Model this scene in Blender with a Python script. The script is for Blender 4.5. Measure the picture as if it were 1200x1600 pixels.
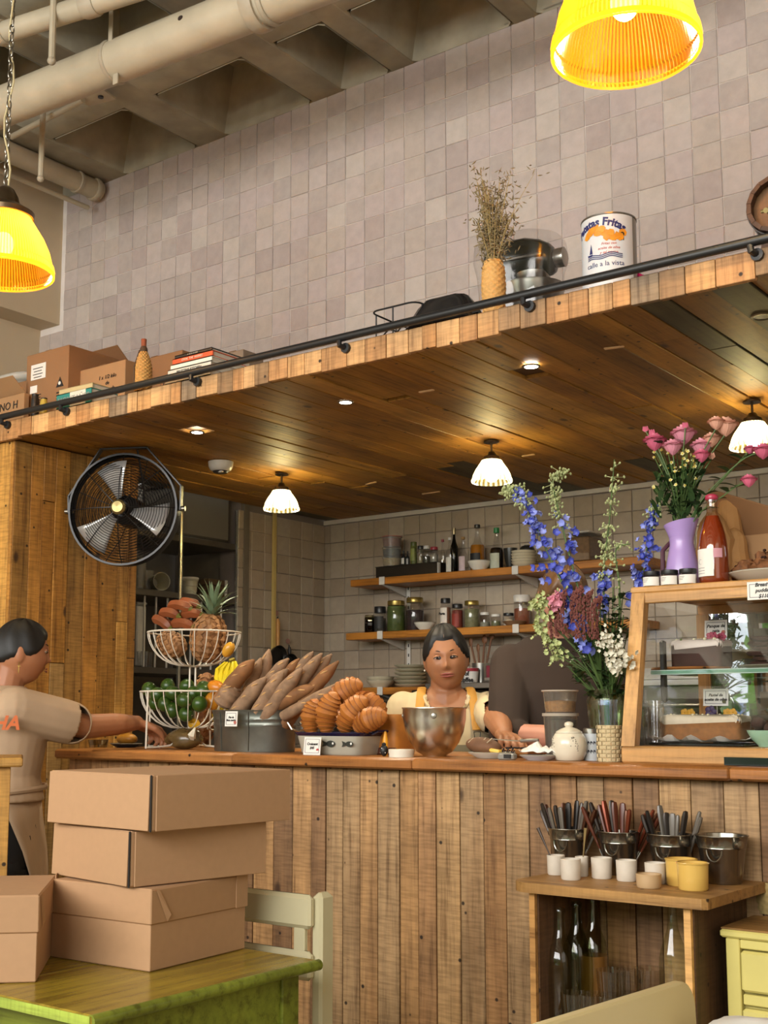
import bpy, bmesh, math, random
from math import sin, cos, pi, radians as rad
from mathutils import Vector, Matrix, Euler, noise
random.seed(7)
for o in list(bpy.data.objects): bpy.data.objects.remove(o, do_unlink=True)
SC = bpy.context.scene
COL = SC.collection
# ------------------------------------------------------------------ camera
F, CX, CY, H = 1923.0, 555.6, 877.3, 1.225          # focal length and principal point for 1200x1600, eye height
YAW, PIT, ROL = -0.65307, 0.12496, 0.00145
def _axes():
    f = Vector((sin(YAW)*cos(PIT), cos(YAW)*cos(PIT), sin(PIT)))
    r = Vector((cos(YAW), -sin(YAW), 0)); u = r.cross(f)
    return cos(ROL)*r+sin(ROL)*u, -sin(ROL)*r+cos(ROL)*u, f
R_, U_, FW = _axes()
cd = bpy.data.cameras.new('camera'); cam = bpy.data.objects.new('camera', cd); COL.objects.link(cam)
cd.sensor_fit = 'VERTICAL'; cd.sensor_height = 36; cd.lens = F/1600*36
cd.shift_x = (600-CX)/1600; cd.shift_y = (CY-800)/1600; cd.clip_start = .05
cam.matrix_world = Matrix((( R_.x, U_.x, -FW.x, 0), (R_.y, U_.y, -FW.y, 0), (R_.z, U_.z, -FW.z, H), (0,0,0,1)))
SC.camera = cam
# ------------------------------------------------------------------ light
SC.view_settings.view_transform = 'Standard'; SC.view_settings.look = 'None'
SC.view_settings.gamma = 1; SC.view_settings.use_curve_mapping = False
SC.view_settings.exposure = 1.15
SC.cycles.transparent_max_bounces = 24
W = bpy.data.worlds.new('sky'); SC.world = W; W.use_nodes = True
wn = W.node_tree; bg = wn.nodes['Background']; bg.inputs[0].default_value = (.86,.93,1,1); bg.inputs[1].default_value = 1.15
def area(name, loc, size, power, col, target):
    l = bpy.data.lights.new(name, 'AREA'); l.shape = 'RECTANGLE'; l.size, l.size_y = size; l.energy = power; l.color = col
    o = bpy.data.objects.new(name, l); COL.objects.link(o); o.location = loc
    o.rotation_euler = (Vector(target)-Vector(loc)).to_track_quat('-Z','Y').to_euler(); return o
def point(name, loc, power, col, radius=.03):
    l = bpy.data.lights.new(name, 'POINT'); l.energy = power; l.color = col; l.shadow_soft_size = radius
    o = bpy.data.objects.new(name, l); COL.objects.link(o); o.location = loc; return o
area('window_daylight', (-1.7,-2.5,2.8), (5.6,1.7), 162, (1,.97,.93), (-1.9,3,2.3))
area('side_fill_light', (2.3,.2,2.2), (3.0,2.2), 9, (1,.97,.92), (-2,2.8,1.6))  # unseen soft light from the right; wall_right has no opening there

# ------------------------------------------------------------------ points from the photograph's 1200x1600 frame on real planes
def ray(u, v): return FW + (u-CX)/F*R_ - (v-CY)/F*U_
def _at(u, v, s): return Vector((0,0,H)) + s*ray(u,v)
def atY(u, v, Y): return _at(u, v, Y/ray(u,v).y)
def atX(u, v, X): return _at(u, v, X/ray(u,v).x)
def atZ(u, v, Z): return _at(u, v, (Z-H)/ray(u,v).z)
def depth(p): return (Vector(p)-Vector((0,0,H))).dot(FW)
def m_px(p): return depth(p)/F                       # metres per pixel at a point
def zat(x, y, v):                                    # height of the point above (x,y) seen on row v
    lo, hi = -1.0, 6.0
    for _ in range(40):
        z = (lo+hi)/2; d = Vector((x,y,z-H)); row = CY - F*d.dot(U_)/d.dot(FW)
        if row > v: lo = z
        else: hi = z
    return z

# ------------------------------------------------------------------ materials
MC = {}
def srgb(c):
    if isinstance(c, str): c = [int(c[i:i+2],16)/255 for i in (0,2,4)]
    return tuple(((x/12.92) if x <= .04045 else ((x+.055)/1.055)**2.4) for x in c)+(1,)
class NT:
    def __init__(s, name):
        s.m = bpy.data.materials.new(name); s.m.use_nodes = True; s.t = s.m.node_tree; s.t.nodes.clear()
        s.out = s.n('ShaderNodeOutputMaterial')
    def n(s, typ, **kw):
        x = s.t.nodes.new(typ)
        for k, v in kw.items():
            if k.startswith('i_'): x.inputs[int(k[2:]) if k[2:].isdigit() else k[2:].replace('_',' ')].default_value = v
            else: setattr(x, k, v)
        return x
    def l(s, a, b): s.t.links.new(a, b)
    def ramp(s, fac, stops, interp='LINEAR'):
        r = s.n('ShaderNodeValToRGB'); e = r.color_ramp.elements; r.color_ramp.interpolation = interp
        while len(e) < len(stops): e.new(.5)
        for i, (p, c) in enumerate(stops): e[i].position = p; e[i].color = c if len(c) == 4 else tuple(c)+(1,)
        s.l(fac, r.inputs[0]); return r.outputs[0]
    def mixc(s, fac, a, b, mode='MIX'):
        m = s.n('ShaderNodeMix', data_type='RGBA', blend_type=mode)
        for sock, v in ((m.inputs[0],fac),(m.inputs[6],a),(m.inputs[7],b)):
            if hasattr(v,'links'): s.l(v, sock)
            else: sock.default_value = v
        return m.outputs[2]
    def math(s, op, a, b=0):
        m = s.n('ShaderNodeMath', operation=op)
        for sock, v in ((m.inputs[0],a),(m.inputs[1],b)):
            if hasattr(v,'links'): s.l(v, sock)
            else: sock.default_value = v
        return m.outputs[0]
    def coords(s, scale=(1,1,1), rnd=True, kind='Object'):
        tc = s.n('ShaderNodeTexCoord'); mp = s.n('ShaderNodeMapping'); mp.inputs[3].default_value = scale
        src = tc.outputs[kind]
        if rnd:
            oi = s.n('ShaderNodeObjectInfo'); ad = s.n('ShaderNodeVectorMath', operation='ADD')
            sc_ = s.math('MULTIPLY', oi.outputs['Random'], 37.0); s.l(src, ad.inputs[0]); s.l(sc_, ad.inputs[1]); src = ad.outputs[0]; s.rnd = oi.outputs['Random']
        s.l(src, mp.inputs[0]); return mp.outputs[0]
    def noise(s, vec, scale=5, detail=3, rough=.5):
        x = s.n('ShaderNodeTexNoise'); x.inputs['Scale'].default_value = scale; x.inputs['Detail'].default_value = detail; x.inputs['Roughness'].default_value = rough
        s.l(vec, x.inputs['Vector']); return x.outputs[0]
    def bsdf(s, col, rough=.5, metal=0, spec=.5, bump=None, bstr=.3, bdist=.002, **kw):
        p = s.n('ShaderNodeBsdfPrincipled')
        for sock, v in ((p.inputs['Base Color'],col),(p.inputs['Roughness'],rough),(p.inputs['Metallic'],metal)):
            if hasattr(v,'links'): s.l(v, sock)
            else: sock.default_value = v
        p.inputs['Specular IOR Level'].default_value = spec
        for k, v in kw.items(): p.inputs[k.replace('_',' ')].default_value = v
        if bump is not None:
            b = s.n('ShaderNodeBump'); b.inputs['Strength'].default_value = bstr; b.inputs['Distance'].default_value = bdist
            s.l(bump, b.inputs['Height']); s.l(b.outputs[0], p.inputs['Normal'])
        s.l(p.outputs[0], s.out.inputs[0]); return p
def cached(f):
    def g(name, *a, **k):
        if name not in MC: MC[name] = f(name, *a, **k)
        return MC[name]
    return g
@cached
def mat(name, col, rough=.5, metal=0, var=.12, scale=20, bump=.15, spec=.5, **kw):
    """plain stuff with a slight mottling; every object gets its own offset"""
    t = NT(name); c = srgb(col); v = t.coords()
    nz = t.noise(v, scale, 4)
    dark = tuple(x*(1-var*1.6) for x in c[:3])+(1,); lite = tuple(min(1,x*(1+var)) for x in c[:3])+(1,)
    t.bsdf(t.mixc(nz, dark, lite), rough, metal, spec, nz, bump, .001, **kw)
    return t.m
@cached
def wood(name, tones, axis='z', rough=.55, size=1.0, saw=.35, bump=.5, knots=True):
    """reclaimed board: tone per board from its random value, grain along the axis, knots, nail holes and saw marks"""
    t = NT(name); st = {'x':(.06,1,1),'y':(1,.06,1),'z':(1,1,.06)}[axis]
    v = t.coords(); mp = t.n('ShaderNodeMapping'); mp.inputs[3].default_value = tuple(a*size for a in st); t.l(v, mp.inputs[0])
    n = len(tones); base = t.ramp(t.rnd, [(i/n, srgb(c)) for i, c in enumerate(tones)], 'CONSTANT')
    n1 = t.noise(mp.outputs[0], 55, 5, .65); n2 = t.noise(v, 4.5*size, 3); n4 = t.noise(mp.outputs[0], 17, 3, .6)
    g = t.ramp(n1, [(.32,(.42,.36,.3)),(.48,(.92,.91,.9)),(.7,(1.2,1.17,1.12))])
    c = t.mixc(.85, base, g, 'MULTIPLY')
    c = t.mixc(t.ramp(n4, [(.3,(.5,.5,.5)),(.5,(0,0,0))]), c, t.mixc(1.0, c, (.6,.5,.42,1), 'MULTIPLY'))
    c = t.mixc(.75, c, t.ramp(n2, [(.28,(.58,.55,.52)),(.72,(1.22,1.2,1.15))]), 'MULTIPLY')
    # saw marks across the grain
    mp2 = t.n('ShaderNodeMapping'); mp2.inputs[3].default_value = {'x':(1,.1,.1),'y':(.1,1,.1),'z':(.1,.1,1)}[axis]; t.l(v, mp2.inputs[0])
    n3 = t.noise(mp2.outputs[0], 150, 2)
    c = t.mixc(saw, c, t.ramp(n3, [(.38,(.62,.59,.54)),(.58,(1.12,1.12,1.12))]), 'MULTIPLY')
    if knots:
        vo = t.n('ShaderNodeTexVoronoi'); vo.inputs['Scale'].default_value = 6.5; mp3 = t.n('ShaderNodeMapping')
        mp3.inputs[3].default_value = {'x':(.55,1,1),'y':(1,.55,1),'z':(1,1,.55)}[axis]; t.l(v, mp3.inputs[0]); t.l(mp3.outputs[0], vo.inputs['Vector'])
        k = t.ramp(vo.outputs['Distance'], [(0,(1,1,1)),(.055,(.85,.85,.85)),(.10,(0,0,0))])
        c = t.mixc(k, c, srgb('3a2414'))
        vo2 = t.n('ShaderNodeTexVoronoi'); vo2.inputs['Scale'].default_value = 17; t.l(v, vo2.inputs['Vector'])
        k2 = t.ramp(vo2.outputs['Distance'], [(0,(1,1,1)),(.075,(.9,.9,.9)),(.11,(0,0,0))])
        c = t.mixc(k2, c, srgb('1d120b'))
    t.bsdf(c, rough, 0, .35, n1, bump, .0015)
    return t.m
@cached
def glass(name, col='ffffff', refl=1.0, tint=.9, rough=.02, solid=0.0, solidcol=None):
    """thin clear glass: see-through with Fresnel reflections"""
    t = NT(name); lw = t.n('ShaderNodeLayerWeight'); lw.inputs[0].default_value = .35
    tr = t.n('ShaderNodeBsdfTransparent'); c = srgb(col); tr.inputs[0].default_value = tuple(x*tint for x in c[:3])+(1,)
    gl = t.n('ShaderNodeBsdfGlossy'); gl.inputs[0].default_value = (1,1,1,1); gl.inputs['Roughness'].default_value = rough
    f = t.math('MULTIPLY', t.ramp(lw.outputs['Facing'], [(0,(.05,.05,.05)),(.55,(.12,.12,.12)),(1,(.75,.75,.75))]), refl)
    mx = t.n('ShaderNodeMixShader'); t.l(f, mx.inputs[0]); t.l(tr.outputs[0], mx.inputs[1]); t.l(gl.outputs[0], mx.inputs[2]); o = mx.outputs[0]
    if solid:
        d = t.n('ShaderNodeBsdfDiffuse'); d.inputs[0].default_value = srgb(solidcol or col)
        m2 = t.n('ShaderNodeMixShader'); m2.inputs[0].default_value = solid; t.l(o, m2.inputs[1]); t.l(d.outputs[0], m2.inputs[2]); o = m2.outputs[0]
    t.l(o, t.out.inputs[0]); return t.m
@cached
def emit(name, col, s):
    t = NT(name); e = t.n('ShaderNodeEmission'); e.inputs[0].default_value = srgb(col); e.inputs[1].default_value = s; t.l(e.outputs[0], t.out.inputs[0]); return t.m
@cached
def lampglass(name, col, e, base, tr=.45):
    """lit ribbed lamp glass: translucent, partly clear, glowing from its own bulb"""
    t = NT(name); a = t.n('ShaderNodeBsdfTransparent'); a.inputs[0].default_value = srgb(base)
    b = t.n('ShaderNodeBsdfTranslucent'); b.inputs[0].default_value = srgb(base)
    g = t.n('ShaderNodeBsdfGlossy'); g.inputs['Roughness'].default_value = .12
    em = t.n('ShaderNodeEmission'); em.inputs[0].default_value = srgb(col); em.inputs[1].default_value = e
    m1 = t.n('ShaderNodeMixShader'); m1.inputs[0].default_value = 1-tr; t.l(a.outputs[0], m1.inputs[1]); t.l(b.outputs[0], m1.inputs[2])
    m2 = t.n('ShaderNodeMixShader'); m2.inputs[0].default_value = .06; t.l(m1.outputs[0], m2.inputs[1]); t.l(g.outputs[0], m2.inputs[2])
    ad = t.n('ShaderNodeAddShader'); t.l(m2.outputs[0], ad.inputs[0]); t.l(em.outputs[0], ad.inputs[1]); t.l(ad.outputs[0], t.out.inputs[0]); return t.m

# ------------------------------------------------------------------ mesh builder
class MB:
    def __init__(s): s.v = []; s.f = []; s.mi = []; s.m = 0; s.T = None
    def add(s, vs, fs):
        b = len(s.v)
        for p in vs:
            p = Vector(p); s.v.append(s.T @ p if s.T else p)
        for f in fs: s.f.append(tuple(b+i for i in f)); s.mi.append(s.m)
        return s
    def box(s, c, d, rot=None, bev=0, taper=1.0):
        x, y, z = d[0]/2, d[1]/2, d[2]/2; R = rot.to_matrix() if isinstance(rot, Euler) else (Euler(rot).to_matrix() if rot else None)
        vs = []
        if not bev:
            for k in (-1,1):
                t = taper if k > 0 else 1
                for a, b in ((-1,-1),(1,-1),(1,1),(-1,1)): vs.append(Vector((a*x*t, b*y*t, k*z)))
            fs = [(3,2,1,0),(4,5,6,7),(0,1,5,4),(1,2,6,5),(2,3,7,6),(3,0,4,7)]
        else:                                           # bevel: 8-corner rings, 4 levels
            e = min(bev, x*.9, y*.9, z*.9)
            for lv, (zz, ins) in enumerate(((-z,e),(-z+e,0),(z-e,0),(z,e))):
                X, Y = x-ins, y-ins; q = e*.6 if ins == 0 else e*.3
                t = taper if lv > 1 else 1
                for a, b in ((-X+q,-Y),(X-q,-Y),(X,-Y+q),(X,Y-q),(X-q,Y),(-X+q,Y),(-X,Y-q),(-X,-Y+q)): vs.append(Vector((a*t,b*t,zz)))
            fs = [tuple(range(7,-1,-1)), tuple(range(24,32))]
            for l in range(3):
                for i in range(8): j = (i+1)%8; fs.append((l*8+i, l*8+j, l*8+8+j, l*8+8+i))
        C_ = Vector(c)
        return s.add([(R@p if R else p)+C_ for p in vs], fs)
    def lathe(s, prof, c=(0,0,0), seg=24, sx=1, sy=1, rot=None, rib=0, ribn=0, caps=True, a0=0, a1=2*pi, wob=0):
        """prof: (r,z) from bottom to top; r=0 closes to a point"""
        R = Euler(rot).to_matrix() if rot else None; C_ = Vector(c); vs = []; fs = []; n = seg; full = abs(a1-a0-2*pi) < 1e-6
        cols = n if full else n+1
        for i, (r, z) in enumerate(prof):
            for k in range(cols):
                a = a0+(a1-a0)*k/n; rr = r*(1+rib*(1 if k%2 else -1)) if rib else r
                if wob: rr *= 1+wob*noise.noise((cos(a)*1.5, sin(a)*1.5, z*30+C_.x*9))
                p = Vector((rr*cos(a)*sx, rr*sin(a)*sy, z)); vs.append((R@p if R else p)+C_)
        for i in range(len(prof)-1):
            for k in range(n):
                j = (k+1)%cols if full else k+1
                fs.append((i*cols+k, i*cols+j, (i+1)*cols+j, (i+1)*cols+k))
        if caps and full:
            if prof[0][0] > 1e-6: fs.append(tuple(range(cols-1,-1,-1)))
            if prof[-1][0] > 1e-6: fs.append(tuple((len(prof)-1)*cols+k for k in range(cols)))
        return s.add(vs, fs)
    def sph(s, c, r, seg=12, rings=8, rot=None):
        if not hasattr(r,'__len__'): r = (r,r,r)
        prof = [(max(sin(pi*i/rings),1e-4), -cos(pi*i/rings)) for i in range(rings+1)]
        R = Euler(rot).to_matrix() if rot else Matrix.Identity(3)
        b = MB().lathe(prof, seg=seg, caps=False)
        return s.add([R@Vector((p.x*r[0],p.y*r[1],p.z*r[2]))+Vector(c) for p in b.v], b.f)
    def tube(s, pts, r, seg=8, closed=False, caps=True, flat=1.0):
        """sweep along points; r number or list"""
        P = [Vector(p) for p in pts]; n = len(P); rs = r if hasattr(r,'__len__') else [r]*n
        vs = []; fs = []; up = None
        for i in range(n):
            if closed: t = P[(i+1)%n]-P[i-1]
            else: t = P[min(i+1,n-1)]-P[max(i-1,0)]
            if t.length < 1e-9: t = Vector((0,0,1))
            t.normalize()
            if up is None: up = Vector((0,0,1)) if abs(t.z) < .9 else Vector((1,0,0))
            b = t.cross(up)
            if b.length < 1e-5: b = t.cross(Vector((0,1,0)))
            b.normalize(); up = b.cross(t).normalized()
            for k in range(seg):
                a = 2*pi*k/seg; vs.append(P[i]+b*cos(a)*rs[i]+up*sin(a)*rs[i]*flat)
        for i in range(n if closed else n-1):
            i2 = (i+1)%n
            for k in range(seg): j = (k+1)%seg; fs.append((i*seg+k, i*seg+j, i2*seg+j, i2*seg+k))
        if caps and not closed: fs.append(tuple(range(seg-1,-1,-1))); fs.append(tuple((n-1)*seg+k for k in range(seg)))
        return s.add(vs, fs)
    def prism(s, poly, ax, t, c=(0,0,0)):
        """extrude a 2-D outline by t along an axis: ax 'y' -> outline in (x,z) etc."""
        C_ = Vector(c); n = len(poly); vs = []
        for k in (-t/2, t/2):
            for a, b in poly: vs.append(C_+Vector({'y':(a,k,b),'x':(k,a,b),'z':(a,b,k)}[ax]))
        fs = [tuple(range(n-1,-1,-1)), tuple(range(n,2*n))]+[(i,(i+1)%n,n+(i+1)%n,n+i) for i in range(n)]
        return s.add(vs, fs)
    def quad(s, a, b, c, d): return s.add([a,b,c,d], [(0,1,2,3)])
    def mesh(s, name, mats, smooth=True, ang=40):
        me = bpy.data.meshes.new(name); me.from_pydata([tuple(p) for p in s.v], [], s.f)
        for m in (mats if isinstance(mats,(list,tuple)) else [mats]): me.materials.append(m)
        for p, i in zip(me.polygons, s.mi): p.material_index = i
        bm = bmesh.new(); bm.from_mesh(me); bmesh.ops.recalc_face_normals(bm, faces=bm.faces); bm.to_mesh(me); bm.free()
        if smooth:
            me.polygons.foreach_set('use_smooth', [True]*len(me.polygons)); me.set_sharp_from_angle(angle=rad(ang))
        return me
    def obj(s, name, mats, parent=None, loc=(0,0,0), smooth=True, ang=40, rot=(0,0,0)):
        return link(name, s.mesh(name, mats, smooth, ang), parent, loc, rot)
def link(name, me, parent=None, loc=(0,0,0), rot=(0,0,0)):
    o = bpy.data.objects.new(name, me); COL.objects.link(o); o.location = loc; o.rotation_euler = rot
    if parent: o.parent = parent
    return o
def tag(o, label, cat, group=None, kind=None):
    o['label'] = label; o['category'] = cat
    if group: o['group'] = group
    if kind: o['kind'] = kind
    return o
def thing(name, label, cat, loc, rotz=0, group=None):
    o = bpy.data.objects.new(name, None); COL.objects.link(o); o.location = loc; o.rotation_euler = (0,0,rotz); o.empty_display_size = .05
    return tag(o, label, cat, group)
def struct(o): o['kind'] = 'structure'; return o
def dup(root, loc, rotz=0, label=None, scale=None):
    def cp(o, par):
        c = o.copy(); COL.objects.link(c); c.parent = par
        for ch in o.children: cp(ch, c)
        return c
    r = cp(root, None); r.location = loc; r.rotation_euler = (0,0,rotz)
    if scale: r.scale = (scale,)*3 if not hasattr(scale,'__len__') else scale
    if label: r['label'] = label
    return r
def text(body, size, m, parent, loc, rot, name='lettering', bend=0, ext=.0004, align='CENTER', shear=0, sx=1, bold=0):
    c = bpy.data.curves.new('t','FONT'); c.body = body; c.size = size; c.extrude = ext; c.align_x = align; c.align_y = 'CENTER'; c.shear = shear; c.offset = bold; c.resolution_u = 2
    tmp = bpy.data.objects.new('t', c); me = bpy.data.meshes.new_from_object(tmp); bpy.data.objects.remove(tmp)
    for v in me.vertices:
        x, y = v.co.x*sx, v.co.y
        if bend: R0 = bend; a = x/R0; x, y = (R0+y)*sin(a), (R0+y)*cos(a)-R0
        v.co.x, v.co.y = x, y
    me.materials.clear(); me.materials.append(m)
    return link(name, me, parent, loc, rot)
# ------------------------------------------------------------------ the room
TILE = ['8f7f78','978a80','9c8e84','8a7b74','a0958b','94857d','9a8a82','8d8077']
def tile_mat(name, tones, rough=.33, island=False):
    t = NT(name); v = t.coords(); n = len(tones)
    if island: t.rnd = t.n('ShaderNodeNewGeometry').outputs['Random Per Island']
    c = t.ramp(t.rnd, [(i/n, srgb(x)) for i, x in enumerate(tones)], 'CONSTANT')
    nz = t.noise(v, 26, 5, .6); n2 = t.noise(v, 9, 2)
    c = t.mixc(.6, c, t.ramp(nz, [(.3,(.86,.86,.86)),(.7,(1.1,1.1,1.1))]), 'MULTIPLY')
    t.bsdf(c, rough, 0, .4, n2, .35, .004); return t.m
mt_tile = tile_mat('mauve_glazed_tile', ['ada19a','b3a69e','b6a9a2','a99b95','b8ada4','b0a399','b2a49f','aca099'])
mt_tile2 = tile_mat('kitchen_glazed_tile', ['a4947f','aa9a86','ad9f8c','a08f7a'], .3)
TFAR = {mt_tile: tile_mat('mauve_tile_far', ['ada19a','b3a69e','b6a9a2','a99b95','b8ada4','b0a399','b2a49f','aca099'], island=True), mt_tile2: tile_mat('kitchen_tile_far', ['a4947f','aa9a86','ad9f8c','a08f7a'], .3, True)}
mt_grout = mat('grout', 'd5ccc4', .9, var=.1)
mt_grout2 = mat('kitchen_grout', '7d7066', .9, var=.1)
mt_conc = mat('cast_concrete', 'a8a18c', .9, var=.35, scale=7, bump=.6)
mt_cream = mat('cream_wall_paint', 'bfad90', .8, var=.05, scale=4)
mt_dark = mat('dark_recess', '1c1712', .9)
mt_floor = mat('concrete_floor', '94876f', .6, var=.2, scale=3)
def tile_mesh(w, h, t, ax, m, name='tile'):
    b = MB(); d = (w, t, h) if ax == 'y' else (t, w, h); e = .0022
    # pillowed handmade tile: front face inset from the body
    x, z = w/2, h/2; vs = []
    for (dx, dz, dy) in ((x,z,t),(x,z,.002),(x-e,z-e,0)):
        for a, c in ((-1,-1),(1,-1),(1,1),(-1,1)):
            vs.append(Vector((a*dx, dy, c*dz)) if ax == 'y' else Vector((-dy, a*dx, c*dz)))
    fs = [(8,9,10,11)]
    for l in (0,1):
        for i in range(4): j = (i+1)%4; fs.append((l*4+i, l*4+j, l*4+4+j, l*4+4+i))
    b.add(vs, fs); return b.mesh(name, m, smooth=False)
def tile_field(parent, ax, plane, a_lines, z_lines, m, limit=300, keep=None, seed=1, depthkey=None):
    """tiles as parts; beyond the limit the farthest ones are one joined part"""
    rg = random.Random(seed); cells = []
    for i in range(len(a_lines)-1):
        for j in range(len(z_lines)-1):
            a0, a1 = sorted((a_lines[i], a_lines[i+1])); z0, z1 = sorted((z_lines[j], z_lines[j+1]))
            if a1-a0 < .012 or z1-z0 < .012: continue
            if keep and not keep((a0+a1)/2, (z0+z1)/2): continue
            cells.append((a0,a1,z0,z1))
    P = lambda a, z, o=0: Vector((a, plane+o, z)) if ax == 'y' else Vector((plane+o, a, z))
    cells.sort(key=lambda c: depth(P((c[0]+c[1])/2, (c[2]+c[3])/2)))
    cache = {}; rest = MB(); g = .0026
    for k, (a0,a1,z0,z1) in enumerate(cells):
        key = (round(a1-a0,3), round(z1-z0,3))
        if key not in cache: cache[key] = tile_mesh(key[0]-g, key[1]-g, .008, ax, m)
        off = rg.uniform(-.0012,.0012)-.006
        loc = P((a0+a1)/2, (z0+z1)/2, off if ax == 'y' else -off)
        rot = (rg.gauss(0,.004), rg.gauss(0,.003), rg.gauss(0,.006)) if ax == 'y' else (rg.gauss(0,.003), rg.gauss(0,.004), rg.gauss(0,.006))
        if k < limit: link('tile', cache[key], parent, loc, rot)
        else:
            me = cache[key]; M_ = Matrix.Translation(loc) @ Euler(rot).to_matrix().to_4x4()
            rest.add([M_@v.co for v in me.vertices], [tuple(p.vertices) for p in me.polygons])
    if rest.v:
        o = rest.obj('tile_field', TFAR[m], parent, smooth=False); o['kind'] = 'stuff'
struct(MB().box((-1.2,1.4,-.05),(8.2,9,.1)).obj('floor', mt_floor))
# upper tiled wall, a deep beam above the canopy
UW = struct(MB().box((-1.62,3.9365,3.27),(7.0,.14,1.8)).obj('wall_upper', mt_grout))
x0, z0, tp = -3.011, 3.746, .09993
tile_field(UW, 'y', 3.868, [x0+tp*i for i in range(-20,36)], [z0+.1]+[z0-tp*j for j in range(0,15)], mt_tile,
           keep=lambda a, z: -4.99 < a < .5 and (a > -4.84 or z < 3.18))
# kitchen back wall and the tiled side wall
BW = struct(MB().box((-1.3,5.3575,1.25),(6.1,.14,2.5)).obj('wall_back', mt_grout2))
tile_field(BW, 'y', 5.288, [-4.254+.035+.1*i for i in range(-1,48)], [2.275-.1*j for j in range(0,17)], mt_tile2,
           keep=lambda a, z: a < -.9 and a > -4.27, seed=3)
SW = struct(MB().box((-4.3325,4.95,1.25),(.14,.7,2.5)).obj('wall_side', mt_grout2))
tile_field(SW, 'x', -4.262, [5.28-.1*i for i in range(0,8)], [2.275-.1*j for j in range(0,17)], mt_tile2, keep=lambda a, z: a > 4.6, seed=4)
struct(MB().box((-2.3,5.272,2.288),(3.9,.02,.022)).obj('trim_1', mat('plaster_trim','cfc6b8',.8)))
# shelf niche in the side wall
b = MB(); b.box((-4.80,4.1,1.25),(.08,1.1,2.5)); b.box((-4.5,4.635,1.25),(.5,.04,2.5)); b.box((-4.5,3.57,1.25),(.5,.04,2.5))
struct(b.obj('wall_niche', mat('niche_paint','736858',.8)))
# left cream wall with its bulkhead
b = MB(); b.box((-5.06,1.0,2.0),(.14,6.2,4.0)); b.box((-4.95,1.0,3.55),(.22,5.75,.74))
struct(b.obj('wall_left', mt_cream))
struct(MB().box((2.75,1.0,2.1),(.1,8.6,4.2)).obj('wall_right', mt_cream))
# behind the camera: a wall with wide openings to the street
b = MB(); b.box((-1.2,-3.3,3.7),(7.9,.16,1.0)); b.box((-1.2,-3.3,.25),(7.9,.16,.5))
for x in (-4.9,-1.5,.6,2.6): b.box((x,-3.3,1.8),(.25,.16,3.0))
struct(b.obj('wall_front', mt_cream))
# waffle ceiling: ribs with recessed coffers
RX = [(-5.6,-5.45),(-5.02,-4.88),(-4.526,-4.363),(-3.876,-3.69),(-3.19,-3.02),(-2.775,-2.655),(-2.2,-2.09)]
while RX[-1][0] < 2.6: a = RX[-1][0]+.62; RX.append((a, a+.13))
RY = [(3.86,4.1),(3.19,3.41)]
while RY[-1][0] > -3.2: a = RY[-1][0]-.66; RY.append((a, a+.2))
b = MB(); ZC, ZT = 3.842, 4.16
for i in range(len(RX)): b.box(((RX[i][0]+RX[i][1])/2, .4, ZC+.012),(RX[i][1]-RX[i][0], 7.4, .024), bev=.008)
for i in range(len(RX)-1):
    for j in range(len(RY)-1):
        xa, xb = RX[i][1], RX[i+1][0]; ya, yb = RY[j+1][1], RY[j][0]
        s = .035; q = .02
        lo = [(xa,ya+q),(xa+q,ya),(xb-q,ya),(xb,ya+q),(xb,yb-q),(xb-q,yb),(xa+q,yb),(xa,yb-q)]
        hi = [(x+(s if x < (xa+xb)/2 else -s), y+(s if y < (ya+yb)/2 else -s)) for x, y in lo]
        if j == 0: hi = [(x, y if y < (ya+yb)/2 else yb) for x, y in hi]
        vs = [(x,y,ZC) for x, y in lo]+[(x,y,ZT) for x, y in hi]
        b.add(vs, [(k,(k+1)%8,8+(k+1)%8,8+k) for k in range(8)]+[tuple(range(8,16))])
for (ya, yb) in RY: b.box((-1.5,(ya+yb)/2, ZC+.014),(8.3, yb-ya, .024), bev=.008)
b.box((-1.2,.6,4.2),(8.2,8.2,.06))
b.box((-1.2,3.93,4.0),(8.2,.12,.34))
struct(b.obj('ceiling', mt_conc))
# ------------------------------------------------------------------ wooden canopy over the counter
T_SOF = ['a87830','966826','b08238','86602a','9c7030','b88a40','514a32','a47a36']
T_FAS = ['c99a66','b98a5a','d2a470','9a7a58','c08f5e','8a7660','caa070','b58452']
T_CNT = ['a88058','b38c60','9f7850','b89468','9c7e5c','866648','ae8659','aa8b66']
T_WAL = ['b8843c','a97634','c08e46','b27e3a','9c743c','c4934a','ac7a36','a88450']
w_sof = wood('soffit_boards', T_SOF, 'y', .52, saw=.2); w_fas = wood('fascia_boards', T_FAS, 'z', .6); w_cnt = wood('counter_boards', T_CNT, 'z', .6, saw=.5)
w_wal = wood('partition_boards', T_WAL, 'z', .55, saw=.5)
CN = thing('wooden_canopy', 'long plank-clad wooden canopy hanging over the counter', 'canopy', (-1.6,4.1,2.3))
CO = Vector(CN.location)
def plank(parent, c, d, m, bev=.0015, name='plank', off=Vector((0,0,0)), rot=(0,0,0)):
    return MB().box((0,0,0), d, bev=bev).obj(name, m, parent, Vector(c)-off, smooth=False, rot=rot)
rg = random.Random(11)
MB().box((0,.03,.045),(5.3,2.25,.06)).obj('deck', mat('canopy_deck','5a4228',.8), CN)
x = -4.24; n = 0
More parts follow.
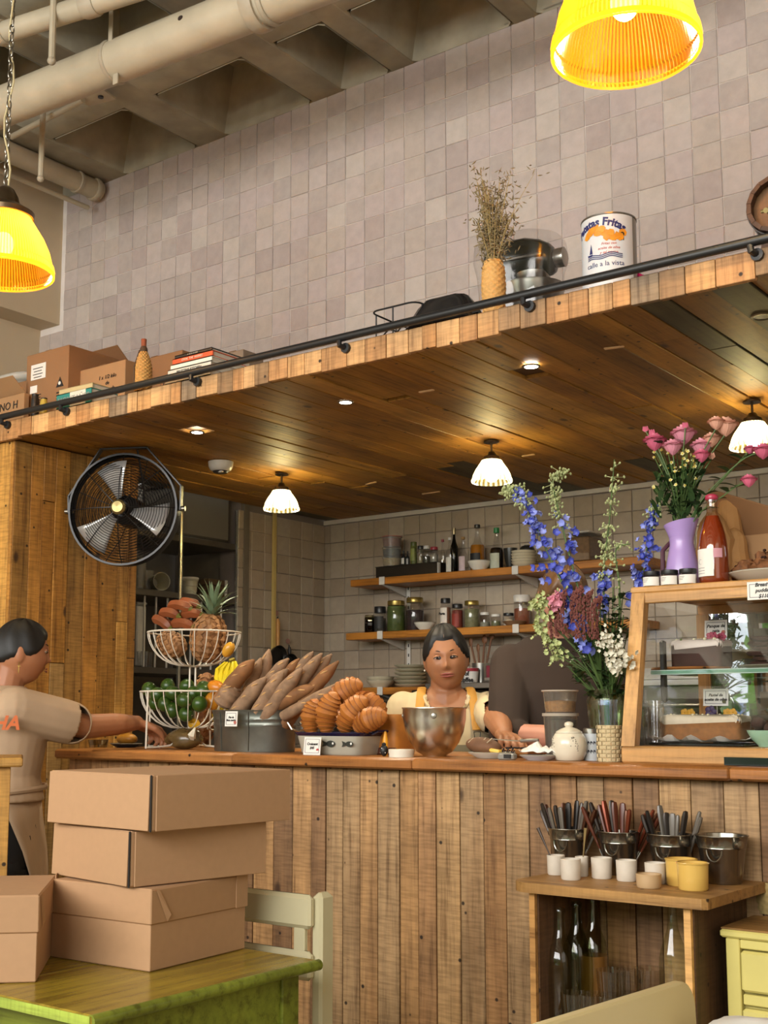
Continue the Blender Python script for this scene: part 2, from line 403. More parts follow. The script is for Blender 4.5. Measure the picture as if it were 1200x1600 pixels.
while x < .95:
    w = rg.choice((.085,.092,.1,.1,.115)); ys = [2.935, 5.27]; k = rg.choice((0,1,1,2))
    for _ in range(k): ys.append(rg.uniform(3.2,5.0))
    ys = sorted(ys)
    for y0, y1 in zip(ys, ys[1:]):
        if y1-y0 < .12: continue
        xx0 = max(x, -4.24 if True else x)
        t = .014; zo = rg.uniform(0,.006)
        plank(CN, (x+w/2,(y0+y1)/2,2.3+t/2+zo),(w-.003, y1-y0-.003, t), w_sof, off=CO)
    x += w
x = -4.1
while x < .95:
    w = rg.choice((.05,.06,.07,.07,.08,.1)); zb = 2.296+rg.uniform(-.006,.004)
    if rg.random() > .12: plank(CN, (x+w/2, 2.919-rg.uniform(0,.004), (zb+2.366)/2),(w-.002, .018, 2.366-zb), w_fas, off=CO)
    else: plank(CN, (x+w/2, 2.919, (zb+2.366)/2),(w-.002, .022, 2.366-zb), w_fas, off=CO)
    x += w
# pale split edges on the underside
for (u, v, l) in ((745,573,.0),): pass
for (u0,v0,u1,v1) in ((655,613,678,609),(572,757,587,753),(660,772,687,768),(816,713,835,710),(944,545,975,541)):
    a = atZ(u0,v0,2.3); c = atZ(u1,v1,2.3)
    MB().box((0,0,0),((c-a).length,.012,.006), bev=.002).obj('batten', mat('split_pine','d9b083',.7), CN, (a+c)/2-CO, rot=(0,0,math.atan2((c-a).y,(c-a).x)))
# guard rail along the canopy
GR = thing('guard_rail', 'black iron guard rail along the front edge of the canopy', 'rail', (-1.6,2.9,2.366))
GO = Vector(GR.location); m_iron = mat('black_iron', '17181a', .45, var=.1)
zr = atY(600,512,2.885).z
MB().tube([Vector((-4.2,2.885,zr))-GO, Vector((.95,2.885,zr))-GO], .0125, 10).obj('rail_bar', m_iron, GR)
for u in (4,95,298,530,817,1175):
    xx = atY(u, 640, 2.885).x if u < 600 else atY(u, 470, 2.885).x
    MB().tube([Vector((xx,2.885,zr-.004))-GO, Vector((xx+.004,2.88,zr-.025))-GO, Vector((xx+.012,2.905,zr-.03))-GO], .009, 8).tube([Vector((xx+.012,2.896,zr-.03))-GO, Vector((xx+.012,2.909,zr-.03))-GO], .016, 10).obj('bracket', m_iron, GR)
# ------------------------------------------------------------------ plank partition on the left
b = MB(); b.box((-4.1,3.255,1.15),(.28,.62,2.3)); b.box((-4.5,2.99,1.15),(.9,.06,2.3))
PW = struct(b.obj('wall_partition', mt_dark))
y = 2.945; k = 0
while y < 3.58:
    w = min(rg.choice((.06,.07,.08,.09,.1)), 3.59-y)
    zs = sorted([0.0,2.296]+[rg.uniform(.9,2.1) for _ in range(rg.choice((0,1,1)))])
    for za, zb in zip(zs, zs[1:]): plank(PW, (-3.938+rg.uniform(-.003,.003), y+w/2, (za+zb)/2),(.02, w-.002, zb-za-.002), w_wal)
    y += w
x = -4.9
while x < -3.95:
    w = min(.095, -3.93-x); plank(PW, (x+w/2,2.95,1.148),(w-.002,.02,2.294), w_wal); x += w
# ------------------------------------------------------------------ counter
CT = thing('service_counter', 'service counter clad in upright reclaimed pine boards', 'counter', (-1.2,3.1,0))
TO = Vector(CT.location)
MB().box(Vector((-1.1,3.12,.53))-TO,(4.1,.48,1.06)).obj('carcass', mt_dark, CT)
seams = [atY(u,1300,2.85).x for u in (395,426,456,486,508.5,535,562,590,624,653,681,718,755,789.5,826.5,860.5,901.5,944,989,1030,1080,1132,1188)]
while seams[0] > -3.1: seams.insert(0, seams[0]-rg.uniform(.075,.11))
while seams[-1] < .9: seams.append(seams[-1]+rg.uniform(.08,.1))
m_gray = wood('grey_board', ['8d6f52','9a7a58'], 'z')
for i, (a, c) in enumerate(zip(seams, seams[1:])):
    plank(CT, ((a+c)/2, 2.86+rg.uniform(-.002,.003), .5375),(c-a-.0025,.018,1.075), w_cnt, .002, off=TO)
MB().box(Vector((-3.27,2.87,1.055))-TO,(.36,.02,.045), bev=.002).obj('apron_board', w_cnt, CT)
w_top = wood('worktop_wood', ['a8703a','a06834','ae7640'], 'x', .35, saw=.15)
b = MB(); TOPB = thing('worktop', 'long varnished wooden worktop on the plank-clad counter', 'countertop', (-1.2,3.1,1.078))
xs = [-3.46,-2.62,-1.95, atY(1138,1200,2.8).x, .9]
for a, c in zip(xs, xs[1:]):
    MB().box((0,0,0),(c-a-.001,.65,.032), bev=.006).obj('board', w_top, TOPB, Vector(((a+c)/2,3.125,1.094))-Vector(TOPB.location))
# ------------------------------------------------------------------ pipes under the ceiling
m_pipe = mat('painted_pipe', 'b3a78f', .5, var=.15, scale=9, bump=.3); m_band = mat('pipe_band', 'a89c86', .6)
def pipe(name, label, pts, r, bands=(), extra=None):
    p0 = Vector(pts[0]); t = thing(name, label, 'pipe', p0)
    MB().tube([Vector(p)-p0 for p in pts], r, 20).obj('tube', m_pipe, t)
    for k, w, rr in bands:
        a = Vector(pts[0]).lerp(Vector(pts[-1]), k); d = (Vector(pts[-1])-Vector(pts[0])).normalized()
        MB().tube([a-d*w/2-p0, a-d*w*.35-p0, a+d*w*.35-p0, a+d*w/2-p0], [rr*.94,rr,rr,rr*.94], 20).obj('collar', m_band, t)
    return t
def zP(u, v, z): return atZ(u, v, z)
a, c = zP(-60,190,3.62), zP(600,-72,3.62)
y_ = (a.y+c.y)/2
A = Vector((zP(0,167,3.62).x-.5, zP(0,167,3.62).y-.03, 3.62)); B_ = Vector((-1.2, zP(397,12,3.62).y+.1, 3.62))
PP = pipe('drain_pipe', 'thickest cream painted pipe running under the waffle ceiling, dark rust hole in its side', [A, B_], .076)
d = (B_-A).normalized()
def along(u, v):                                     # point of the pipe axis nearest column u
    best = min((abs(_col(A+d*s)-u), s) for s in [i*.01 for i in range(0,400)]); return A+d*best[1]
def _col(p): q = Vector(p)-Vector((0,0,H)); return CX+F*q.dot(R_)/q.dot(FW)
for u, w, rr in ((180,.018,.081),(402,.05,.09),(420,.02,.084)):
    q = along(u,0)-A; MB().tube([q-d*w/2, q-d*w*.3, q+d*w*.3, q+d*w/2], [rr*.96,rr,rr,rr*.96], 22).obj('collar', m_band, PP)
q = along(190,0)-A
MB().box(q+Vector((0,-.06,.16)),(.02,.004,.24)).box(q+Vector((0,-.03,-.09)),(.025,.005,.04)).obj('hanger_strap', m_band, PP)
q = along(306,0)-A; MB().sph(q+Vector((0,-.068,.01)),(.014,.012,.012)).obj('rust_hole', mat('rust','2c1c12',.9), PP)
a, c = zP(-30,62,3.72), zP(190,-8,3.72)
pipe('sprinkler_pipe', 'thinner cream pipe running above the thick one near the ceiling corner', [a+(a-c)*.2, c+(c-a)*.6], .038, ((.55,.06,.045),(.2,.04,.045)))
e = atY(152,298,3.83)
pipe('wall_pipe', 'cream pipe running along the left wall into the tiled corner', [(e.x, 1.9, e.z), (e.x, 3.84, e.z)], .048, ((.93,.02,.055),(.985,.03,.058)))
pipe('conduit', 'thin dark conduit under the wall pipe in the left corner', [(e.x-.03, 1.9, e.z-.09), (e.x-.03, 3.8, e.z-.09)], .012)
a = zP(74,172,3.8); q = zat(a.x,a.y,279)
def rod(name, label, u, v0, v1, z=3.84):
    p = zP(u,v0,z); zb = zat(p.x,p.y,v1); r0 = Vector((p.x,p.y,zb))
    t = thing(name, label, 'rod', r0); MB().tube([(0,0,0),(0,0,4.165-zb)], .012, 8).obj('bar', m_pipe, t); MB().sph((0,0,0),.016,8,6).obj('end_cap', m_band, t)
rod('hanging_rod', 'cream rod hanging beside the left wall pipe', 68, 150, 279)
rod('hanging_rod', 'cream rod hanging behind the thick pipe, near its left end', 86, -60, 95, 3.9)
a, c = zP(18,214,3.78), zP(130,156,3.78)
pipe('conduit', 'thin cream conduit running slantwise to a flat junction plate below the thick pipe', [a,c], .013)
t = thing('junction_plate', 'flat cream metal junction plate on the ceiling rib under the thick pipe', 'plate', zP(150,152,3.8))
MB().box((0,0,0),(.14,.09,.012), rot=(0,0,.2), bev=.002).obj('plate', m_pipe, t); MB().lathe([(.012,-.012),(.012,-.004)],(.03,0,0),10).obj('screw', m_iron, t)
# ------------------------------------------------------------------ pendant lamps with ribbed glass
m_brass = mat('aged_brass', '5a4a36', .35, .8, var=.2); m_steel_ch = mat('chain_steel','8a8478', .3, .9)
m_bulb = emit('bulb_glow', 'ffe9a8', 40)
def shade_profile(R, Hh): return [(R*1.0,0),(R*1.02,.015*Hh/.2),(R*1.0,.03*Hh/.2),(R*.975,.17*Hh),(R*.91,.38*Hh),(R*.8,.58*Hh),(R*.66,.76*Hh),(R*.54,.92*Hh),(R*.5,Hh)]
def big_lamp(label, base, R, Hh, power, ztop, cord=True):
    t = thing('pendant_lamp', label, 'lamp', base, group='large yellow pendant lamps')
    gl = lampglass('amber_ribbed_glass', 'ffa814', .42, 'ffc040', .32)
    prof = shade_profile(R, Hh); N2 = 208; b = MB().lathe(prof, seg=N2, rib=.012, caps=False); b.mi = [(i%N2)%2 for i in range(len(b.f))]
    b.obj('shade', [gl, lampglass('amber_glass_shaded','d87a08',.13,'e09a20',.5)], t, ang=20)  # alternate facets get a darker, dimmer copy: groove shade put into the glass colour
    rim = MB().lathe([(R*.985,0),(R*1.0,-.006),(R*1.03,-.002),(R*1.03,.008),(R*1.0,.012)], seg=48, caps=False); rim.obj('rim', lampglass('amber_rim_glass','ffa820',.6,'ffb030',.2), t)
    MB().lathe([(R*.58,Hh-.012),(R*.6,Hh+.004),(R*.3,Hh+.035),(R*.26,Hh+.06),(R*.18,Hh+.085),(R*.06,Hh+.1)], seg=28).obj('cap', m_brass, t)
    MB().sph((0,0,Hh*.5),(R*.2,R*.2,R*.26),14,10).obj('bulb', m_bulb, t)
    MB().lathe([(R*.1,Hh*.62),(R*.12,Hh)], seg=12).obj('socket', m_brass, t)
    z = Hh+.1; ch = MB(); k = 0; L = .034
    while base[2]+z < ztop:
        pts = []
        for i in range(12):
            a = 2*pi*i/12; x = .008*cos(a); zz = .0165*sin(a)
            pts.append((x,0,z+.0165+zz) if k%2 else (0,x,z+.0165+zz))
        ch.tube(pts, .0026, 6, closed=True); z += .027; k += 1
    ch.obj('chain', m_steel_ch, t)
    MB().tube([(.014*sin(i*1.3), .008*cos(i*.9), Hh+.09+i*(ztop-base[2]-Hh-.09)/14) for i in range(15)], .0035, 6).obj('cord', mat('cream_cord','c9b98c',.8), t)
    point('lamp_light', Vector(base)+Vector((0,0,Hh*.45)), power, (1,.76,.42), .05)
    return t
def at_depth(u, v, d): return _at(u, v, d)
big_lamp('large amber ribbed glass pendant lamp hanging at the top right above the canopy', at_depth(978,80,2.78), .163, .235, 7, 3.84)
big_lamp('large amber ribbed glass pendant lamp on a chain by the cream left wall', at_depth(4,428,4.07), .163, .205, 6, 3.84)
def small_lamp(label, x, y, z=2.3):
    t = thing('ceiling_pendant', label, 'lamp', (x,y,z), group='small glass pendants under the canopy')
    MB().lathe([(.03,-.006),(.03,0)], seg=16).obj('ceiling_rose', m_brass, t)
    MB().tube([(0,0,-.004),(0,0,-.045)], .0045, 8).obj('stem', m_brass, t)
    MB().lathe([(.033,-.077),(.031,-.062),(.02,-.055),(.012,-.043)], seg=20).obj('cap', m_brass, t)
    R, Hh = .078, .088; prof = [(r, -.165+zz) for r, zz in shade_profile(R, Hh)]
    MB().lathe([(R*.45,-.076)]+[], seg=4) if 0 else None
    b = MB().lathe(prof, seg=96, rib=.02, caps=False); b.mi = [(i%96)%4//2 for i in range(len(b.f))]; b.obj('shade', [lampglass('clear_ribbed_glass','fff0b0',.8,'f4eecb',.5), lampglass('clear_glass_shaded','c8a850',.25,'c8b070',.5)], t, ang=20)  # rib shading painted by a duller glass on alternating pairs of facets
    MB().sph((0,0,-.128),(.03,.03,.036),12,8).obj('bulb', emit('white_bulb_glow','fff6d8',45), t)
    point('pendant_light', (x,y,z-.13), 12, (1,.84,.58), .03)
    return t
for (u,v), nm in zip(((447,742),(763,688),(1172,625)), ('small ribbed glass pendant under the canopy nearest the ceiling fan side','small ribbed glass pendant under the canopy left of the blue flowers','small ribbed glass pendant under the canopy behind the pink roses')):
    p = atZ(u,v,2.3); small_lamp(nm, p.x, 4.1)
for i, (u,v) in enumerate(((308,675),(540,628),(830,572),(1190,494))):
    p = atZ(u,v,2.3); lit = i < 3
    t = thing('downlight', ['small lit downlight in the canopy above the fan','small lit downlight in the middle of the canopy planks','small lit downlight in the canopy below the woven vase','unlit dark downlight in the canopy near its right edge'][i], 'downlight', p, group='recessed downlights')
    MB().lathe([(.021,-.003),(.027,-.004),(.029,0)], seg=20, caps=False).obj('bezel', mat('bezel_metal','6a5a44',.4,.6), t)
    MB().lathe([(.0215,-.0025),(.0215,-.001)], seg=20).obj('lens', emit('downlight_glow','fff4e0',14) if lit else mat('dark_lens','2e2a25',.2), t)
    if lit:
        l = bpy.data.lights.new('downlight_beam','SPOT'); l.energy = 16; l.color = (1,.86,.62); l.spot_size = rad(85); l.spot_blend = .6; l.shadow_soft_size = .02
        o = bpy.data.objects.new('downlight_beam', l); COL.objects.link(o); o.location = p+Vector((0,0,-.012))
p = atZ(345,722,2.3)
t = thing('smoke_detector', 'round white smoke detector on the canopy planks beside the fan', 'detector', p)
mw = mat('white_plastic','d9d4c8',.4,var=.03)
MB().lathe([(.035,-.04),(.045,-.034),(.052,-.02),(.054,0)], seg=28).obj('housing', mw, t)
MB().lathe([(.03,-.047),(.034,-.04)], seg=20).obj('sensor', mat('dark_vent','2f2b28',.5), t); MB().box((.02,-.02,-.047),(.02,.012,.006)).obj('button', mw, t)
# ------------------------------------------------------------------ ceiling fan in its round cage
fc = _at(195,797,4.95); top = atZ(196,692,2.3)
fd = Vector((-fc.x,-fc.y,0)).normalized(); ang0 = math.atan2(fd.y, fd.x)-rad(20)
FN = thing('wall_fan', 'black caged fan hanging from the canopy in front of the steel shelves', 'fan', fc, ang0+pi/2)
# local frame: -y points at the viewer, x to the right
m_cage = mat('black_wire','1d1b1a',.35,.3); m_blade = mat('polished_blade','b9b8b6',.3,.55,var=.05)
R = .222
cg = MB(); k = 0
for i in range(20):
    r = .035+i*(R-.035)/19; y = -.075+.06*(r/R)**3
    cg.tube([(r*cos(2*pi*j/36), y, r*sin(2*pi*j/36)) for j in range(36)], .0013, 4, closed=True)
o = cg.obj('front_grille', m_cage, FN); o['kind'] = 'stuff'
cg = MB()
for i in range(15):
    r = .05+i*(R-.05)/14; y = .08-.06*(r/R)**3
    cg.tube([(r*cos(2*pi*j/36), y, r*sin(2*pi*j/36)) for j in range(36)], .0013, 4, closed=True)
for j in range(8):
    a = 2*pi*j/8+.4; cg.tube([(.04*cos(a),.08,.04*sin(a)),(.5*R*cos(a),.078,.5*R*sin(a)),(R*cos(a),.02,R*sin(a))], .002, 5)
o = cg.obj('rear_grille', m_cage, FN); o['kind'] = 'stuff'
for j in range(8):
    a = 2*pi*j/8+pi/8*0
    MB().tube([(.03*cos(a),-.077,.03*sin(a)),(.5*R*cos(a),-.07,.5*R*sin(a)),(.85*R*cos(a),-.04,.85*R*sin(a)),(R*cos(a),-.015,R*sin(a))], .0022, 5).obj('grille_spoke', m_cage, FN)
MB().lathe([(R-.002,-.025),(R+.006,-.025),(R+.008,0),(R+.006,.03),(R-.002,.03)], seg=48, caps=False, rot=(rad(90),0,0)).obj('cage_band', m_cage, FN)
MB().lathe([(0,.09),(.022,.088),(.03,.08),(.03,.07)], seg=24, rot=(rad(90),0,0)).obj('badge', mat('brass_badge','8b7b4e',.3,.7), FN)
MB().lathe([(.05,-.15),(.06,-.12),(.06,.0),(.03,.03)], seg=24, rot=(rad(90),0,0)).obj('motor', m_cage, FN)
for j in range(3):
    a0 = rad(105+120*j); b = MB(); vs = []; fs = []; n = 8
    for i in range(n+1):
        for q_ in range(5):
            rr = .045+(R-.03-.045)*q_/4; a = a0+(i/n-.5)*rad(34+10*q_/4)
            vs.append((rr*cos(a), -.035+.045*(i/n-.5)*(.5+.5*q_/4), rr*sin(a)))
    for i in range(n):
        for q_ in range(4): fs.append((i*5+q_,i*5+q_+1,(i+1)*5+q_+1,(i+1)*5+q_))
    b.add(vs, fs); o = b.obj('blade', m_blade, FN); md = o.modifiers.new('s','SOLIDIFY'); md.thickness = .002
yk = [(-R-.012,.0,-.005),(-R-.014,.0,.06),(-.105,.0,.262),(.09,.0,.262),(R+.014,.0,.09),(R+.012,.0,-.005)]
yz = top.z-fc.z-.003
yk = [(x,y,yz if z > .2 else z) for x,y,z in yk]
b = MB()
for p, q_ in zip(yk, yk[1:]):
    p, q_ = Vector(p), Vector(q_); mid = (p+q_)/2; dd = q_-p
    b.box(mid, (dd.length+.004,.03,.005), rot=(0,-math.atan2(dd.z,dd.x),0))
b.obj('yoke', m_cage, FN)
for s in (-1,1): MB().tube([(s*(R-.002),0,0),(s*(R+.03),0,0)], .01, 10).obj('pivot_bolt', m_steel_ch, FN)
MB().tube([(.04,.02,yz-.002),(.06,.05,.1),(.05,.1,0)], .004, 6).obj('power_cord', m_cage, FN)
# ------------------------------------------------------------------ helpers for things standing on planes
def XY(u, Y, z):
    v = 1000.0
    for _ in range(4):
        x = atY(u, v, Y).x; d = Vector((x,Y,z-H)); v = CY - F*d.dot(U_)/d.dot(FW)
    return Vector((atY(u,v,Y).x, Y, z))
def stand(u, vt, w, Y, z):
    p = XY(u,Y,z); return p, w*m_px(p)/2, zat(p.x,p.y,vt)-z
FACE = pi/2+0                                          # text facing -y
def ftext(body, size, m, par, loc, **k): return text(body, size, m, par, loc, (pi/2,0,k.pop('rz',0)), **k)
m_card = mat('corrugated_cardboard','8f6844',.85,var=.06,scale=12); m_card2 = mat('pale_kraft','a27c54',.85,var=.06,scale=12)
m_ink = mat('black_ink','1b1714',.7); m_white = mat('white_paper','dedad2',.8,var=.03); m_tape = mat('packing_tape','8b6440',.3)
ZD = 2.3751
def carton(label, ul, uc, vt, Y, ur=None, vr=None, m=None, flaps=(), z=ZD, dep=.3, name='cardboard_box'):
    xl, xc = atY(ul,vt,Y).x, atY(uc,vt,Y).x; zt = atY(uc,vt,Y).z
    if ur: dep = atX(ur, vr, xc).y-Y
    w = xc-xl; h = zt-z; t = thing(name, label, 'box', (xl+w/2, Y, z)); m = m or m_card
    MB().box((0,dep/2,h/2),(w,dep,h), bev=.003).obj('body', m, t, smooth=False)
    MB().box((0,dep/2,h+.0012),(.035,dep*.98,.0015)).obj('tape', m_tape, t)
    for kind in flaps:
        if kind == 'front': MB().box((0,0,0),(w*.98,.11,.003)).obj('flap', m, t, (0,.015,h+.022), rot=(rad(28),0,0))
        if kind == 'back': MB().box((0,0,0),(w*.9,.1,.003)).obj('flap', m, t, (0,dep-.03,h+.03), rot=(rad(-40),0,0))
        if kind == 'side': MB().box((0,0,0),(.08,dep*.94,.003)).obj('flap', m, t, (w/2-.03,dep/2,h+.016), rot=(0,rad(22),0))
    return t, w, h, dep
bx, w, h, dp = carton('big brown cardboard box with paper labels and a black triangle print on the canopy', 43,108,538,3.0,206,562,flaps=('back',))
MB().box((-w*.2,-.0015,h*.72),(.09,.002,.062)).obj('paper_label', m_white, bx); MB().box((-w*.3,-.0015,h*.47),(.042,.002,.03)).obj('paper_label', m_white, bx)
for i in range(5): MB().box((-w*.22,-.0015,h*.38-i*.011),(.05-.006*(i%3),.001,.003)).obj('printed_line', m_ink, bx)
for i in range(4): MB().box((-w*.21,-.0028,h*.77-i*.012),(.06-.012*(i%2),.001,.003)).obj('printed_line', m_ink, bx)
MB().prism([(-.022,0),(.022,0),(0,.04)],'y',.001,(w*.32,-.0015,h*.42)).obj('triangle_print', m_ink, bx)
MB().lathe([(.007,-.001),(.007,.001)],(w*.32,-.003,h*.42+.014),12,rot=(pi/2,0,0)).obj('triangle_ring', m_white, bx)
for i in range(3): MB().box((w*.32,-.0015,h*.34-i*.012),(.038,.001,.005)).obj('printed_line', m_ink, bx)
bx, w, h, dp = carton('small kraft box with handwritten list, in front of the big labelled box', 126,196,561,3.06,212,567,m=m_card2)
for i, s in enumerate(('1 x 1/2 kilo','de','pan cruda','mayo 50','lista')): ftext(s, .022, m_ink, bx, (w*.12,-.002,h*.72-i*.024), shear=.2)
bx, w, h, dp = carton('open cardboard box with handwriting NO at the far left of the canopy', -60,38,613,2.96,46,618,flaps=('back',),m=m_card2)
ftext('NO H', .045, m_ink, bx, (w*.27,-.002,h*.62), shear=.1)
bx, w, h, dp = carton('dark cardboard box under the white wrapped trays at the far left', -60,42,594,3.22,None,None,dep=.3)
p = XY(14,3.3,ZD+h)
t = thing('foam_tray','white foam tray on the dark cardboard box at the far left','tray',(p.x-.02,3.36,ZD+h)); b = MB()
b.lathe([(.11,0),(.15,.03),(.155,.032),(.145,.03),(.11,.006)],seg=32,sx=1.1,sy=.8); b.obj('tray_body', mat('white_foam','b9b5aa',.6), t)
t = thing('wrapped_bundle','white plastic-wrapped bundle lying on the foam tray','bundle',(p.x+.0,3.36,ZD+h+.033)); b = MB()
b.sph((0,0,.03),(.15,.1,.028),18,10)
for i, q in enumerate(b.v): b.v[i] = q+Vector((0,0,1))*.008*noise.noise(q*25)
b.obj('plastic_wrap', mat('cloudy_plastic','c9c5ba',.25), t)
bx, w, h, dp = carton('cardboard box with a black printed grid behind the wicker bottle', 198,285,546,3.2,312,552,dep=.2)
ftext('(', .09, m_ink, bx, (-w*.36,-.002,h*.5)); MB().box((w*.28,-.0015,h*.42),(.09,.001,.05)).obj('printed_panel', m_ink, bx)
for i in range(5): MB().box((w*.28-.036+i*.018,-.0022,h*.42),(.012,.001,.04)).obj('printed_bar', m_card, bx)
bx, w, h, dp = carton('low dusty cardboard box behind the book stack on the canopy', 345,380,545,3.38,412,553,dep=.2,m=mat('dusty_card','8d7a66',.7,var=.2))
# small dark jar and yellow tin squeezed in front of the big box
p, r, h = stand(55,617,14,2.975,ZD)
for (u, vt, w_, c, nm, lb) in ((54,618,13,'1d1a18','bottle','small dark bottle lying low in front of the big box'),(68,624,12,'b79a3c','tin','small yellow tin in front of the big labelled box')):
    p, r, h = stand(u,vt,w_,2.955,ZD); t = thing(nm, lb, nm, p); MB().lathe([(r,0),(r,h*.8),(r*.8,h*.9),(r*.8,h)],seg=16).obj('body', mat('m_'+nm,c,.4), t); MB().lathe([(r*.85,h),(r*.85,h+.004)],seg=16).obj('lid', m_iron, t)
# ------------------------------------------------------------------ books
m_pages = mat('book_pages','cfc6b4',.9,var=.1,scale=90)
def book(label, loc, w, d, h, col, rotz=0, title=None, tcol='1b1714', group=None, band=None, ts=.6):
    t = thing('book', label, 'book', loc, rotz, group); cv = mat('cover_'+col, col, .45, var=.05); e = .0025
    b = MB(); b.box((0,d/2,e/2),(w,d,e)); b.box((0,d/2,h-e/2),(w,d,e)); b.box((0,.002,h/2),(w,.004,h)); b.obj('cover', cv, t, smooth=False)
    MB().box((0,d/2+.002,h/2),(w-.008,d-.006,h-2*e)).obj('pages', m_pages, t, smooth=False)
    if band: MB().box((band[0]*w,-.0006,h/2),(band[1]*w,.001,h*.96)).obj('spine_band', mat('band_'+band[2],band[2],.5), t)
    if title: ftext(title, h*ts, mat('print_'+tcol,tcol,.6), t, (0,-.0014,h/2))
    return t
p = XY(88,2.93,ZD); q = XY(142,2.93,ZD); w = q.x-p.x; cx = (p.x+q.x)/2
book('thick book with teal and white spine, lower of the two on the canopy edge', (cx,2.93,ZD), w, .19, .056, '2b7f78', 0, 'MONTAÑES', '8c8c86', 'two books on the left of the canopy', (.12,.45,'d8d2c4'))
book('pale cream book lying on top of the teal-spined book', (cx+.004,2.935,ZD+.0564), w*.93, .17, .02, 'bcab7e', .03, None, group='two books on the left of the canopy')
p = XY(258,2.93,ZD); q = XY(328,2.93,ZD); w = q.x-p.x; cx = (p.x+q.x)/2; z = ZD
for i, (h, c, ttl, tc, ww, lb) in enumerate(((.024,'d6d0c2','CONTINENTAL BREAD','6d675c',1.0,'white hardback with wide-spaced grey spine lettering, bottom of the canopy book stack'),(.026,'c9c4b4','PALESTINE KITCHEN','2c2a28',.96,'off-white book with small black spine title, second from the bottom of the stack'),
        (.018,'ded8c8',None,'2c2a28',.92,'plain cream book in the middle of the canopy book stack'),(.021,'c8502a','COOK  THE  MARKET','e8ddc8',.9,'orange-spined book near the top of the canopy stack'),(.012,'1c1a1a','A  BOOK OF FRUIT','b8b0a0',.82,'thin black book on top of the canopy book stack'))):
    book(lb, (cx+(1-ww)*w*.5-(.01 if i == 4 else 0), 2.93+.004*i, z), w*ww, .19, h, c, 0, ttl, tc, 'cookbook stack on the canopy', ts=.5 if i else .62); z += h+.0004
# ------------------------------------------------------------------ wicker bottle, vase of dried grass
def wicker(par, prof, col, rows=26, n=22, name='wicker_weave', amp=.0026):
    """woven surface: interlaced bumps on a lathe"""
    H0, H1 = prof[0][1], prof[-1][1]; b = MB(); vs = []; fs = []
    def rad_at(z):
        for (r0,z0),(r1,z1) in zip(prof, prof[1:]):
            if z0 <= z <= z1: return r0+(r1-r0)*(z-z0)/max(z1-z0,1e-6)
        return prof[-1][0]
    N = n*4
    for i in range(rows*2+1):
        z = H0+(H1-H0)*i/(rows*2); r = rad_at(z)
        for k in range(N):
            ph = sin(2*pi*k/4+ (i//2)*pi); rr = r+amp*ph*(1 if i%2 else .1)
            vs.append((rr*cos(2*pi*k/N), rr*sin(2*pi*k/N), z))
    for i in range(rows*2):
        for k in range(N): j = (k+1)%N; fs.append((i*N+k, i*N+j, (i+1)*N+j, (i+1)*N+k))
    b.add(vs, fs); return b.obj(name, col, par, ang=30)
m_wick = mat('straw_wicker','b98a48',.7,var=.25,scale=120)
p, r, h = stand(223,530,28,2.95,ZD)
t = thing('wicker_bottle','wicker-covered bottle with a cork, standing between boxes on the canopy','bottle',p)
wicker(t,[(r*.9,0),(r,h*.15),(r*.98,h*.45),(r*.75,h*.62),(r*.4,h*.76)],m_wick,22,12)
MB().lathe([(r*.4,h*.75),(r*.45,h*.78),(r*.42,h*.82),(r*.3,h*.86)],seg=16).obj('neck_band', mat('dark_cord','4a3520',.8), t)
MB().lathe([(r*.28,h*.84),(r*.32,h*.99),(r*.3,h)],seg=14).obj('cork', mat('red_cork','8f4a2c',.8), t)
MB().tube([(-r*.4,-.004,h*.78),(-r*1.02,-.006,h*.5),(-r*.9,-r*.5,h*.12)],.003,6).tube([(-r*.3,-r*.35,h*.78),(-r*.4,-r*1.0,h*.45),(-r*.3,-r,h*.05)],.003,6).obj('carry_strap', mat('dark_cord','4a3520',.8), t)
p, r, h = stand(772,408,38,3.0,ZD)
t = thing('woven_vase','narrow woven straw vase standing at the canopy edge','vase',p)
wicker(t,[(r*.75,0),(r*.92,h*.2),(r,h*.55),(r*.92,h*.85),(r*.7,h)],mat('golden_straw','d0a05c',.7,var=.25,scale=120),20,11)
t = thing('dried_grass','bunch of dried oat grass standing in the woven vase','dried plant',p+Vector((0,0,h*.35)))
m_oat = mat('dried_oat','8b7a58',.8,var=.3,scale=60); m_stalk = mat('dry_stalk','a8935f',.8); rg = random.Random(5); z0 = h*.65; b = MB(); sd = MB()
zt = zat(p.x,p.y,272)-p.z-h*.35
for i in range(52):
    a = rg.uniform(0,2*pi); L = zt*rg.uniform(.5,1.0); sp = rg.uniform(.01,.085); dx, dy = cos(a)*sp, sin(a)*sp*.8
    if i == 0: dx, dy, L = .13, .02, zt*.93
    pts = [Vector((dx*.1*k/6+dx*(k/6)**2.2*.9, dy*(k/6)**2, L*k/6)) for k in range(7)]; b.tube(pts,[.0018]*4+[.0013,.001,.0007],4)
    for k in range(26):
        s = rg.uniform(.45,1.05); j = min(int(s*6),5); q = pts[j].lerp(pts[min(j+1,6)], min(s*6-j,1.3)); o_ = Vector((rg.gauss(0,.013),rg.gauss(0,.012),rg.gauss(0,.008)))
        d = Vector((rg.gauss(0,.6),rg.gauss(0,.6),rg.uniform(-1,.5))).normalized()*rg.uniform(.006,.012)
        sd.tube([q+o_-d,q+o_,q+o_+d],[.0004,.0022,.0003],4,caps=False)
b.obj('stalks', m_stalk, t); o = sd.obj('seed_heads', m_oat, t); o['kind'] = 'stuff'
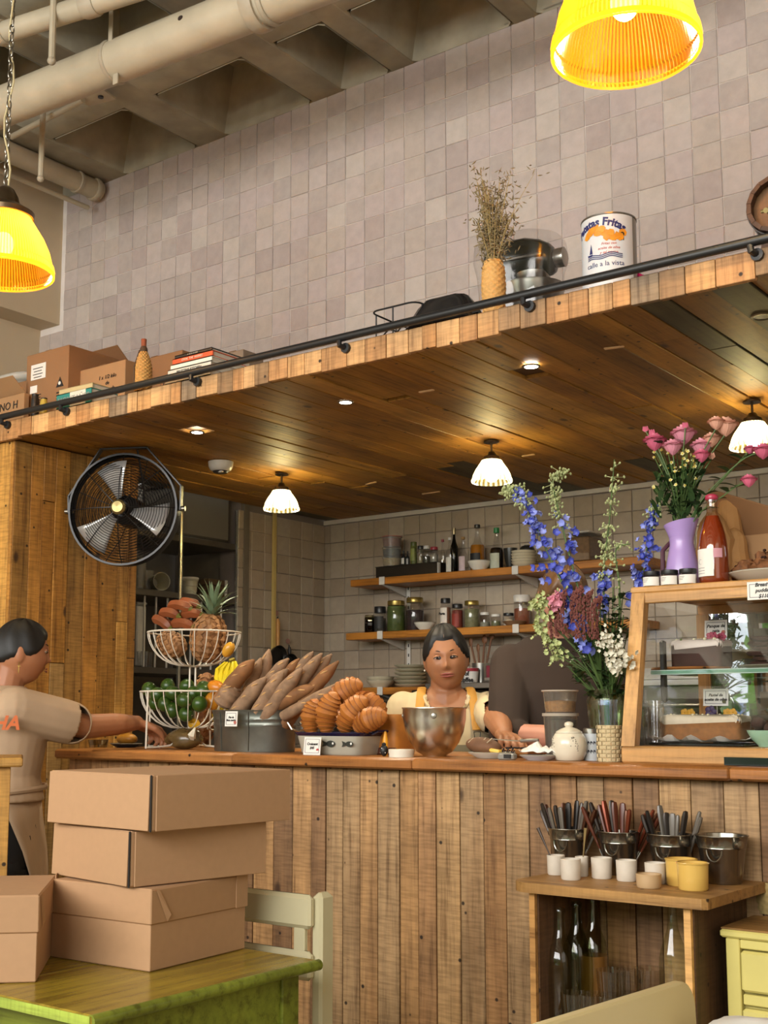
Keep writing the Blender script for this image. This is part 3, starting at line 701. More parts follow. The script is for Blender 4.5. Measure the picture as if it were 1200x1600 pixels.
# ------------------------------------------------------------------ wire rack, wrapped pan
t = thing('wire_rack','small black wire rack standing on the canopy edge left of the wrapped pan','rack',XY(620,3.0,ZD)); o0 = Vector(t.location)
A = XY(578,2.955,ZD)-o0; zt1 = atY(578,488,2.955).z-ZD
dx = (XY(655,2.955,ZD)-o0).x-A.x; w = .175; b = MB(); dy = .17
c4 = [(A.x,A.y),(A.x+w,A.y),(A.x+w,A.y+dy),(A.x,A.y+dy)]
def rr4(z, r=.03):
    out = []
    for i, (x, y) in enumerate(c4):
        cx_, cy_ = (x+(r if i in (0,3) else -r), y+(r if i in (0,1) else -r))
        for k in range(5): a = pi+i*pi/2+k*pi/8; out.append((cx_+r*cos(a), cy_+r*sin(a), z))
    return out
b.tube(rr4(zt1),.0028,6,closed=True).tube(rr4(.006),.0028,6,closed=True); b.obj('frame', m_iron, t)
for x, y in ((c4[0][0]+.002,c4[0][1]+.03),(c4[1][0],c4[1][1]+.03),(c4[2][0],c4[2][1]-.03),(c4[3][0],c4[3][1]-.03),(A.x+w/2,A.y),(A.x+w/2,A.y+dy)): MB().tube([(x,y,.004),(x,y,zt1)],.0026,6).obj('upright', m_iron, t)
for i in range(3): MB().tube([(A.x+.05+.05*i,A.y,.006),(A.x+.05+.05*i,A.y+.03,.035),(A.x+.05+.05*i,A.y+dy*.5,.04),(A.x+.05+.05*i,A.y+dy,.006)],.0025,6).obj('rib', m_iron, t)
p = XY(700,3.02,ZD); h = atY(690,472,3.02).z-ZD
t = thing('wrapped_pan','black rectangular pan wrapped in shiny black plastic between the wire rack and the woven vase','pan',p)
b = MB(); pr = [(.115,.08,0),(.12,.085,.012),(.085,.055,h*.8),(.07,.042,h)]
vs = []
for (a_, c_, z) in pr:
    for k in range(24):
        an = 2*pi*k/24; ex = .5; x = a_*math.copysign(abs(cos(an))**ex,cos(an)); y = c_*math.copysign(abs(sin(an))**ex,sin(an)); n_ = noise.noise(Vector((x,y,z))*60)*.006; vs.append((x+n_,y+n_,z+(n_ if z > .02 else 0)))
fs = [(i*24+k,i*24+(k+1)%24,(i+1)*24+(k+1)%24,(i+1)*24+k) for i in range(3) for k in range(24)]+[tuple(72+k for k in range(24)),tuple(range(23,-1,-1))]
b.add(vs,fs).obj('body', mat('black_film','1c1c1e',.18), t)
MB().tube([(.1,-.02,.02),(.125,-.03,.03),(.1,-.05,.02)],.004,6).obj('handle', m_iron, t)
# ------------------------------------------------------------------ stand mixer in plastic wrap
p = XY(815,3.22,ZD); s = m_px(p)
t = thing('stand_mixer','dark grey stand mixer wrapped in clear film, next to the woven vase','mixer',p,rad(8))
m_mx = mat('mixer_enamel','33352f',.22,var=.03); m_ss = mat('brushed_steel','a8a59e',.28,.9,var=.08)
hz = zat(p.x,p.y,373)-ZD; L = 118*s/2
b = MB(); vs = []; n = 20; prof = [(-1.0,.3),(-.97,.55),(-.85,.8),(-.6,.95),(-.2,1.0),(.2,1.0),(.6,.9),(.85,.75),(.95,.6),(1.0,.35)]
for (k, r_) in prof:
    for j in range(n): a = 2*pi*j/n; vs.append((k*L, .062*r_*cos(a), hz-.07+(.066*r_*sin(a)) - .02*abs(k)**2*(1 if k > 0 else .4)))
b.add(vs,[(i*n+j,i*n+(j+1)%n,(i+1)*n+(j+1)%n,(i+1)*n+j) for i in range(9) for j in range(n)]+[tuple(range(n)),tuple(9*n+j for j in range(n))]).obj('motor_head', m_mx, t)
MB().box((-L*.68,0,(hz-.1)/2),(L*.42,.08,hz-.1),bev=.02).obj('column', m_mx, t)
MB().box((-L*.1,0,.015),(L*1.7,.13,.03),bev=.012).obj('foot', m_mx, t)
MB().lathe([(.028,0),(.03,.01),(.03,.03),(.02,.034)],(L*.985,0,hz-.085),18,rot=(0,pi/2,0)).obj('hub_cap', m_ss, t)
MB().box((0,-.058,hz-.085),(L*1.6,.012,.012),bev=.003).obj('trim_band', m_ss, t)
MB().lathe([(.03,0),(.05,.02),(.055,.04)],(L*.35,0,hz-.165),20).obj('planetary', m_ss, t)
MB().lathe([(.0,.03),(.05,.032),(.085,.07),(.1,.15),(.102,.155),(.098,.15)],(L*.32,0,0),28).obj('bowl', m_ss, t)
MB().tube([(L*.35,0,hz-.16),(L*.35,0,.1)],.008,8).obj('beater_shaft', m_ss, t)
b = MB(); n = 28; vs = []
for i, (z, r_) in enumerate(((.0,.8),(.08,.9),(.2,.98),(hz-.07,1.05),(hz-.02,1.0),(hz+.004,.6))):
    for j in range(n):
        a = 2*pi*j/n; q = Vector((r_*(L+.02)*math.copysign(abs(cos(a))**.6,cos(a)), r_*.1*math.copysign(abs(sin(a))**.7,sin(a)), z)); q += Vector((1,1,0))*.008*noise.noise(q*30); vs.append(q)
b.add(vs,[(i*n+j,i*n+(j+1)%n,(i+1)*n+(j+1)%n,(i+1)*n+j) for i in range(5) for j in range(n)]+[tuple(5*n+j for j in range(n))]).obj('plastic_wrap', glass('clear_film',refl=.8,tint=.93,rough=.12), t)
# ------------------------------------------------------------------ big tin of crisps
p, r, h = stand(954,350,85,3.07,ZD)
t = thing('crisps_tin','large white tin of crisps lettered Patatas Fritas, on the canopy','tin',p); m_tw = mat('white_tin','c9cdd0',.35,var=.02)
a_face = math.atan2(-p.y,-p.x)                         # towards the viewer
b = MB(); b.lathe([(r,0),(r,h)],seg=64,a0=a_face-1.6,a1=a_face+1.0,caps=False); b.obj('label_sheet', m_tw, t)
MB().lathe([(r*.995,0),(r*.995,h)],seg=48).obj('can_body', mat('bare_tin','8b8880',.3,.8), t)
MB().lathe([(r*.99,h-.002),(r*1.02,h),(r*1.02,h+.004),(r*.97,h+.004),(r*.97,h-.003),(0.0001,h-.003)],seg=48).obj('rim', mat('bare_tin','8b8880',.3,.8), t)
m_navy = mat('navy_print','1d2560',.5); m_or = mat('orange_crisp','dd8f1c',.5,var=.3,scale=60); m_red = mat('red_print','b8452c',.5)
def wrap(me_obj, R, a0):                               # bend flat print (x across, z up) round the tin
    for v in me_obj.data.vertices:
        x, y, z = v.co; a = a0+x/R; rr = R-y; v.co = (rr*cos(a), rr*sin(a), z)
def wtext(s, size, m, x, z, R, a0, par, **k):
    o = text(s, size, m, par, (0,0,0), (0,0,0), **k)
    for v in o.data.vertices: v.co = (v.co.x+x, -v.co.z, v.co.y+z)
    wrap(o, R, a0); return o
a0 = a_face-.12
R1 = r*1.006; zf = lambda v: h-(v-353)*m_px(p)*1.06
wtext('Patatas Fritas', .031, m_navy, -.022, zf(364), R1, a0, t, bend=.15, bold=.0012)
b = MB(); rg = random.Random(3)
for i in range(13):
    x = -.055+.0085*i+rg.uniform(-.003,.003); z = zf(382)+.010*sin(i*.5)+rg.uniform(-.008,.008)
    pts = [(x+.012*cos(2*pi*k/7)*rg.uniform(.7,1.2), -.0008-.0004*(i%3), z+.012*sin(2*pi*k/7)*rg.uniform(.7,1.2)) for k in range(7)]; b.add(pts,[tuple(range(7))])
o = b.obj('crisps_picture', m_or, t, smooth=False); wrap(o, R1, a0)
for i, s in enumerate(('Fritas con','aceite de oliva','y sal marina')): wtext(s, .0105, m_red, .008, zf(398)-i*.0125, R1, a0, t, shear=.3)
b = MB(); b.add([(-.056,-.001,zf(411)),(-.038,-.001,zf(411)),(-.042,-.001,zf(414)),(-.054,-.001,zf(414))],[(0,1,2,3)]); b.add([(-.049,-.001,zf(410)),(-.039,-.001,zf(410)),(-.043,-.001,zf(395))],[(0,1,2)])
for j in range(3):
    for i in range(24):
        x0_ = -.055+i*.0042; z_ = lambda x: zf(415+2.6*j)+.0025*sin(x*110)+.03*(x+.055)
        b.add([(x0_,-.001,z_(x0_)),(x0_+.0042,-.001,z_(x0_+.0042)),(x0_+.0042,-.001,z_(x0_+.0042)+.0024),(x0_,-.001,z_(x0_)+.0024)],[(0,1,2,3)])
o = b.obj('boat_print', m_navy, t, smooth=False); wrap(o, R1, a0)
b = MB(); b.add([(.047+.006*cos(2*pi*k/12),-.001,zf(384)+.006*sin(2*pi*k/12)) for k in range(12)],[tuple(range(12))]); b.add([(.043,-.001,zf(386)),(.051,-.001,zf(386)),(.051,-.001,zf(394)),(.047,-.001,zf(392)),(.043,-.001,zf(394))],[(0,1,2,3,4)])
o = b.obj('badge_print', m_ink, t, smooth=False); wrap(o, R1, a0)
wtext('calle a la vista', .02, m_navy, -.004, zf(428), R1, a0, t)
p = XY(1010,3.12,ZD); q = Vector((p.x,p.y,atY(998,404,3.12).z))
t = thing('magenta_stick','magenta plastic stick lying on the canopy beside the crisps tin','stick',Vector((p.x,p.y,ZD)))
zz = q.z-ZD; MB().box((0,0,0),(.16,.02,.012),bev=.003).obj('stick', mat('magenta_plastic','b01a66',.35), t, (-.0,0,zz*.5), rot=(0,math.atan2(zz,.16)*.9,0)); MB().lathe([(.009,-.012),(.009,.012)],(-.07,0,zz*.5+zz*.45),12).obj('end', mat('magenta_plastic','b01a66',.35), t)
# ------------------------------------------------------------------ little barrel on its stand
p = XY(1203,3.05,ZD); s = m_px(p); zc = (atY(1203,318,3.05).z-ZD); r = 50*s
t = thing('wooden_barrel','small dark wooden barrel with a brass tap at the right end of the canopy','barrel',(p.x+.02,3.05,ZD)); m_bar = wood('barrel_oak',['4a2f1b','553821','3e2716'],'y',.5,knots=False)
zc = max(zc, r+.015)
for k in range(16):
    a = 2*pi*k/16; b = MB(); w_ = 2*pi*r/16*.96
    vs = []
    for y, q_ in ((0,.93),(.06,1.0),(.16,1.03),(.26,1.0),(.32,.93)):
        for da, dr in ((-pi/16,0),(pi/16,0),(pi/16,-.012),(-pi/16,-.012)): vs.append(((r*q_+dr)*cos(a+da*.97), y, zc+(r*q_+dr)*sin(a+da*.97)))
    b.add(vs,[(i*4+j,i*4+(j+1)%4,(i+1)*4+(j+1)%4,(i+1)*4+j) for i in range(4) for j in range(4)]+[(0,1,2,3),(16,17,18,19)]).obj('stave', m_bar, t, smooth=False)
MB().lathe([(0.0001,0),(r*.86,0),(r*.86,.012)],(0,.03,zc),32,rot=(-pi/2,0,0)).obj('head', wood('barrel_head',['7a5a38','6f5030'],'z',.5,knots=False), t)
for y, q_ in ((.015,.955),(.075,1.02),(.25,1.02)): MB().lathe([(r*q_,0),(r*q_+.003,0),(r*q_+.003,.022),(r*q_,.022)],(0,y,zc),32,rot=(-pi/2,0,0),caps=False).obj('hoop', m_iron, t)
MB().tube([(-.01,.03,zc-r*.35),(-.01,-.03,zc-r*.35),(-.01,-.045,zc-r*.42)],.007,10).tube([(-.03,-.02,zc-r*.3),(.01,-.02,zc-r*.3)],.005,8).obj('tap', mat('brass_tap','9c8a5c',.3,.8), t)
for y in (.05,.26): MB().prism([(-r*.75,0),(r*.75,0),(r*.6,zc-r*.78),(0,zc-r*1.04),(-r*.6,zc-r*.78)],'y',.025,(0,y,0)).obj('cradle', m_bar, t, smooth=False)
# ------------------------------------------------------------------ kitchen shelves and what stands on them
m_shelf = wood('varnished_pine', ['b87a30','b0722c'], 'x', .4, saw=.05, knots=False); m_wmet = mat('white_metal','cfcac0',.45,var=.03)
g_clear = glass('clear_glass'); g_green = glass('green_glass','7d8f4a',tint=.6); m_lidk = mat('black_lid','1a1a1c',.35); m_lidw = mat('white_lid','d5d0c6',.45); m_gold = mat('gold_lid','a08a4c',.3,.8)
m_cer = mat('white_ceramic','d9d3c4',.28,var=.03); m_cer2 = mat('cream_ceramic','cfc4a8',.3,var=.04)
YS, YW = 5.07, 5.282
ZU = atY(670,896,YS).z; ZL = atY(670,983,YS).z; ZB = atY(600,1074,YS).z
def shelf(label, ul, ur, z, th=.036, caps=(), vis=None):
    xl, xr = XY(ul,YS,z).x, XY(ur,YS,z).x; t = thing('wall_shelf', label, 'shelf', ((xl+xr)/2,(YS+YW)/2,z-th)); w = xr-xl
    MB().box((0,0,th/2),(w,YW-YS-.004,th),bev=.003).obj('board', m_shelf, t, smooth=False)
    for u in caps:
        x = XY(u,YS,z).x-t.location.x; MB().box((x,-(YW-YS)/2-.002,th/2),(.034,.006,th+.006),bev=.002).obj('bracket_cap', m_wmet, t, smooth=False)
        MB().prism([(-(YW-YS)/2,-.002),((YW-YS)/2-.004,-.002),((YW-YS)/2-.004,-.05),((YW-YS)/2-.03,-.045)],'x',.012,(x+.0,0,0)).obj('bracket', m_wmet, t, smooth=False)
    return t
shelf('upper pine wall shelf holding bottles and bowls', 547,1010, ZU, caps=(597,805)); shelf('lower pine wall shelf holding spice jars', 540,1000, ZL, caps=(594,806)); shelf('bottom pine wall shelf holding stacked plates', 520,672, ZB, caps=(594,))
x = XY(640,YW,1.5).x
t = thing('shelf_standard','white slotted metal strip carrying the kitchen shelves','bracket',(x,YW-.006,1.0)); MB().box((0,0,.46),(.022,.006,.92)).obj('strip', m_wmet, t, smooth=False)
b = MB()
for i in range(18): b.box((0,-.0035,.04+i*.05),(.006,.001,.016))
b.obj('slots', mt_dark, t, smooth=False)
def base(u0, u1, vt, Y, z): return stand((u0+u1)/2, vt, u1-u0, Y, z)
def jar(label, u0, u1, vt, Y, z, content, fill=.75, lid=m_lidk, g=None, group=None, neck=.86, lidh=.13, lab=None, name='jar', sq=False):
    p, r, h = base(u0,u1,vt,Y,z); t = thing(name, label, 'jar' if name == 'jar' else name.split('_')[-1], p, 0, group); hl = h*(1-lidh); seg = 8 if sq else 24
    ro = (0,0,pi/8) if sq else None
    if content: MB().lathe([(r*.9,.004),(r*.93,.008),(r*.93,hl*fill),(r*.85,hl*fill+.002)],seg=seg,rot=ro).obj('contents', mat('content_'+content,content,.7,var=.35,scale=90), t)
    MB().lathe([(r*.9,0),(r,.006),(r,hl*.82),(r*neck,hl*.93),(r*neck,hl)],seg=seg,rot=ro,caps=False).obj('glass_body', g or g_clear, t)
    if lid: MB().lathe([(r*neck*1.04,hl-.004),(r*neck*1.06,hl),(r*neck*1.06,h-.003),(r*neck,h)],seg=24).obj('lid', lid, t)
    if lab: MB().lathe([(r*1.01,hl*lab[1]),(r*1.01,hl*lab[2])],seg=16,a0=-pi/2-1.0,a1=-pi/2+.8,caps=False,rot=ro).obj('label_paper', mat('lab_'+lab[0],lab[0],.6,var=.1,scale=80), t)
    return t
def bottle(label, u0, u1, vt, Y, z, g, content=None, fill=.6, cap=None, lab=None, neck=.32, sh=.55, nk=.78, group=None, caph=.07, name='bottle'):
    p, r, h = base(u0,u1,vt,Y,z); t = thing(name, label, 'bottle', p, 0, group); hb = h*(1-caph*.5)
    prof = [(r*.85,0),(r,.006),(r,h*sh),(r*.93,h*(sh+.06)),(r*(neck+.25),h*(sh+.14)),(r*(neck+.04),h*nk),(r*neck,h*(nk+.06)),(r*neck,hb),(r*(neck+.08),hb),(r*(neck+.08),hb+.004)]
    if content:
        cp = [(max(q[0]-.002,.001),q[1]+.003) for q in prof if q[1] < h*fill]; cp.append((cp[-1][0] if fill < sh+.05 else r*(neck+.02),h*fill)); MB().lathe(cp,seg=20).obj('contents', mat('liquid_'+content,content,.15,var=.02), t)
    MB().lathe(prof,seg=24,caps=False).obj('glass_body', g, t)
    if cap: MB().lathe([(r*(neck+.12),h*(1-caph)),(r*(neck+.14),h*(1-caph)+.002),(r*(neck+.12),h)],seg=16).obj('cap', cap, t)
    if lab: MB().lathe([(r*1.012,h*lab[1]),(r*1.012,h*lab[2])],seg=20,a0=-pi/2-1.2,a1=-pi/2+.9,caps=False).obj('label_paper', mat('lab_'+lab[0],lab[0],.6,var=.1,scale=80), t)
    return t
def bowl_prof(r, h, th=.004): return [(r*.5,0),(r*.52,.003),(r*.8,h*.45),(r*.96,h*.85),(r,h),(r-th,h),(r*.78,h*.5),(0.0001,h*.18)]
def bowl(label, u0, u1, vt, Y, z, m=None, group=None, name='bowl'):
    p, r, h = base(u0,u1,vt,Y,z); t = thing(name, label, 'bowl', p, 0, group); MB().lathe(bowl_prof(r,h),seg=36).obj('bowl_body', m or m_cer, t); MB().lathe([(r*1.0,h-.001),(r*1.01,h+.0015),(r*.985,h+.002)],seg=36,caps=False).obj('rim', mat('rim_line','8d8674',.4), t); return t
def stack(label_fn, u0, u1, vt, Y, z, n, m, group, plate=False, cat='bowl'):
    p, r, h = base(u0,u1,vt,Y,z); st = h/n if plate else h/(n+1.2); first = None
    for i in range(n):
        hh = h/n*.9 if plate else st*2.1; loc = p+Vector((random.uniform(-.002,.002),0,i*st))
        t = thing(cat, label_fn(i), cat, loc, 0, group)
        if plate: MB().lathe([(r*.55,0),(r*.6,.001),(r*.9,hh*.6),(r,hh),(r*.99,hh+.0006),(r*.6,hh*.4),(0.0001,hh*.35)],seg=36).obj('plate_body', m, t)
        else: MB().lathe(bowl_prof(r,hh),seg=36).obj('bowl_body', m, t)
        MB().lathe([(r*.985,hh-.0006),(r*1.004,hh-.0004),(r*1.0,hh+.001)],seg=36,caps=False).obj('rim', mat('green_rim','7b8466',.4) if plate else mat('rim_line','8d8674',.4), t)
YB = 5.19
# upper shelf
p = XY(586,5.11,ZU); q = XY(682,5.11,ZU); hb_ = atY(634,882,5.11).z-ZU; w = q.x-p.x
t = thing('metal_box','long flat dark metal box on the upper shelf under small jars','box',((p.x+q.x)/2,5.18,ZU)); MB().box((0,0,hb_/2),(w,.13,hb_),bev=.003).obj('body', mat('dark_sheet','3a3228',.35,.5), t, smooth=False); MB().box((0,0,hb_),(w+.004,.134,.003)).obj('lid', mat('dark_sheet','3a3228',.35,.5), t, smooth=False); MB().box((w/2+.002,-.05,hb_/2),(.004,.02,hb_*.95)).obj('latch', m_wmet, t)
ZX = ZU+hb_+.0016
def tub(label, u0, u1, vt, vb, Y, z0, content, group=None, lid=None, fill=.8, g=None, taper=.86, name='plastic_tub'):
    p = XY((u0+u1)/2,Y,z0); r = (u1-u0)/2*m_px(p); h = zat(p.x,p.y,vt)-z0 if vb is None else (vb-vt)*m_px(p)
    t = thing(name, label, 'tub', p, 0, group)
    if content: MB().lathe([(r*taper*.96,.003),(r*(taper+(1-taper)*fill)*.96,h*fill)],seg=24).obj('contents', mat('content_'+content,content,.7,var=.35,scale=90), t)
    MB().lathe([(r*taper,0),(r*.97,h*.93),(r*1.03,h*.94),(r*1.03,h*.985)],seg=28,caps=False).obj('tub_body', g or glass('frosted_plastic','e8e4da',refl=.6,tint=.9,rough=.2,solid=.18), t)
    if lid: MB().lathe([(r*1.05,h*.94),(r*1.05,h),(r*.98,h)],seg=28).obj('lid', lid, t)
    return p.z+h, t
zc_ = ZX
for (va, vb, c, lb, ld) in ((868,883,'b39a5a','small plastic tub of pale grain, bottom of the stack on the metal box',None),(852,867,'2c3c44','small plastic tub with dark blue contents, middle of the stack',None),(834,851,'8a3328','small plastic tub of red pieces, top of the stack',mat('clear_lid','b0605a',.3))):
    zc_, _ = tub(lb, 597,628, va, vb, 5.16, zc_, c, 'stacked tubs on the upper shelf', ld); zc_ += .0005
bottle('small black dropper bottle with white label, left one',627,634,861,5.15,ZX,m_lidk,cap=m_lidk,lab=('cfcabf',.1,.5),group='dropper bottles'); bottle('small black dropper bottle beside the green spice jar',634,640,862,5.17,ZX,m_lidk,cap=m_lidk,lab=('a8a39a',.1,.5),group='dropper bottles')
jar('green spice jar with green lid on the metal box',641,652,847,5.16,ZX,'5d6426',.95,mat('green_lid','4c5522',.4),lab=('7d8440',.2,.8))
jar('little jar with a flat black lid beside the green spice jar',652,662,853,5.17,ZX,'8d8468',.5,m_lidk); jar('little jar with a white lid on the metal box',661,672,853,5.19,ZX,'4c4438',.5,m_lidw); jar('little jar with a red lid at the right end of the metal box',672,685,855,5.16,ZX,'9b9486',.6,mat('red_lid','962a34',.35))
bottle('clear bottle with a red cap and blue label on the upper shelf',687,697,843,5.2,ZU,g_clear,cap=mat('red_lid','962a34',.35),lab=('3c7fa0',.05,.35)); bottle('clear bottle with a white cap and white label',697,709,840,5.15,ZU,g_clear,cap=m_lidw,lab=('c9c4b8',.05,.45)); bottle('tall dark bottle with foil neck on the upper shelf',704,716,825,5.22,ZU,glass('dark_glass','1a1c14',tint=.12,solid=.5,solidcol='14150f'),cap=mat('foil','8c8064',.3,.7),caph=.14)
bottle('short clear bottle with a cork and flowered label',717,731,839,5.15,ZU,g_clear,cap=mat('cork','9c7a4a',.8),lab=('c4aeb0',.05,.45),sh=.45)
bottle('square bottle of amber spirit with black cap and black label',735,758,820,5.2,ZU,g_clear,content='a86a1c',fill=.58,cap=m_lidk,lab=('1c1b1a',.12,.4),neck=.28,sh=.5); bowl('white bowl in front of the amber bottle on the upper shelf',731,767,877,5.14,ZU)
bottle('soy sauce bottle with a green cap, half full and dark',766,787,825,5.18,ZU,g_clear,content='150e0a',fill=.55,cap=mat('green_cap','1f7a3c',.4),lab=('b5b8a4',.05,.4),neck=.3,sh=.45,caph=.12)
bowl('dark cooking pot lid-like bowl left of the bowl stack',787,809,857,5.2,ZU,mat('dark_pot','26241f',.3),name='dark_bowl')
stack(lambda i: ['lowest','second','third','fourth','topmost'][i]+' cream bowl of the stack at the right of the upper shelf', 799,838,861,5.16,ZU,5,m_cer2,'cream bowls stacked on the upper shelf')
p, r, h = base(812,836,853,5.16,ZU); zt_ = zat(p.x,p.y,860.5)
t = thing('dark_bowl','small dark bowl sitting upside down on top of the cream bowls','bowl',(p.x,p.y,zt_)); MB().lathe([(r,0),(r*1.0,.008),(r*.8,.02),(r*.5,.024)],seg=28).obj('bowl_body', mat('dark_pot','26241f',.3), t); MB().lathe([(r*.4,.0241),(r*.4,.027)],seg=20).obj('foot_ring', mat('dark_pot','26241f',.3), t)
p, r, h = base(892,935,833,5.17,ZU)
t = thing('cereal_bin','tall clear rectangular bin of cereal behind the blue flowers','bin',p); MB().box((0,0,h*.42),(r*1.9,.14,h*.8),bev=.006).obj('contents', mat('cereal','7a5c3c',.8,var=.4,scale=70), t); MB().box((0,0,h*.47),(r*2,.15,h*.94),bev=.008).obj('bin_body', g_clear, t); MB().box((0,0,h*.97),(r*2.05,.155,h*.06),bev=.006).obj('lid', m_lidw, t)
# lower shelf
jar('square brown spice bottle at the left end of the lower shelf',569,585,957,5.14,ZL,'6a5a34',.95,None,sq=True,g=glass('amber_glass','8a6a3a',tint=.6)); jar('square bottle with a wide black lid and dark label, lower shelf left',584,604,948,5.16,ZL,'3d3a30',.7,m_lidk,lab=('2a2724',.2,.8),sq=True,lidh=.22)
jar('big jar of green pickles with a gold lid on the lower shelf',604,634,939,5.15,ZL,'4c5a20',.93,m_gold); jar('big jar of dark dried chillies with a gold lid',634,663,934,5.17,ZL,'2f1a18',.7,m_gold); bowl('small white bowl in front of the chilli jar',647,681,973,5.12,ZL)
t = jar('spice bottle with a white label and black lid above the woman in front',688,705,935,5.16,ZL,'8a5c40',.8,m_lidk,lab=('d8d0c2',.1,.8)); p, r, h = base(688,705,935,5.16,ZL); ftext('Pasta', r*.62, m_ink, t, (-.004,-r*1.05,h*.5),bold=.001)
jar('spice bottle of red powder with a black lid',706,724,944,5.16,ZL,'7a2a1c',.85,m_lidk,lab=('8a3020',.1,.7)); jar('glass jar of dried herbs with a flat steel lid',725,750,939,5.17,ZL,'7c7a54',.8,m_gold)
jar('small glass jar with a clip lid beside the herb jar',750,766,957,5.15,ZL,'8d8a74',.4,m_lidw); jar('small glass jar with a white lid, second right of the herb jar',767,783,960,5.15,ZL,'6f7048',.5,m_lidw); jar('small jar with a black lid behind the egg plate',786,804,958,5.2,ZL,'c8c2b2',.6,m_lidk)
p, r, h = base(785,823,971,5.13,ZL); t = thing('small_plate','small brown plate with an egg at the right of the lower shelf','plate',p); MB().lathe([(r*.6,0),(r,h),(r*.98,h+.001),(r*.5,.004),(0.0001,.004)],seg=32).obj('plate_body', mat('brown_plate','8a6a4c',.4), t)
t = thing('egg','pale egg lying on the small brown plate','egg',(p.x-.03,p.y,p.z+.005)); MB().sph((0,0,.014),(.022,.016,.014),14,10).obj('shell', mat('egg_shell','dccdb0',.5), t)
jar('tall clear jar of red flakes at the right end of the lower shelf',803,829,930,5.2,ZL,'8a4a2c',.7,m_lidw,lidh=.2,neck=.95)
# bottom shelf
stack(lambda i: ['lower','upper'][i]+' wide bowl of the pair at the left of the bottom shelf', 572,617,1057,5.16,ZB,2,m_cer2,'bowls on the bottom shelf')
stack(lambda i: ['lowest','second','third','fourth','fifth','topmost'][i]+' plate of the stack beside the woman in front', 616,667,1039,5.17,ZB,6,m_cer2,'plates stacked on the bottom shelf',True,'plate')
# steel bench to the right of the cook
ZS = atY(800,1066,5.0).z
t = thing('steel_bench','steel work bench against the tiles behind the two staff','bench',(-2.2,5.1,0)); MB().box((-.35,0,ZS-.014),(1.6,.34,.028),bev=.003).obj('bench_top', m_ss, t, smooth=False)
MB().box((-.35,.168,ZS+.03),(1.6,.006,.06)).obj('upstand', m_ss, t, smooth=False)
p, r, h = base(723,749,1044,5.06,ZS); t = thing('paper_cup','white paper cup with a red band and black letters','cup',p); MB().lathe([(r*.78,0),(r*.97,h*.97),(r,h),(r*.95,h),(r*.75,.004),(.0001,.004)],seg=32).obj('cup_body', m_white, t); MB().lathe([(r*.945,h*.78),(r*1.0,h*.985)],seg=32,caps=False).obj('red_band', mat('red_lid','962a34',.35), t); ftext('of\ncoffee', r*.75, m_ink, t, (0,-r*.97,h*.42),bold=.001)
p = XY(752,5.16,ZS); t = thing('utensil_pot','steel pot of wooden spoons behind the paper cup','pot',p); MB().lathe([(.04,0),(.045,.1),(.043,.1),(.038,.004),(.0001,.004)],seg=24).obj('pot_body', m_ss, t)
for i, (dx, dz, hd) in enumerate(((-.055,.19,.012),(.02,.2,.016),(-.015,.16,.01),(.06,.22,.014))): MB().tube([(dx*.2,0,.01),(dx,0,dz)],.005,6).sph((dx*1.05,0,dz+.015),(hd,.005,.022),8,6).obj('wooden_spoon', mat('spoon_wood','6f4526',.6), t)
p, r, h = base(762,786,1028,5.05,ZS); t = thing('pickle_tub','clear square tub of magenta pickles','tub',p); MB().box((0,0,h*.36),(r*1.7,r*1.6,h*.66)).obj('contents', mat('magenta_pickle','8c1834',.4,var=.3,scale=50), t, smooth=False); MB().box((0,0,h*.5),(r*2,r*1.9,h),bev=.006).obj('tub_body', g_clear, t)
t = bottle('cream plastic squeeze bottle with a pointed nozzle',780,797,1026,5.0,ZS,mat('squeeze_plastic','d9c88a',.4),neck=.3,sh=.88,nk=.95,name='squeeze_bottle'); p, r, h = base(780,797,1026,5.0,ZS); MB().lathe([(r*.9,h*.9),(r*.9,h*.98),(r*.3,h*1.02),(r*.12,h*1.35)],seg=16).obj('nozzle', mat('squeeze_plastic','d9c88a',.4), t)
t = thing('steel_tray','flat steel tray on the bench in front of the pickles','tray',XY(798,4.99,ZS)); MB().box((.0,-.03,.004),(.2,.08,.006)).box((0,-.068,.012),(.2,.004,.018)).box((0,.008,.012),(.2,.004,.018)).obj('tray_body', m_ss, t, smooth=False)
# dark appliances under the shelves
for (u0,u1,lb) in ((520,625,'dark steel oven under the bottom shelf, seen above the croissants'),(660,1180,'dark steel fridge counter behind the staff')):
    a, c = XY(u0,5.1,1.2).x, XY(u1,5.1,1.2).x; zt_ = ZB-.07 if u0 < 600 else ZS-.029
    t = thing('kitchen_unit',lb,'appliance',((a+c)/2,5.14,0)); MB().box((0,.0,zt_/2),(c-a,.27,zt_-.002),bev=.004).obj('body', mat('dark_sheet','3a3228',.35,.5), t, smooth=False)
    MB().tube([(-(c-a)*.4,-.15,zt_-.08),((c-a)*.4,-.15,zt_-.08)],.008,8).obj('handle', m_ss, t)
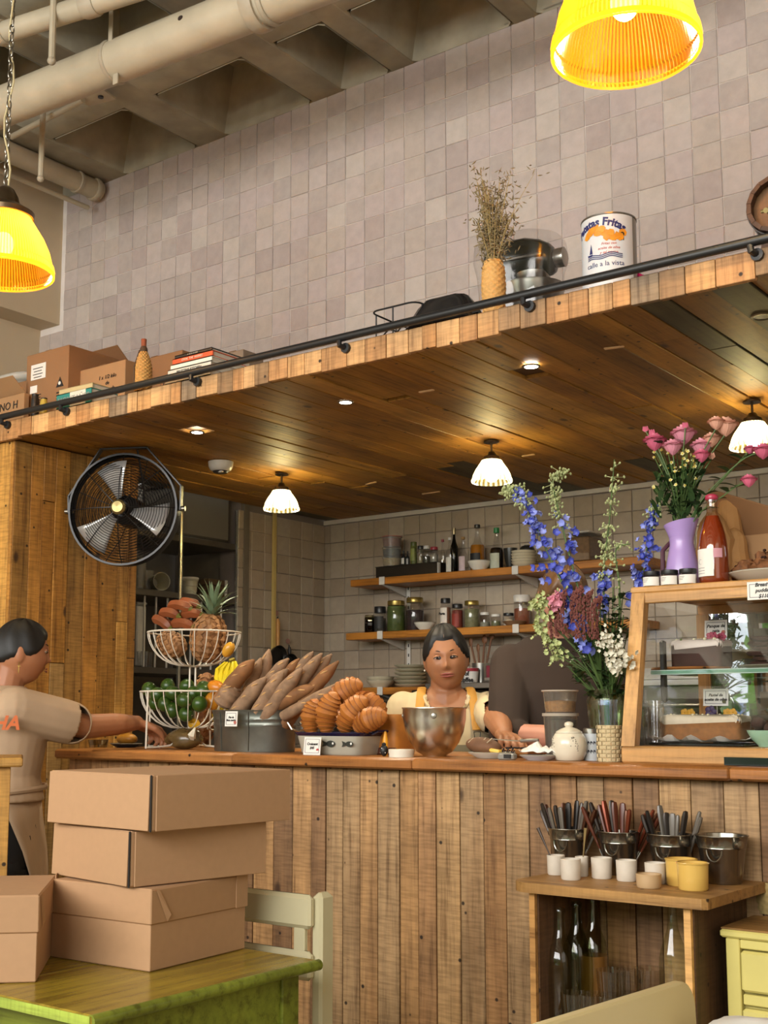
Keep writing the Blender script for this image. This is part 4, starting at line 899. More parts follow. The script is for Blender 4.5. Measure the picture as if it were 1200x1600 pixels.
# ------------------------------------------------------------------ hanging pans and cord on the tiled side wall
XS = -4.244
def onX(u, v, X=XS): return atX(u, v, X)
struct(MB().box((0,0,.52),(.014,.02,1.04)).obj('trim_2', mat('yellow_trim','c9b06a',.4), None, onX(427,1012)+Vector((0,0,-.02)), smooth=False))
for i, (u, v, vh0, vh1, wd, lb) in enumerate(((431,958,967,1009,'c08a48','frying pan with a pale wooden handle hanging on the side wall'),(449,1002,1011,1022,'2a2520','dark steel pan hanging lower on the side wall, right of the wooden handle'))):
    a = onX(u,v); t = thing('hanging_pan', lb, 'pan', a); s = m_px(a)
    MB().lathe([(.0001,0),(.014,0),(.014,.006),(.0001,.006)],(0,0,0),16,rot=(0,pi/2,0)).obj('hook_disc', mat('pink_disc','9c7468',.5), t)
    dz = (v-vh1)*s; MB().box((.012,0,(v-vh0)*s+dz*.0),(.004,.006,.02)).obj('hook', m_iron, t)
    MB().tube([(.014,0,(v-vh0)*s),(.016,0,(v-vh0)*s-.02),(.016,0,dz)],[.007,.011,.009],10).obj('handle', mat('pan_handle'+wd,wd,.5), t)
    MB().lathe([(.0001,0),(.05,0),(.06,.02),(.062,.02),(.054,-.004),(.0001,-.004)],(.01,0,dz-.06),32,rot=(0,pi/2,0)).obj('pan_body', mat('dark_iron','2c2924',.35,.6), t)
# ------------------------------------------------------------------ steel rack in the niche
XR = -4.27; z_a = onX(322,843,XR).z; z_b = onX(245,922,XR).z; z_c = onX(250,1043,XR).z
SR = thing('steel_rack','tall steel storage rack in the niche beside the plank wall','rack',(-4.47,4.1,0)); SO = Vector(SR.location); m_rk = mat('dull_steel','6f695e',.35,.7,var=.1)
for z in (z_a,z_b,z_c,.5): MB().box(Vector((-4.47,4.1,z-.015))-SO,(.4,.98,.03),bev=.002).obj('rack_shelf', m_rk, SR, smooth=False)
for y in (3.62,onX(282,860,XR).y,4.585): MB().tube([Vector((XR,y,0))-SO,Vector((XR,y,2.27))-SO],.011,8).tube([Vector((-4.67,y,0))-SO,Vector((-4.67,y,2.27))-SO],.011,8).obj('post', mat('bright_steel','a8a294',.25,.8), SR)
for u in (225,243,261,298,314,330,345): y = onX(u,980,XR-.03).y; MB().tube([Vector((XR-.03,y,z_c))-SO,Vector((XR-.03,y,z_b-.03))-SO],.005,6).obj('slat', m_wmet, SR)
def onrack(u, z, X=XR-.12): 
    v = 900.0
    for _ in range(4): y = atX(u,v,X).y; d = Vector((X,y,z-H)); v = CY-F*d.dot(U_)/d.dot(FW)
    return Vector((X,y,z))
m_cloud = glass('cloudy_tub','b0a89a',refl=.5,tint=.7,rough=.25,solid=.35)
p = onrack(328,z_a,XR-.16); p.y = 4.37; t = thing('storage_tub','large cloudy plastic storage tub with a white lid on the top of the steel rack','tub',p); MB().box((0,0,.13),(.26,.38,.26),bev=.02).obj('tub_body', m_cloud, t); MB().box((0,0,.272),(.29,.46,.02),bev=.008).obj('lid', m_lidw, t); MB().sph((.02,-.1,.12),(.06,.07,.06),12,8).obj('red_bundle', mat('red_cloth','7a2a30',.8), t)
p = onrack(295,z_b); s = m_px(p); t = thing('deli_tub','ribbed white deli tub on the middle rack shelf','tub',p); b = MB(); b.lathe([(.036,0),(.038,.025),(.040,.026),(.041,.05),(.043,.052),(.044,.078),(.047,.08),(.047,.09)],seg=28); b.obj('tub_body', mat('milky_plastic','b8b39c',.4), t); MB().lathe([(.049,.088),(.049,.096),(.044,.098)],seg=28).obj('lid', m_lidw, t)
for i in range(3):
    p = onrack(322,z_b,XR-.14)+Vector((0,0,i*.033)); t = thing('small_crate',['lowest','middle','top'][i]+' dark slatted crate of the stack on the middle rack shelf','crate',p,0,'slatted crates on the rack'); MB().box((0,0,.016),(.16,.13,.03),bev=.002).obj('crate_body', mat('crate_brown','5a452e',.6), t, smooth=False); MB().box((.081,.06,.016),(.004,.016,.03)).obj('metal_corner', m_wmet, t, smooth=False)
for i, (u, ly) in enumerate(((216,0),(228,0),(248,1))):
    p = onrack(u,z_b,XR-.1 if not ly else XR-.06); t = thing('plastic_cup',['stack of clear cups standing at the left of the rack shelf','clear cup standing beside the cup stack on the rack','clear cup lying on its side on the rack shelf, mouth to the viewer'][i],'cup',p)
    if ly: MB().lathe([(.028,0),(.042,.12),(.044,.12),(.041,.118),(.027,.004),(.0001,.004)],(-.05,0,.044),24,rot=(0,pi/2,rad(-20))).obj('cup_body', mat('milky_plastic','b8b39c',.4), t)
    else:
        for k in range(4 if i == 0 else 1): MB().lathe([(.026,k*.02),(.036,k*.02+.1),(.037,k*.02+.1),(.035,k*.02+.098),(.025,k*.02+.003),(.0001,k*.02+.003)],seg=24).obj('cup', glass('frosted_plastic','e8e4da',refl=.6,tint=.9,rough=.2,solid=.18), t)
p = onrack(212,z_c); t = thing('white_canister','tall white canister at the left of the low rack shelf','canister',p); MB().box((0,0,.15),(.07,.06,.3),bev=.01).obj('body', m_lidw, t); MB().box((0,0,.305),(.074,.064,.012),bev=.004).obj('lid', m_lidw, t)
for i, u in enumerate((222,230)): p = onrack(u,z_c,XR-.06-.03*i); t = thing('drinking_glass',['left','right'][i]+' small drinking glass on the low rack shelf','glass',p,0,'glasses on the rack'); MB().lathe([(.022,0),(.028,.075),(.026,.075),(.02,.005),(.0001,.005)],seg=20).obj('glass_body', g_clear, t); MB().lathe([(.0275,.074),(.029,.076),(.0275,.077)],seg=20,caps=False).obj('rim', g_clear, t)
# ------------------------------------------------------------------ things on the counter
ZT_ = 1.1102
YC = 3.1
m_wire = mat('white_wire','cfc6b6',.4,var=.03)
c0 = XY(297,YC,ZT_); s = m_px(c0)
BK = thing('fruit_basket','two-tier white wire fruit basket standing on the counter','basket',c0)
zu_, zl_ = atY(300,989,YC).z-ZT_, atY(290,1081,YC).z-ZT_
def wbowl(cx, z, R, D, n):
    b = MB(); b.tube([(cx+R*cos(2*pi*k/40),R*sin(2*pi*k/40),z) for k in range(40)],.0032,6,closed=True); b.obj('rim', m_wire, BK)
    for k in range(n):
        a = 2*pi*k/n; pts = []
        for i in range(9): th = (pi/2)*i/8; pts.append((cx+(R*cos(th)**.8+.012*(1-cos(th)))*cos(a), (R*cos(th)**.8+.012*(1-cos(th)))*sin(a), z-D*sin(th)**1.15))
        MB().tube(pts,.0017,5).obj('wire', m_wire, BK)
    MB().tube([(cx+.016*cos(2*pi*k/16),.016*sin(2*pi*k/16),z-D) for k in range(16)],.003,6,closed=True).obj('base_ring', m_wire, BK)
RU, RL = 73*s, 75*s; xu, xl = 5*s, -6*s; DU, DL = .118, .128
wbowl(xu,zu_,RU,DU,24); wbowl(xl,zl_,RL,DL,24)
for x in (-.008,.02): MB().tube([(x,0,zl_-DL),(x,0,zu_-DU)],.0035,6).obj('post', m_wire, BK)
for a in (pi+.12,.25,pi/2+.3,-pi/2-.15):
    r_ = [(.014,zl_-DL),(.03,zl_-DL-.02),(.05,.026),(.075,.012),(RL*.8,.008),(RL+.004,.008),(RL+.006,0.004),(RL+.005,.06),(RL+.002,zl_)]
    MB().tube([(xl+r*cos(a),r*sin(a),z) for r,z in r_],.0034,6).obj('leg', m_wire, BK)
BO = Vector(BK.location)
def fruit_at(u, v, dy): return atY(u,v,YC+dy)
def banana(label, u0, v0, u1, v1, dy, th, skin, tip, group, bend=.25):
    a, c = fruit_at(u0,v0,dy), fruit_at(u1,v1,dy+.01); mid = (a+c)/2; t = thing('banana', label, 'banana', mid, 0, group); L = (c-a).length; d = (c-a).normalized(); up = Vector((0,-.3,1)); up = (up-d*up.dot(d)).normalized()
    pts = []; rs = []
    for i in range(13):
        k = i/12; pts.append(a-mid+d*L*k+up*L*bend*(4*k*(1-k))*.5); e = min(k,1-k)*2; rs.append(th*(.28+.72*min(1,e*2.2)**.7) if 0 < i < 12 else th*.22)
    MB().tube(pts[:12],rs[:12],6).obj('skin', skin, t, ang=25); MB().tube(pts[11:]+[pts[12]+d*.006],[rs[11],th*.2,th*.15],6).obj('tip', tip, t)
    return t
mb_r = mat('red_banana','7c4020',.4,var=.3,scale=14); mb_rt = mat('banana_tip','6c6a2c',.5)
names = ['lowest left','second from the left','upper middle','topmost','right upper','right lower']
for nm, (u0,v0,u1,v1,dy) in zip(names, ((238,967,268,984,-.05),(249,960,281,964,-.04),(262,949,301,954,-.02),(280,943,312,950,.03),(281,966,318,962,-.005),(266,978,305,981,-.03))):
    banana(nm+' reddish banana of the heap in the top tier',u0,v0,u1,v1,dy,8.6*s,mb_r,mb_rt,'red bananas in the top tier')
m_pine = mat('pineapple_rind','8a5a30',.7,var=.4,scale=60); m_pleaf = mat('pineapple_leaf','66785a',.5,var=.25,scale=15); m_peye = mat('pineapple_eye','96683c',.7,var=.45)
def pineapple(label, c, ax, hl, r, crown=True, n=0):
    t = thing('pineapple', label, 'pineapple', c); q = Vector(ax).normalized().to_track_quat('Z','Y').to_matrix().to_4x4()
    b = MB(); b.T = q; b.sph((0,0,0),(r*.93,r*.93,hl),18,12); b.obj('flesh_core', m_pine, t)
    b = MB(); b.T = q; rows = 9
    for i in range(rows):
        ph = -1.15+2.3*i/(rows-1); rr = r*cos(ph*.95); z = hl*sin(ph); m_ = max(5,int(13*cos(ph*.9)))
        for k in range(m_):
            a = 2*pi*(k+.5*(i%2))/m_; w_ = r*.28; P_ = Vector((rr*cos(a),rr*sin(a),z)); nrm = Vector((cos(a)*cos(ph),sin(a)*cos(ph),sin(ph)*.8)).normalized()
            tx = Vector((-sin(a),cos(a),0)); tz = nrm.cross(tx); p0 = P_*.96
            b.add([p0+tx*w_*.85,p0+tz*w_*.95,p0-tx*w_*.85,p0-tz*w_*.95,P_+nrm*r*.06],[(0,1,4),(1,2,4),(2,3,4),(3,0,4)])
    o = b.obj('rind_eyes', m_peye, t, smooth=False); o['kind'] = 'stuff'
    if crown:
        rg = random.Random(4+n)
        for i in range(30):
            lay = i/30; a = i*2.4; L = (.05+.085*(1-abs(lay-.45)))*crown; out = .95*(1-lay)+.08; b = MB(); b.T = q
            base = Vector((cos(a)*.016*(1-lay*.6),sin(a)*.016*(1-lay*.6),hl*.93+lay*.03)); vs = []
            tx = Vector((-sin(a),cos(a),0)); 
            for j in range(6):
                k = j/5; P_ = base+Vector((cos(a),sin(a),0))*L*(out*k*.75+.25*k*k)+Vector((0,0,1))*L*(k*(1.15-out*.7)-.35*out*k*k); w_ = .0095*(1-k)**.7+.0006
                vs += [P_-tx*w_, P_-Vector((0,0,.003))*(1-k), P_+tx*w_]
            b.add(vs,[(j*3,j*3+1,j*3+4,j*3+3) for j in range(5)]+[(j*3+1,j*3+2,j*3+5,j*3+4) for j in range(5)]).obj('leaf', m_pleaf, t)
    return t
pineapple('upright pineapple with a tall spiky crown in the top tier of the basket', fruit_at(326,997,.0), (.16,0,1), 39*s, 29*s, 1.0)
pineapple('pineapple lying at the left of the top tier under the red bananas', fruit_at(268,1007,.03), (-1,.1,.35), 30*s, 21*s, 0)
def mango(label, u, v, dy, r, col, rot, nm='mango', cat='mango', group=None, tip=True):
    t = thing(nm, label, cat, fruit_at(u,v,dy), 0, group); MB().sph((0,0,0),r,16,12,rot=rot).obj('skin', mat('skin_'+col,col,.32,var=.22,scale=12), t)
    R_e = Euler(rot).to_matrix(); MB().sph(R_e@Vector((r[0]*.98,0,0)),(.0035,.0035,.0035),8,6).obj('stem_end', mat('stem_brown','4c3a20',.8), t); return t
mango('yellow mango at the right side of the top tier', 357,1015,-.03,(.03,.02,.019),'d0952c',(0,-.9,0))
gm = [(233,1077,0),(262,1072,.03),(246,1086,-.05),(292,1072,.04),(317,1080,-.03),(270,1083,-.06),(258,1100,-.07),(288,1094,-.085),(312,1100,-.08),(270,1110,-.06),(291,1116,-.05),(243,1098,-.03),(278,1098,0.0),(303,1084,-.01),(300,1100,.0),(262,1090,.05),(318,1076,.05)]
wh = ['at the left rim','at the back left of the heap','at the front left','at the back middle','at the front right near the rim','in the front middle, upper','lower left against the wires','in the middle against the wires','right against the wires','low in the bowl, left of centre','lowest in the bowl','left, half hidden','deep in the middle of the heap','upper right of the heap','deep at the right of the heap','deep at the left of the heap','at the back right rim']
for (u,v,dy), w_ in zip(gm, wh): mango('green lime '+w_+' of the lower tier', u, v, dy, (.0285,.026,.0265), '2f4a12', (random.uniform(0,3),random.uniform(0,3),0), 'lime', 'lime', 'limes in the lower tier')
mango('orange mango at the right rim of the lower tier', 338,1074,-.01,(.034,.024,.024),'c87a1c',(0,.3,.2)); mango('yellow-orange mango low at the right of the lower tier', 331,1096,-.02,(.032,.022,.022),'c8841e',(0,1.2,.2)); mango('small yellow lemon at the bottom of the lower tier', 303,1131,0,(.026,.02,.019),'c9971f',(0,.4,0),'lemon','lemon')
# pineapple and bananas behind the basket, on the counter
p = XY(318,3.33,ZT_); hh = (zat(p.x,p.y,1050)-ZT_)/2; pineapple('pineapple without a crown standing on the counter behind the lower tier', p+Vector((0,0,hh)), (.1,0,1), hh, .055, 0)
p = XY(366,3.36,ZT_); zb = zat(p.x,p.y,1034)-ZT_
t = thing('banana_bunch','bright yellow banana bunch standing behind the bread tub','banana',p); my = mat('yellow_banana','d8c41c',.4,var=.12)
for i in range(5):
    a = -.9+.42*i; pts = [(.012*i-.03+.03*sin(a)*sin(k*1.2)*1.2, -.02-.035*sin(k*pi/9*1.1), zb*(1-(k/9)**1.1)*.98+.004) for k in range(10)]
    MB().tube(pts,[.006,.011,.014,.0155,.016,.016,.015,.0135,.009,.004],6).obj('banana_finger', my, t, ang=25)
MB().tube([(0,-.01,zb-.01),(0,-.02,zb+.01)],.012,7).obj('stalk', mat('banana_stalk','8a7a1c',.7), t)
# under the basket: brown bag; plate with mango, tumbler at the left
p = XY(288,3.06,ZT_); t = thing('brown_bag','crumpled brown glossy bag lying under the wire basket','bag',p+Vector((0,.0,0))); b = MB(); b.sph((0,.0,.036),(.07,.05,.036),20,14)
for i, q in enumerate(b.v): b.v[i] = Vector((q.x,q.y,max(q.z,0.001)))+Vector((1,1,.6))*.012*noise.noise(q*32)*(1 if q.z > .01 else 0)
b.obj('bag_body', mat('brown_film','5e4a2a',.22,var=.35,scale=25), t); MB().tube([(.05,-.01,.03),(.065,-.03,.05),(.07,-.02,.075)],[.008,.014,.002],6).obj('twisted_neck', mat('white_film','cfc8b4',.3), t)
def plate(label, u0, u1, Y, col='d9d3c4', h=.014, name='plate', z=None, rimc='8d8674'):
    z = ZT_ if z is None else z; p = XY((u0+u1)/2,Y,z); r = (u1-u0)/2*m_px(p); t = thing(name, label, 'plate', p); MB().lathe([(r*.6,0),(r*.62,.001),(r*.95,h*.8),(r,h),(r*.985,h+.001),(r*.6,h*.35),(.0001,h*.3)],seg=40).obj('plate_body', mat('plate_'+col,col,.3,var=.03), t); MB().lathe([(r*.99,h-.0004),(r*1.005,h),(r*.985,h+.0016)],seg=40,caps=False).obj('rim', mat('rim_'+rimc,rimc,.4), t); return p, r
p, r = plate('dark blue rimmed plate holding a mango at the left end of the counter',172,222,3.1,'3a3f4c')
t = thing('mango','speckled yellow mango on the dark plate left of the basket','mango',p+Vector((.004,0,.008))); MB().sph((0,0,.022),(.046,.03,.022),18,12).obj('skin', mat('mango_speckled','b87f28',.35,var=.35,scale=30), t); MB().sph((-.046,0,.024),(.003,.003,.003),6,5).obj('stem_end', mat('stem_brown','4c3a20',.8), t)
p, r, h = stand(153,1156,32,3.05,ZT_); t = thing('tumbler','ribbed glass tumbler at the left end of the counter','glass',p); MB().lathe([(r*.82,0),(r*.98,h),(r*.93,h),(r*.78,.008),(.0001,.008)],seg=40,rib=.02).obj('glass_body', glass('thick_glass','e8e0cc',refl=1.2,tint=.85), t); MB().lathe([(r*.97,h-.001),(r,h+.001),(r*.93,h+.001)],seg=40,caps=False).obj('rim', glass('thick_glass','e8e0cc',refl=1.2,tint=.85), t)
# ------------------------------------------------------------------ galvanised tub of baguettes
YB_ = 3.04
p = XY(397,YB_,ZT_); s = m_px(p); R = 81*s*.97; hT = atY(397,1110,YB_-.1).z-ZT_
TB = thing('bread_tub','oval galvanised metal tub full of baguettes','tub',p); m_galv = mat('galvanised_steel','6f7068',.34,.75,var=.3,scale=18,bump=.1); sy = .62
pr = [(R*.93,0),(R*.94,.004),(R*.955,hT*.6),(R*.975,hT*.64),(R*.962,hT*.68),(R*.965,hT*.74),(R*.985,hT*.78),(R*.97,hT*.82),(R,hT-.004),(R*1.015,hT),(R*.99,hT+.002),(R*.97,hT-.006),(R*.92,.01),(.0001,.01)]
MB().lathe(pr,seg=56,sy=sy).obj('tub_body', m_galv, TB)
for a in (-2.0,-1.2): MB().tube([(R*k*cos(a),R*k*sin(a)*sy-.001,z) for k, z in ((.935,.004),(.958,hT*.6),(.99,hT-.004))],.0022,5).obj('seam', m_galv, TB)
for sg in (-1,1): MB().tube([(sg*(R+.004),-.03,hT*.72),(sg*(R+.02),-.028,hT*.55),(sg*(R+.022),0,hT*.5),(sg*(R+.02),.028,hT*.55),(sg*(R+.004),.03,hT*.72)],.004,8).obj('handle', mat('bright_steel','a8a294',.25,.8), TB)
def card(label, c, w, h, lines, size, tilt=-.18, rz=0, roll=0, ink='1b1714', deco=None):
    t = thing('price_card', label, 'card', c, rz, 'handwritten price cards'); MB().box((0,0,0),(w,.0016,h)).obj('card_sheet', m_white, t, (0,0,h/2), rot=(tilt,0,0), smooth=False)
    b = MB(); e = .006
    for a in ((0,h/2-e,w-2*e,.0012),(0,-h/2+e,w-2*e,.0012)): b.box((a[0],-.0012,a[1]),(a[2],.0006,a[3]))
    for sg in (-1,1): b.box((sg*(w/2-e),-.0012,0),(.0012,.0006,h-2*e))
    b.obj('drawn_border', mat('grey_ink','77737a',.7), t, (0,0,h/2), rot=(tilt,0,0), smooth=False)
    n = len(lines)
    for i, l in enumerate(lines):
        o = text(l, size, mat('print_'+ink,ink,.6), t, Vector((0,0,h/2))+Euler((tilt,0,0)).to_matrix()@Vector((0,-.0016,(n-1)*size*.55-i*size*1.1)), (pi/2+tilt,0,0), shear=.25, bold=.0003)
    if deco: MB().lathe([(.0001,-.0004),(.006,-.0004),(.006,.0004)],(0,0,0),9,rot=(pi/2,0,0)).obj('drawn_mark', mat('deco_'+deco,deco,.6), t, Vector((w*.34,-.002,h*.26)))
    return t
a = atY(365,1135,YB_-.118); card('small handwritten card stuck on the front of the galvanised tub', Vector((a.x,YB_-.128-.001,a.z)), 25*s, 23*s, ('Pan de','Masa madre'), .0085, tilt=-.06, deco='b0655a', roll=0)
m_bag = mat('floured_crust','947458',.8,var=.5,scale=34,bump=.8); m_bagd = mat('dark_crust','8a5c34',.75,var=.5,scale=22,bump=.5)
bg_ = [(347,1103,371,1072,2.985,17,'blunt-ended baguette at the front left of the tub'),(366,1066,397,1031,2.99,13,'baguette leaning right above the blunt one'),(380,1104,416,1058,2.99,13,'second baguette at the front of the tub'),(411,1103,443,1050,2.98,12,'third baguette at the front of the tub'),(428,1104,472,1044,2.99,12,'long baguette in the middle of the tub, front row'),(443,1100,494,1071,3.01,12.5,'pale baguette sloping low to the right, front row'),(476,1103,556,1063,3.0,9,'lowest baguette reaching out over the croissants'),(412,1055,421,1014,3.1,9.5,'upright pointed baguette at the back of the tub'),(432,1052,451,1029,3.08,9.5,'short-looking baguette tip behind the upright one'),(456,1046,468,1029,3.1,8,'small baguette tip at the back middle'),(474,1042,490,1018,3.12,8.5,'baguette tip at the back, leaning right'),(466,1072,503,1021,3.04,10.5,'tall baguette right of the middle'),(493,1068,518,1022,3.08,10,'narrow baguette near the right end, behind'),(484,1098,529,1033,3.03,11,'tall golden baguette at the right end'),(394,1065,408,1028,3.06,9.5,'brown baguette behind the front left pair'),(420,1080,450,1045,3.05,11,'baguette filling the middle row of the tub')]
for i, (u0,v0,u1,v1,Y,w_,lb) in enumerate(bg_):
    a, c = atY(u0,v0,Y), atY(u1,v1,Y+.01); d = (c-a).normalized(); ext = max(0,(a.z-(ZT_+hT-.045))/max(d.z,.2)); a2 = a-d*(0 if i == 0 else min(ext+.01,.09))
    e2 = (((a2.x-p.x)/(R*.86))**2+((a2.y-p.y)/(R*.62*.78))**2)**.5
    if e2 > 1 and i not in (0,6): a2.x = p.x+(a2.x-p.x)/e2; a2.y = p.y+(a2.y-p.y)/e2
    mid = (a2+c)/2; t = thing('baguette', lb, 'bread', mid, 0, 'baguettes in the galvanised tub'); L = (c-a2).length; d = (c-a2).normalized(); r_ = w_*m_px(a)*1.1; pts = []; rs = []
    blunt = i == 0
    for k in range(15):
        q = k/14; pts.append(a2-mid+d*L*q+Vector((0,0,1))*.006*sin(q*pi)); e = (1-q); rs.append(r_*(1+.05*sin(q*17+i))*(1.0 if q < .6 else max(.12,(1-((q-.6)/.4)**(3.2 if blunt else 2.1))**.75 if q < 1 else .12)))
    if blunt: rs[0] = r_*.5; rs[1] = r_*.92
    rs[-1] = r_*(.55 if blunt else .15)
    MB().tube(pts,rs,14,flat=.88).obj('crust', m_bag if i%4 != 1 else m_bagd, t)
    for k in (.35,.58,.8):
        q = a2-mid+d*L*k; sd_ = d.cross(Vector((0,-1,0))).normalized(); j = min(14,int(k*14)); o_ = Vector((0,-1,0))*rs[j]*.93+Vector((0,0,1))*rs[j]*.2
        MB().tube([q+o_-d*.014-sd_*r_*.25,q+o_*1.04,q+o_+d*.014+sd_*r_*.25],[.0008,.003,.0008],5).obj('score_cut', mat('split_crust','c79a62',.7,var=.3,scale=40), t)
# ------------------------------------------------------------------ enamel dish of croissants
p = XY(537,2.98,ZT_); s = m_px(p); W_ = 134*s; hD = .066
EN = thing('enamel_dish','white enamel baking dish with dark blue rim and painted fish, full of croissants','dish',p)
def rrect(w, d, r, z, n=5):
    out = []
    for i, (sx_, sy_) in enumerate(((1,1),(-1,1),(-1,-1),(1,-1))):
        for k in range(n): a = i*pi/2+k*pi/2/(n-1); out.append((sx_*(w/2-r)+r*cos(a), sy_*(d/2-r)+r*sin(a), z))
    return out
def loft(b, rings, cap0=True, cap1=True):
    n = len(rings[0]); vs = [q for r_ in rings for q in r_]; fs = [(i*n+k,i*n+(k+1)%n,(i+1)*n+(k+1)%n,(i+1)*n+k) for i in range(len(rings)-1) for k in range(n)]
    if cap0: fs.append(tuple(range(n-1,-1,-1)))
    if cap1: fs.append(tuple((len(rings)-1)*n+k for k in range(n)))
    return b.add(vs,fs)
loft(MB(),[rrect(W_*.84,.155,.03,0),rrect(W_*.87,.165,.03,.006),rrect(W_*.95,.188,.035,hD*.9),rrect(W_*.93,.18,.033,hD*.9),rrect(W_*.83,.15,.03,.01)]).obj('dish_body', mat('enamel_white','a9a596',.2,var=.05), EN)
loft(MB(),[rrect(W_*.945,.186,.035,hD*.84),rrect(W_*1.0,.205,.04,hD*.98),rrect(W_*1.0,.205,.04,hD),rrect(W_*.94,.182,.034,hD*.95)],False,False).obj('blue_rim', mat('cobalt_enamel','15183c',.2), EN)
MB().tube([(W_*.5,-.03,hD-.004),(W_*.5+.018,-.028,hD+.004),(W_*.5+.018,.028,hD+.004),(W_*.5,.03,hD-.004)],.004,6).obj('handle', mat('cobalt_enamel','15183c',.2), EN)
m_fish = mat('fish_print','22241f',.4); yf = -.0912
for x0_, sc in ((.018,1.0),(.088,.85)):
    b = MB(); n = 16; pts = [(x0_+.004+.017*sc*cos(2*pi*k/n), yf, hD*.5+.0095*sc*sin(2*pi*k/n)) for k in range(n)]; b.add([(x,y-.0006,z) for x,y,z in pts],[tuple(range(n))])
    b.add([(x0_-.011*sc,yf-.0006,hD*.5+.004),(x0_-.011*sc,yf-.0006,hD*.5-.004),(x0_-.028*sc,yf-.0006,hD*.5-.009),(x0_-.024*sc,yf-.0006,hD*.5),(x0_-.028*sc,yf-.0006,hD*.5+.009)],[(0,1,2,3,4)]); b.obj('painted_fish', m_fish, EN, smooth=False)
    MB().add([(x0_+.013*sc+.0035*cos(2*pi*k/10),yf-.0014,hD*.52+.0035*sin(2*pi*k/10)) for k in range(10)],[tuple(range(10))]).obj('fish_eye', m_white, EN, smooth=False)
card('handwritten croissant card leaning on the enamel dish', XY(488,2.862,ZT_), 33*s, 27*s, ('Croissant','$45'), .0105, tilt=-.12, deco='b03a3a')
m_cro = mat('croissant_crust','b06c2c',.5,var=.35,scale=35,bump=.4); m_crd = mat('croissant_edge','854a1e',.5,var=.2)
cb = MB(); vs = []; n = 16; N = 60; segs = 5
for i in range(N+1):
    q = i/N*2-1; ang = q*.8; cx_, cz_ = .082*sin(ang), -.05*(1-cos(ang))
    R0 = .030*max(0.0,1-abs(q)**2.2)**.75+.004; sw = (abs(q)*segs)%1; R0 *= 1.08-.24*sw if abs(q) < .97 else .8
    T_ = Vector((cos(ang),0,-.5*sin(ang))).normalized(); N_ = Vector((-T_.z,0,T_.x))
    for k in range(n): a = 2*pi*k/n; vs.append(Vector((cx_,0,cz_))+N_*R0*cos(a)+Vector((0,1,0))*R0*.92*sin(a))
cb.add(vs,[(i*n+k,i*n+(k+1)%n,(i+1)*n+(k+1)%n,(i+1)*n+k) for i in range(N) for k in range(n)]+[tuple(range(n-1,-1,-1)),tuple(N*n+k for k in range(n))])
cro_me = cb.mesh('crust', [m_cro], ang=50)
eb = MB()
for i in range(1,segs):
    for sg in (-1,1):
        q = sg*i/segs; ang = q*.8; c_ = Vector((.082*sin(ang),0,-.05*(1-cos(ang)))); R0 = (.030*max(0,1-abs(q)**2.2)**.75+.004)*1.06; T_ = Vector((cos(ang),0,-.5*sin(ang))).normalized(); N_ = Vector((-T_.z,0,T_.x))
        eb.tube([c_+N_*R0*cos(2*pi*k/16)+Vector((0,1,0))*R0*.92*sin(2*pi*k/16) for k in range(16)],.0009,4,closed=True)
edg_me = eb.mesh('baked_edges', [m_crd])
zd = ZT_+hD*.55
for (u,v,Y,rx,ry,rz,sc,lb) in ((486,1120,2.94,.2,rad(-82),.1,.95,'croissant standing upright at the left end of the dish'),(512,1113,2.925,.1,rad(-75),0,1.1,'croissant standing upright second from the left, front row'),(549,1114,2.925,.1,rad(-50),.1,1.12,'croissant leaning right in the middle of the front row'),(577,1124,2.92,.1,rad(-22),.1,1.0,'croissant lying low at the right front of the dish'),(538,1082,2.99,.2,rad(-35),.1,1.12,'topmost croissant of the heap, lying diagonally'),(577,1100,2.98,.2,rad(20),.1,1.05,'croissant lying at the right back of the heap'),(520,1104,3.03,.1,rad(-40),.3,1.1,'croissant hidden behind the upright ones'),(552,1112,3.03,.1,rad(10),.2,1.1,'croissant at the back of the dish, mostly hidden')):
    t = thing('croissant', lb, 'croissant', atY(u,v,Y), 0, 'croissants in the enamel dish'); a = link('crust', cro_me, t, rot=(rx,ry,rz)); e = link('baked_edges', edg_me, t, rot=(rx,ry,rz)); t.scale = (sc,)*3
# loaf in its clear box, salt pot, lid
p = XY(617,3.06,ZT_); s = m_px(p); hL = zat(p.x,p.y,1116)-ZT_
t = thing('bread_loaf','golden cut loaf standing between the croissants and the mixing bowl','bread',p); b = MB()
loft(b,[rrect(.085,.11,.02,.0),rrect(.09,.115,.02,hL*.2),rrect(.088,.112,.02,hL*.8),rrect(.075,.1,.03,hL)]); b.obj('crust', mat('loaf_crust','b87428',.55,var=.4,scale=18), t); MB().box((0,-.055,hL*.09),(.09,.01,hL*.18),bev=.003).obj('dark_base', mat('burnt_crust','4c2410',.5), t)
p, r, h = stand(627,1171,40,2.87,ZT_); t = thing('round_box','small flat round cream box in front of the mixing bowl','box',p); MB().lathe([(r*.97,0),(r*.97,h*.55)],seg=36).obj('base', m_cer, t); MB().lathe([(r,h*.5),(r,h),(r*.96,h+.0008)],seg=36).obj('lid', m_cer, t)
p, r, h = stand(600,1160,13,2.9,ZT_); t = thing('salt_pot','tiny black and white spotted pot beside the enamel dish','pot',p); MB().sph((0,0,h*.42),(r,r,h*.42),14,10).obj('pot_body', m_iron, t)
b = MB(); [b.sph((r*.8*cos(a),r*.8*sin(a)-.0,h*.42+r*.5*sin(a*3)),(.0022,.0022,.0022),6,4) for a in (-2.6,-2.1,-1.6,-1.1,-.6)]; b.obj('white_spots', m_white, t); MB().lathe([(r*.5,h*.8),(r*.55,h*.9),(r*.2,h)],seg=14).obj('stopper', m_iron, t)
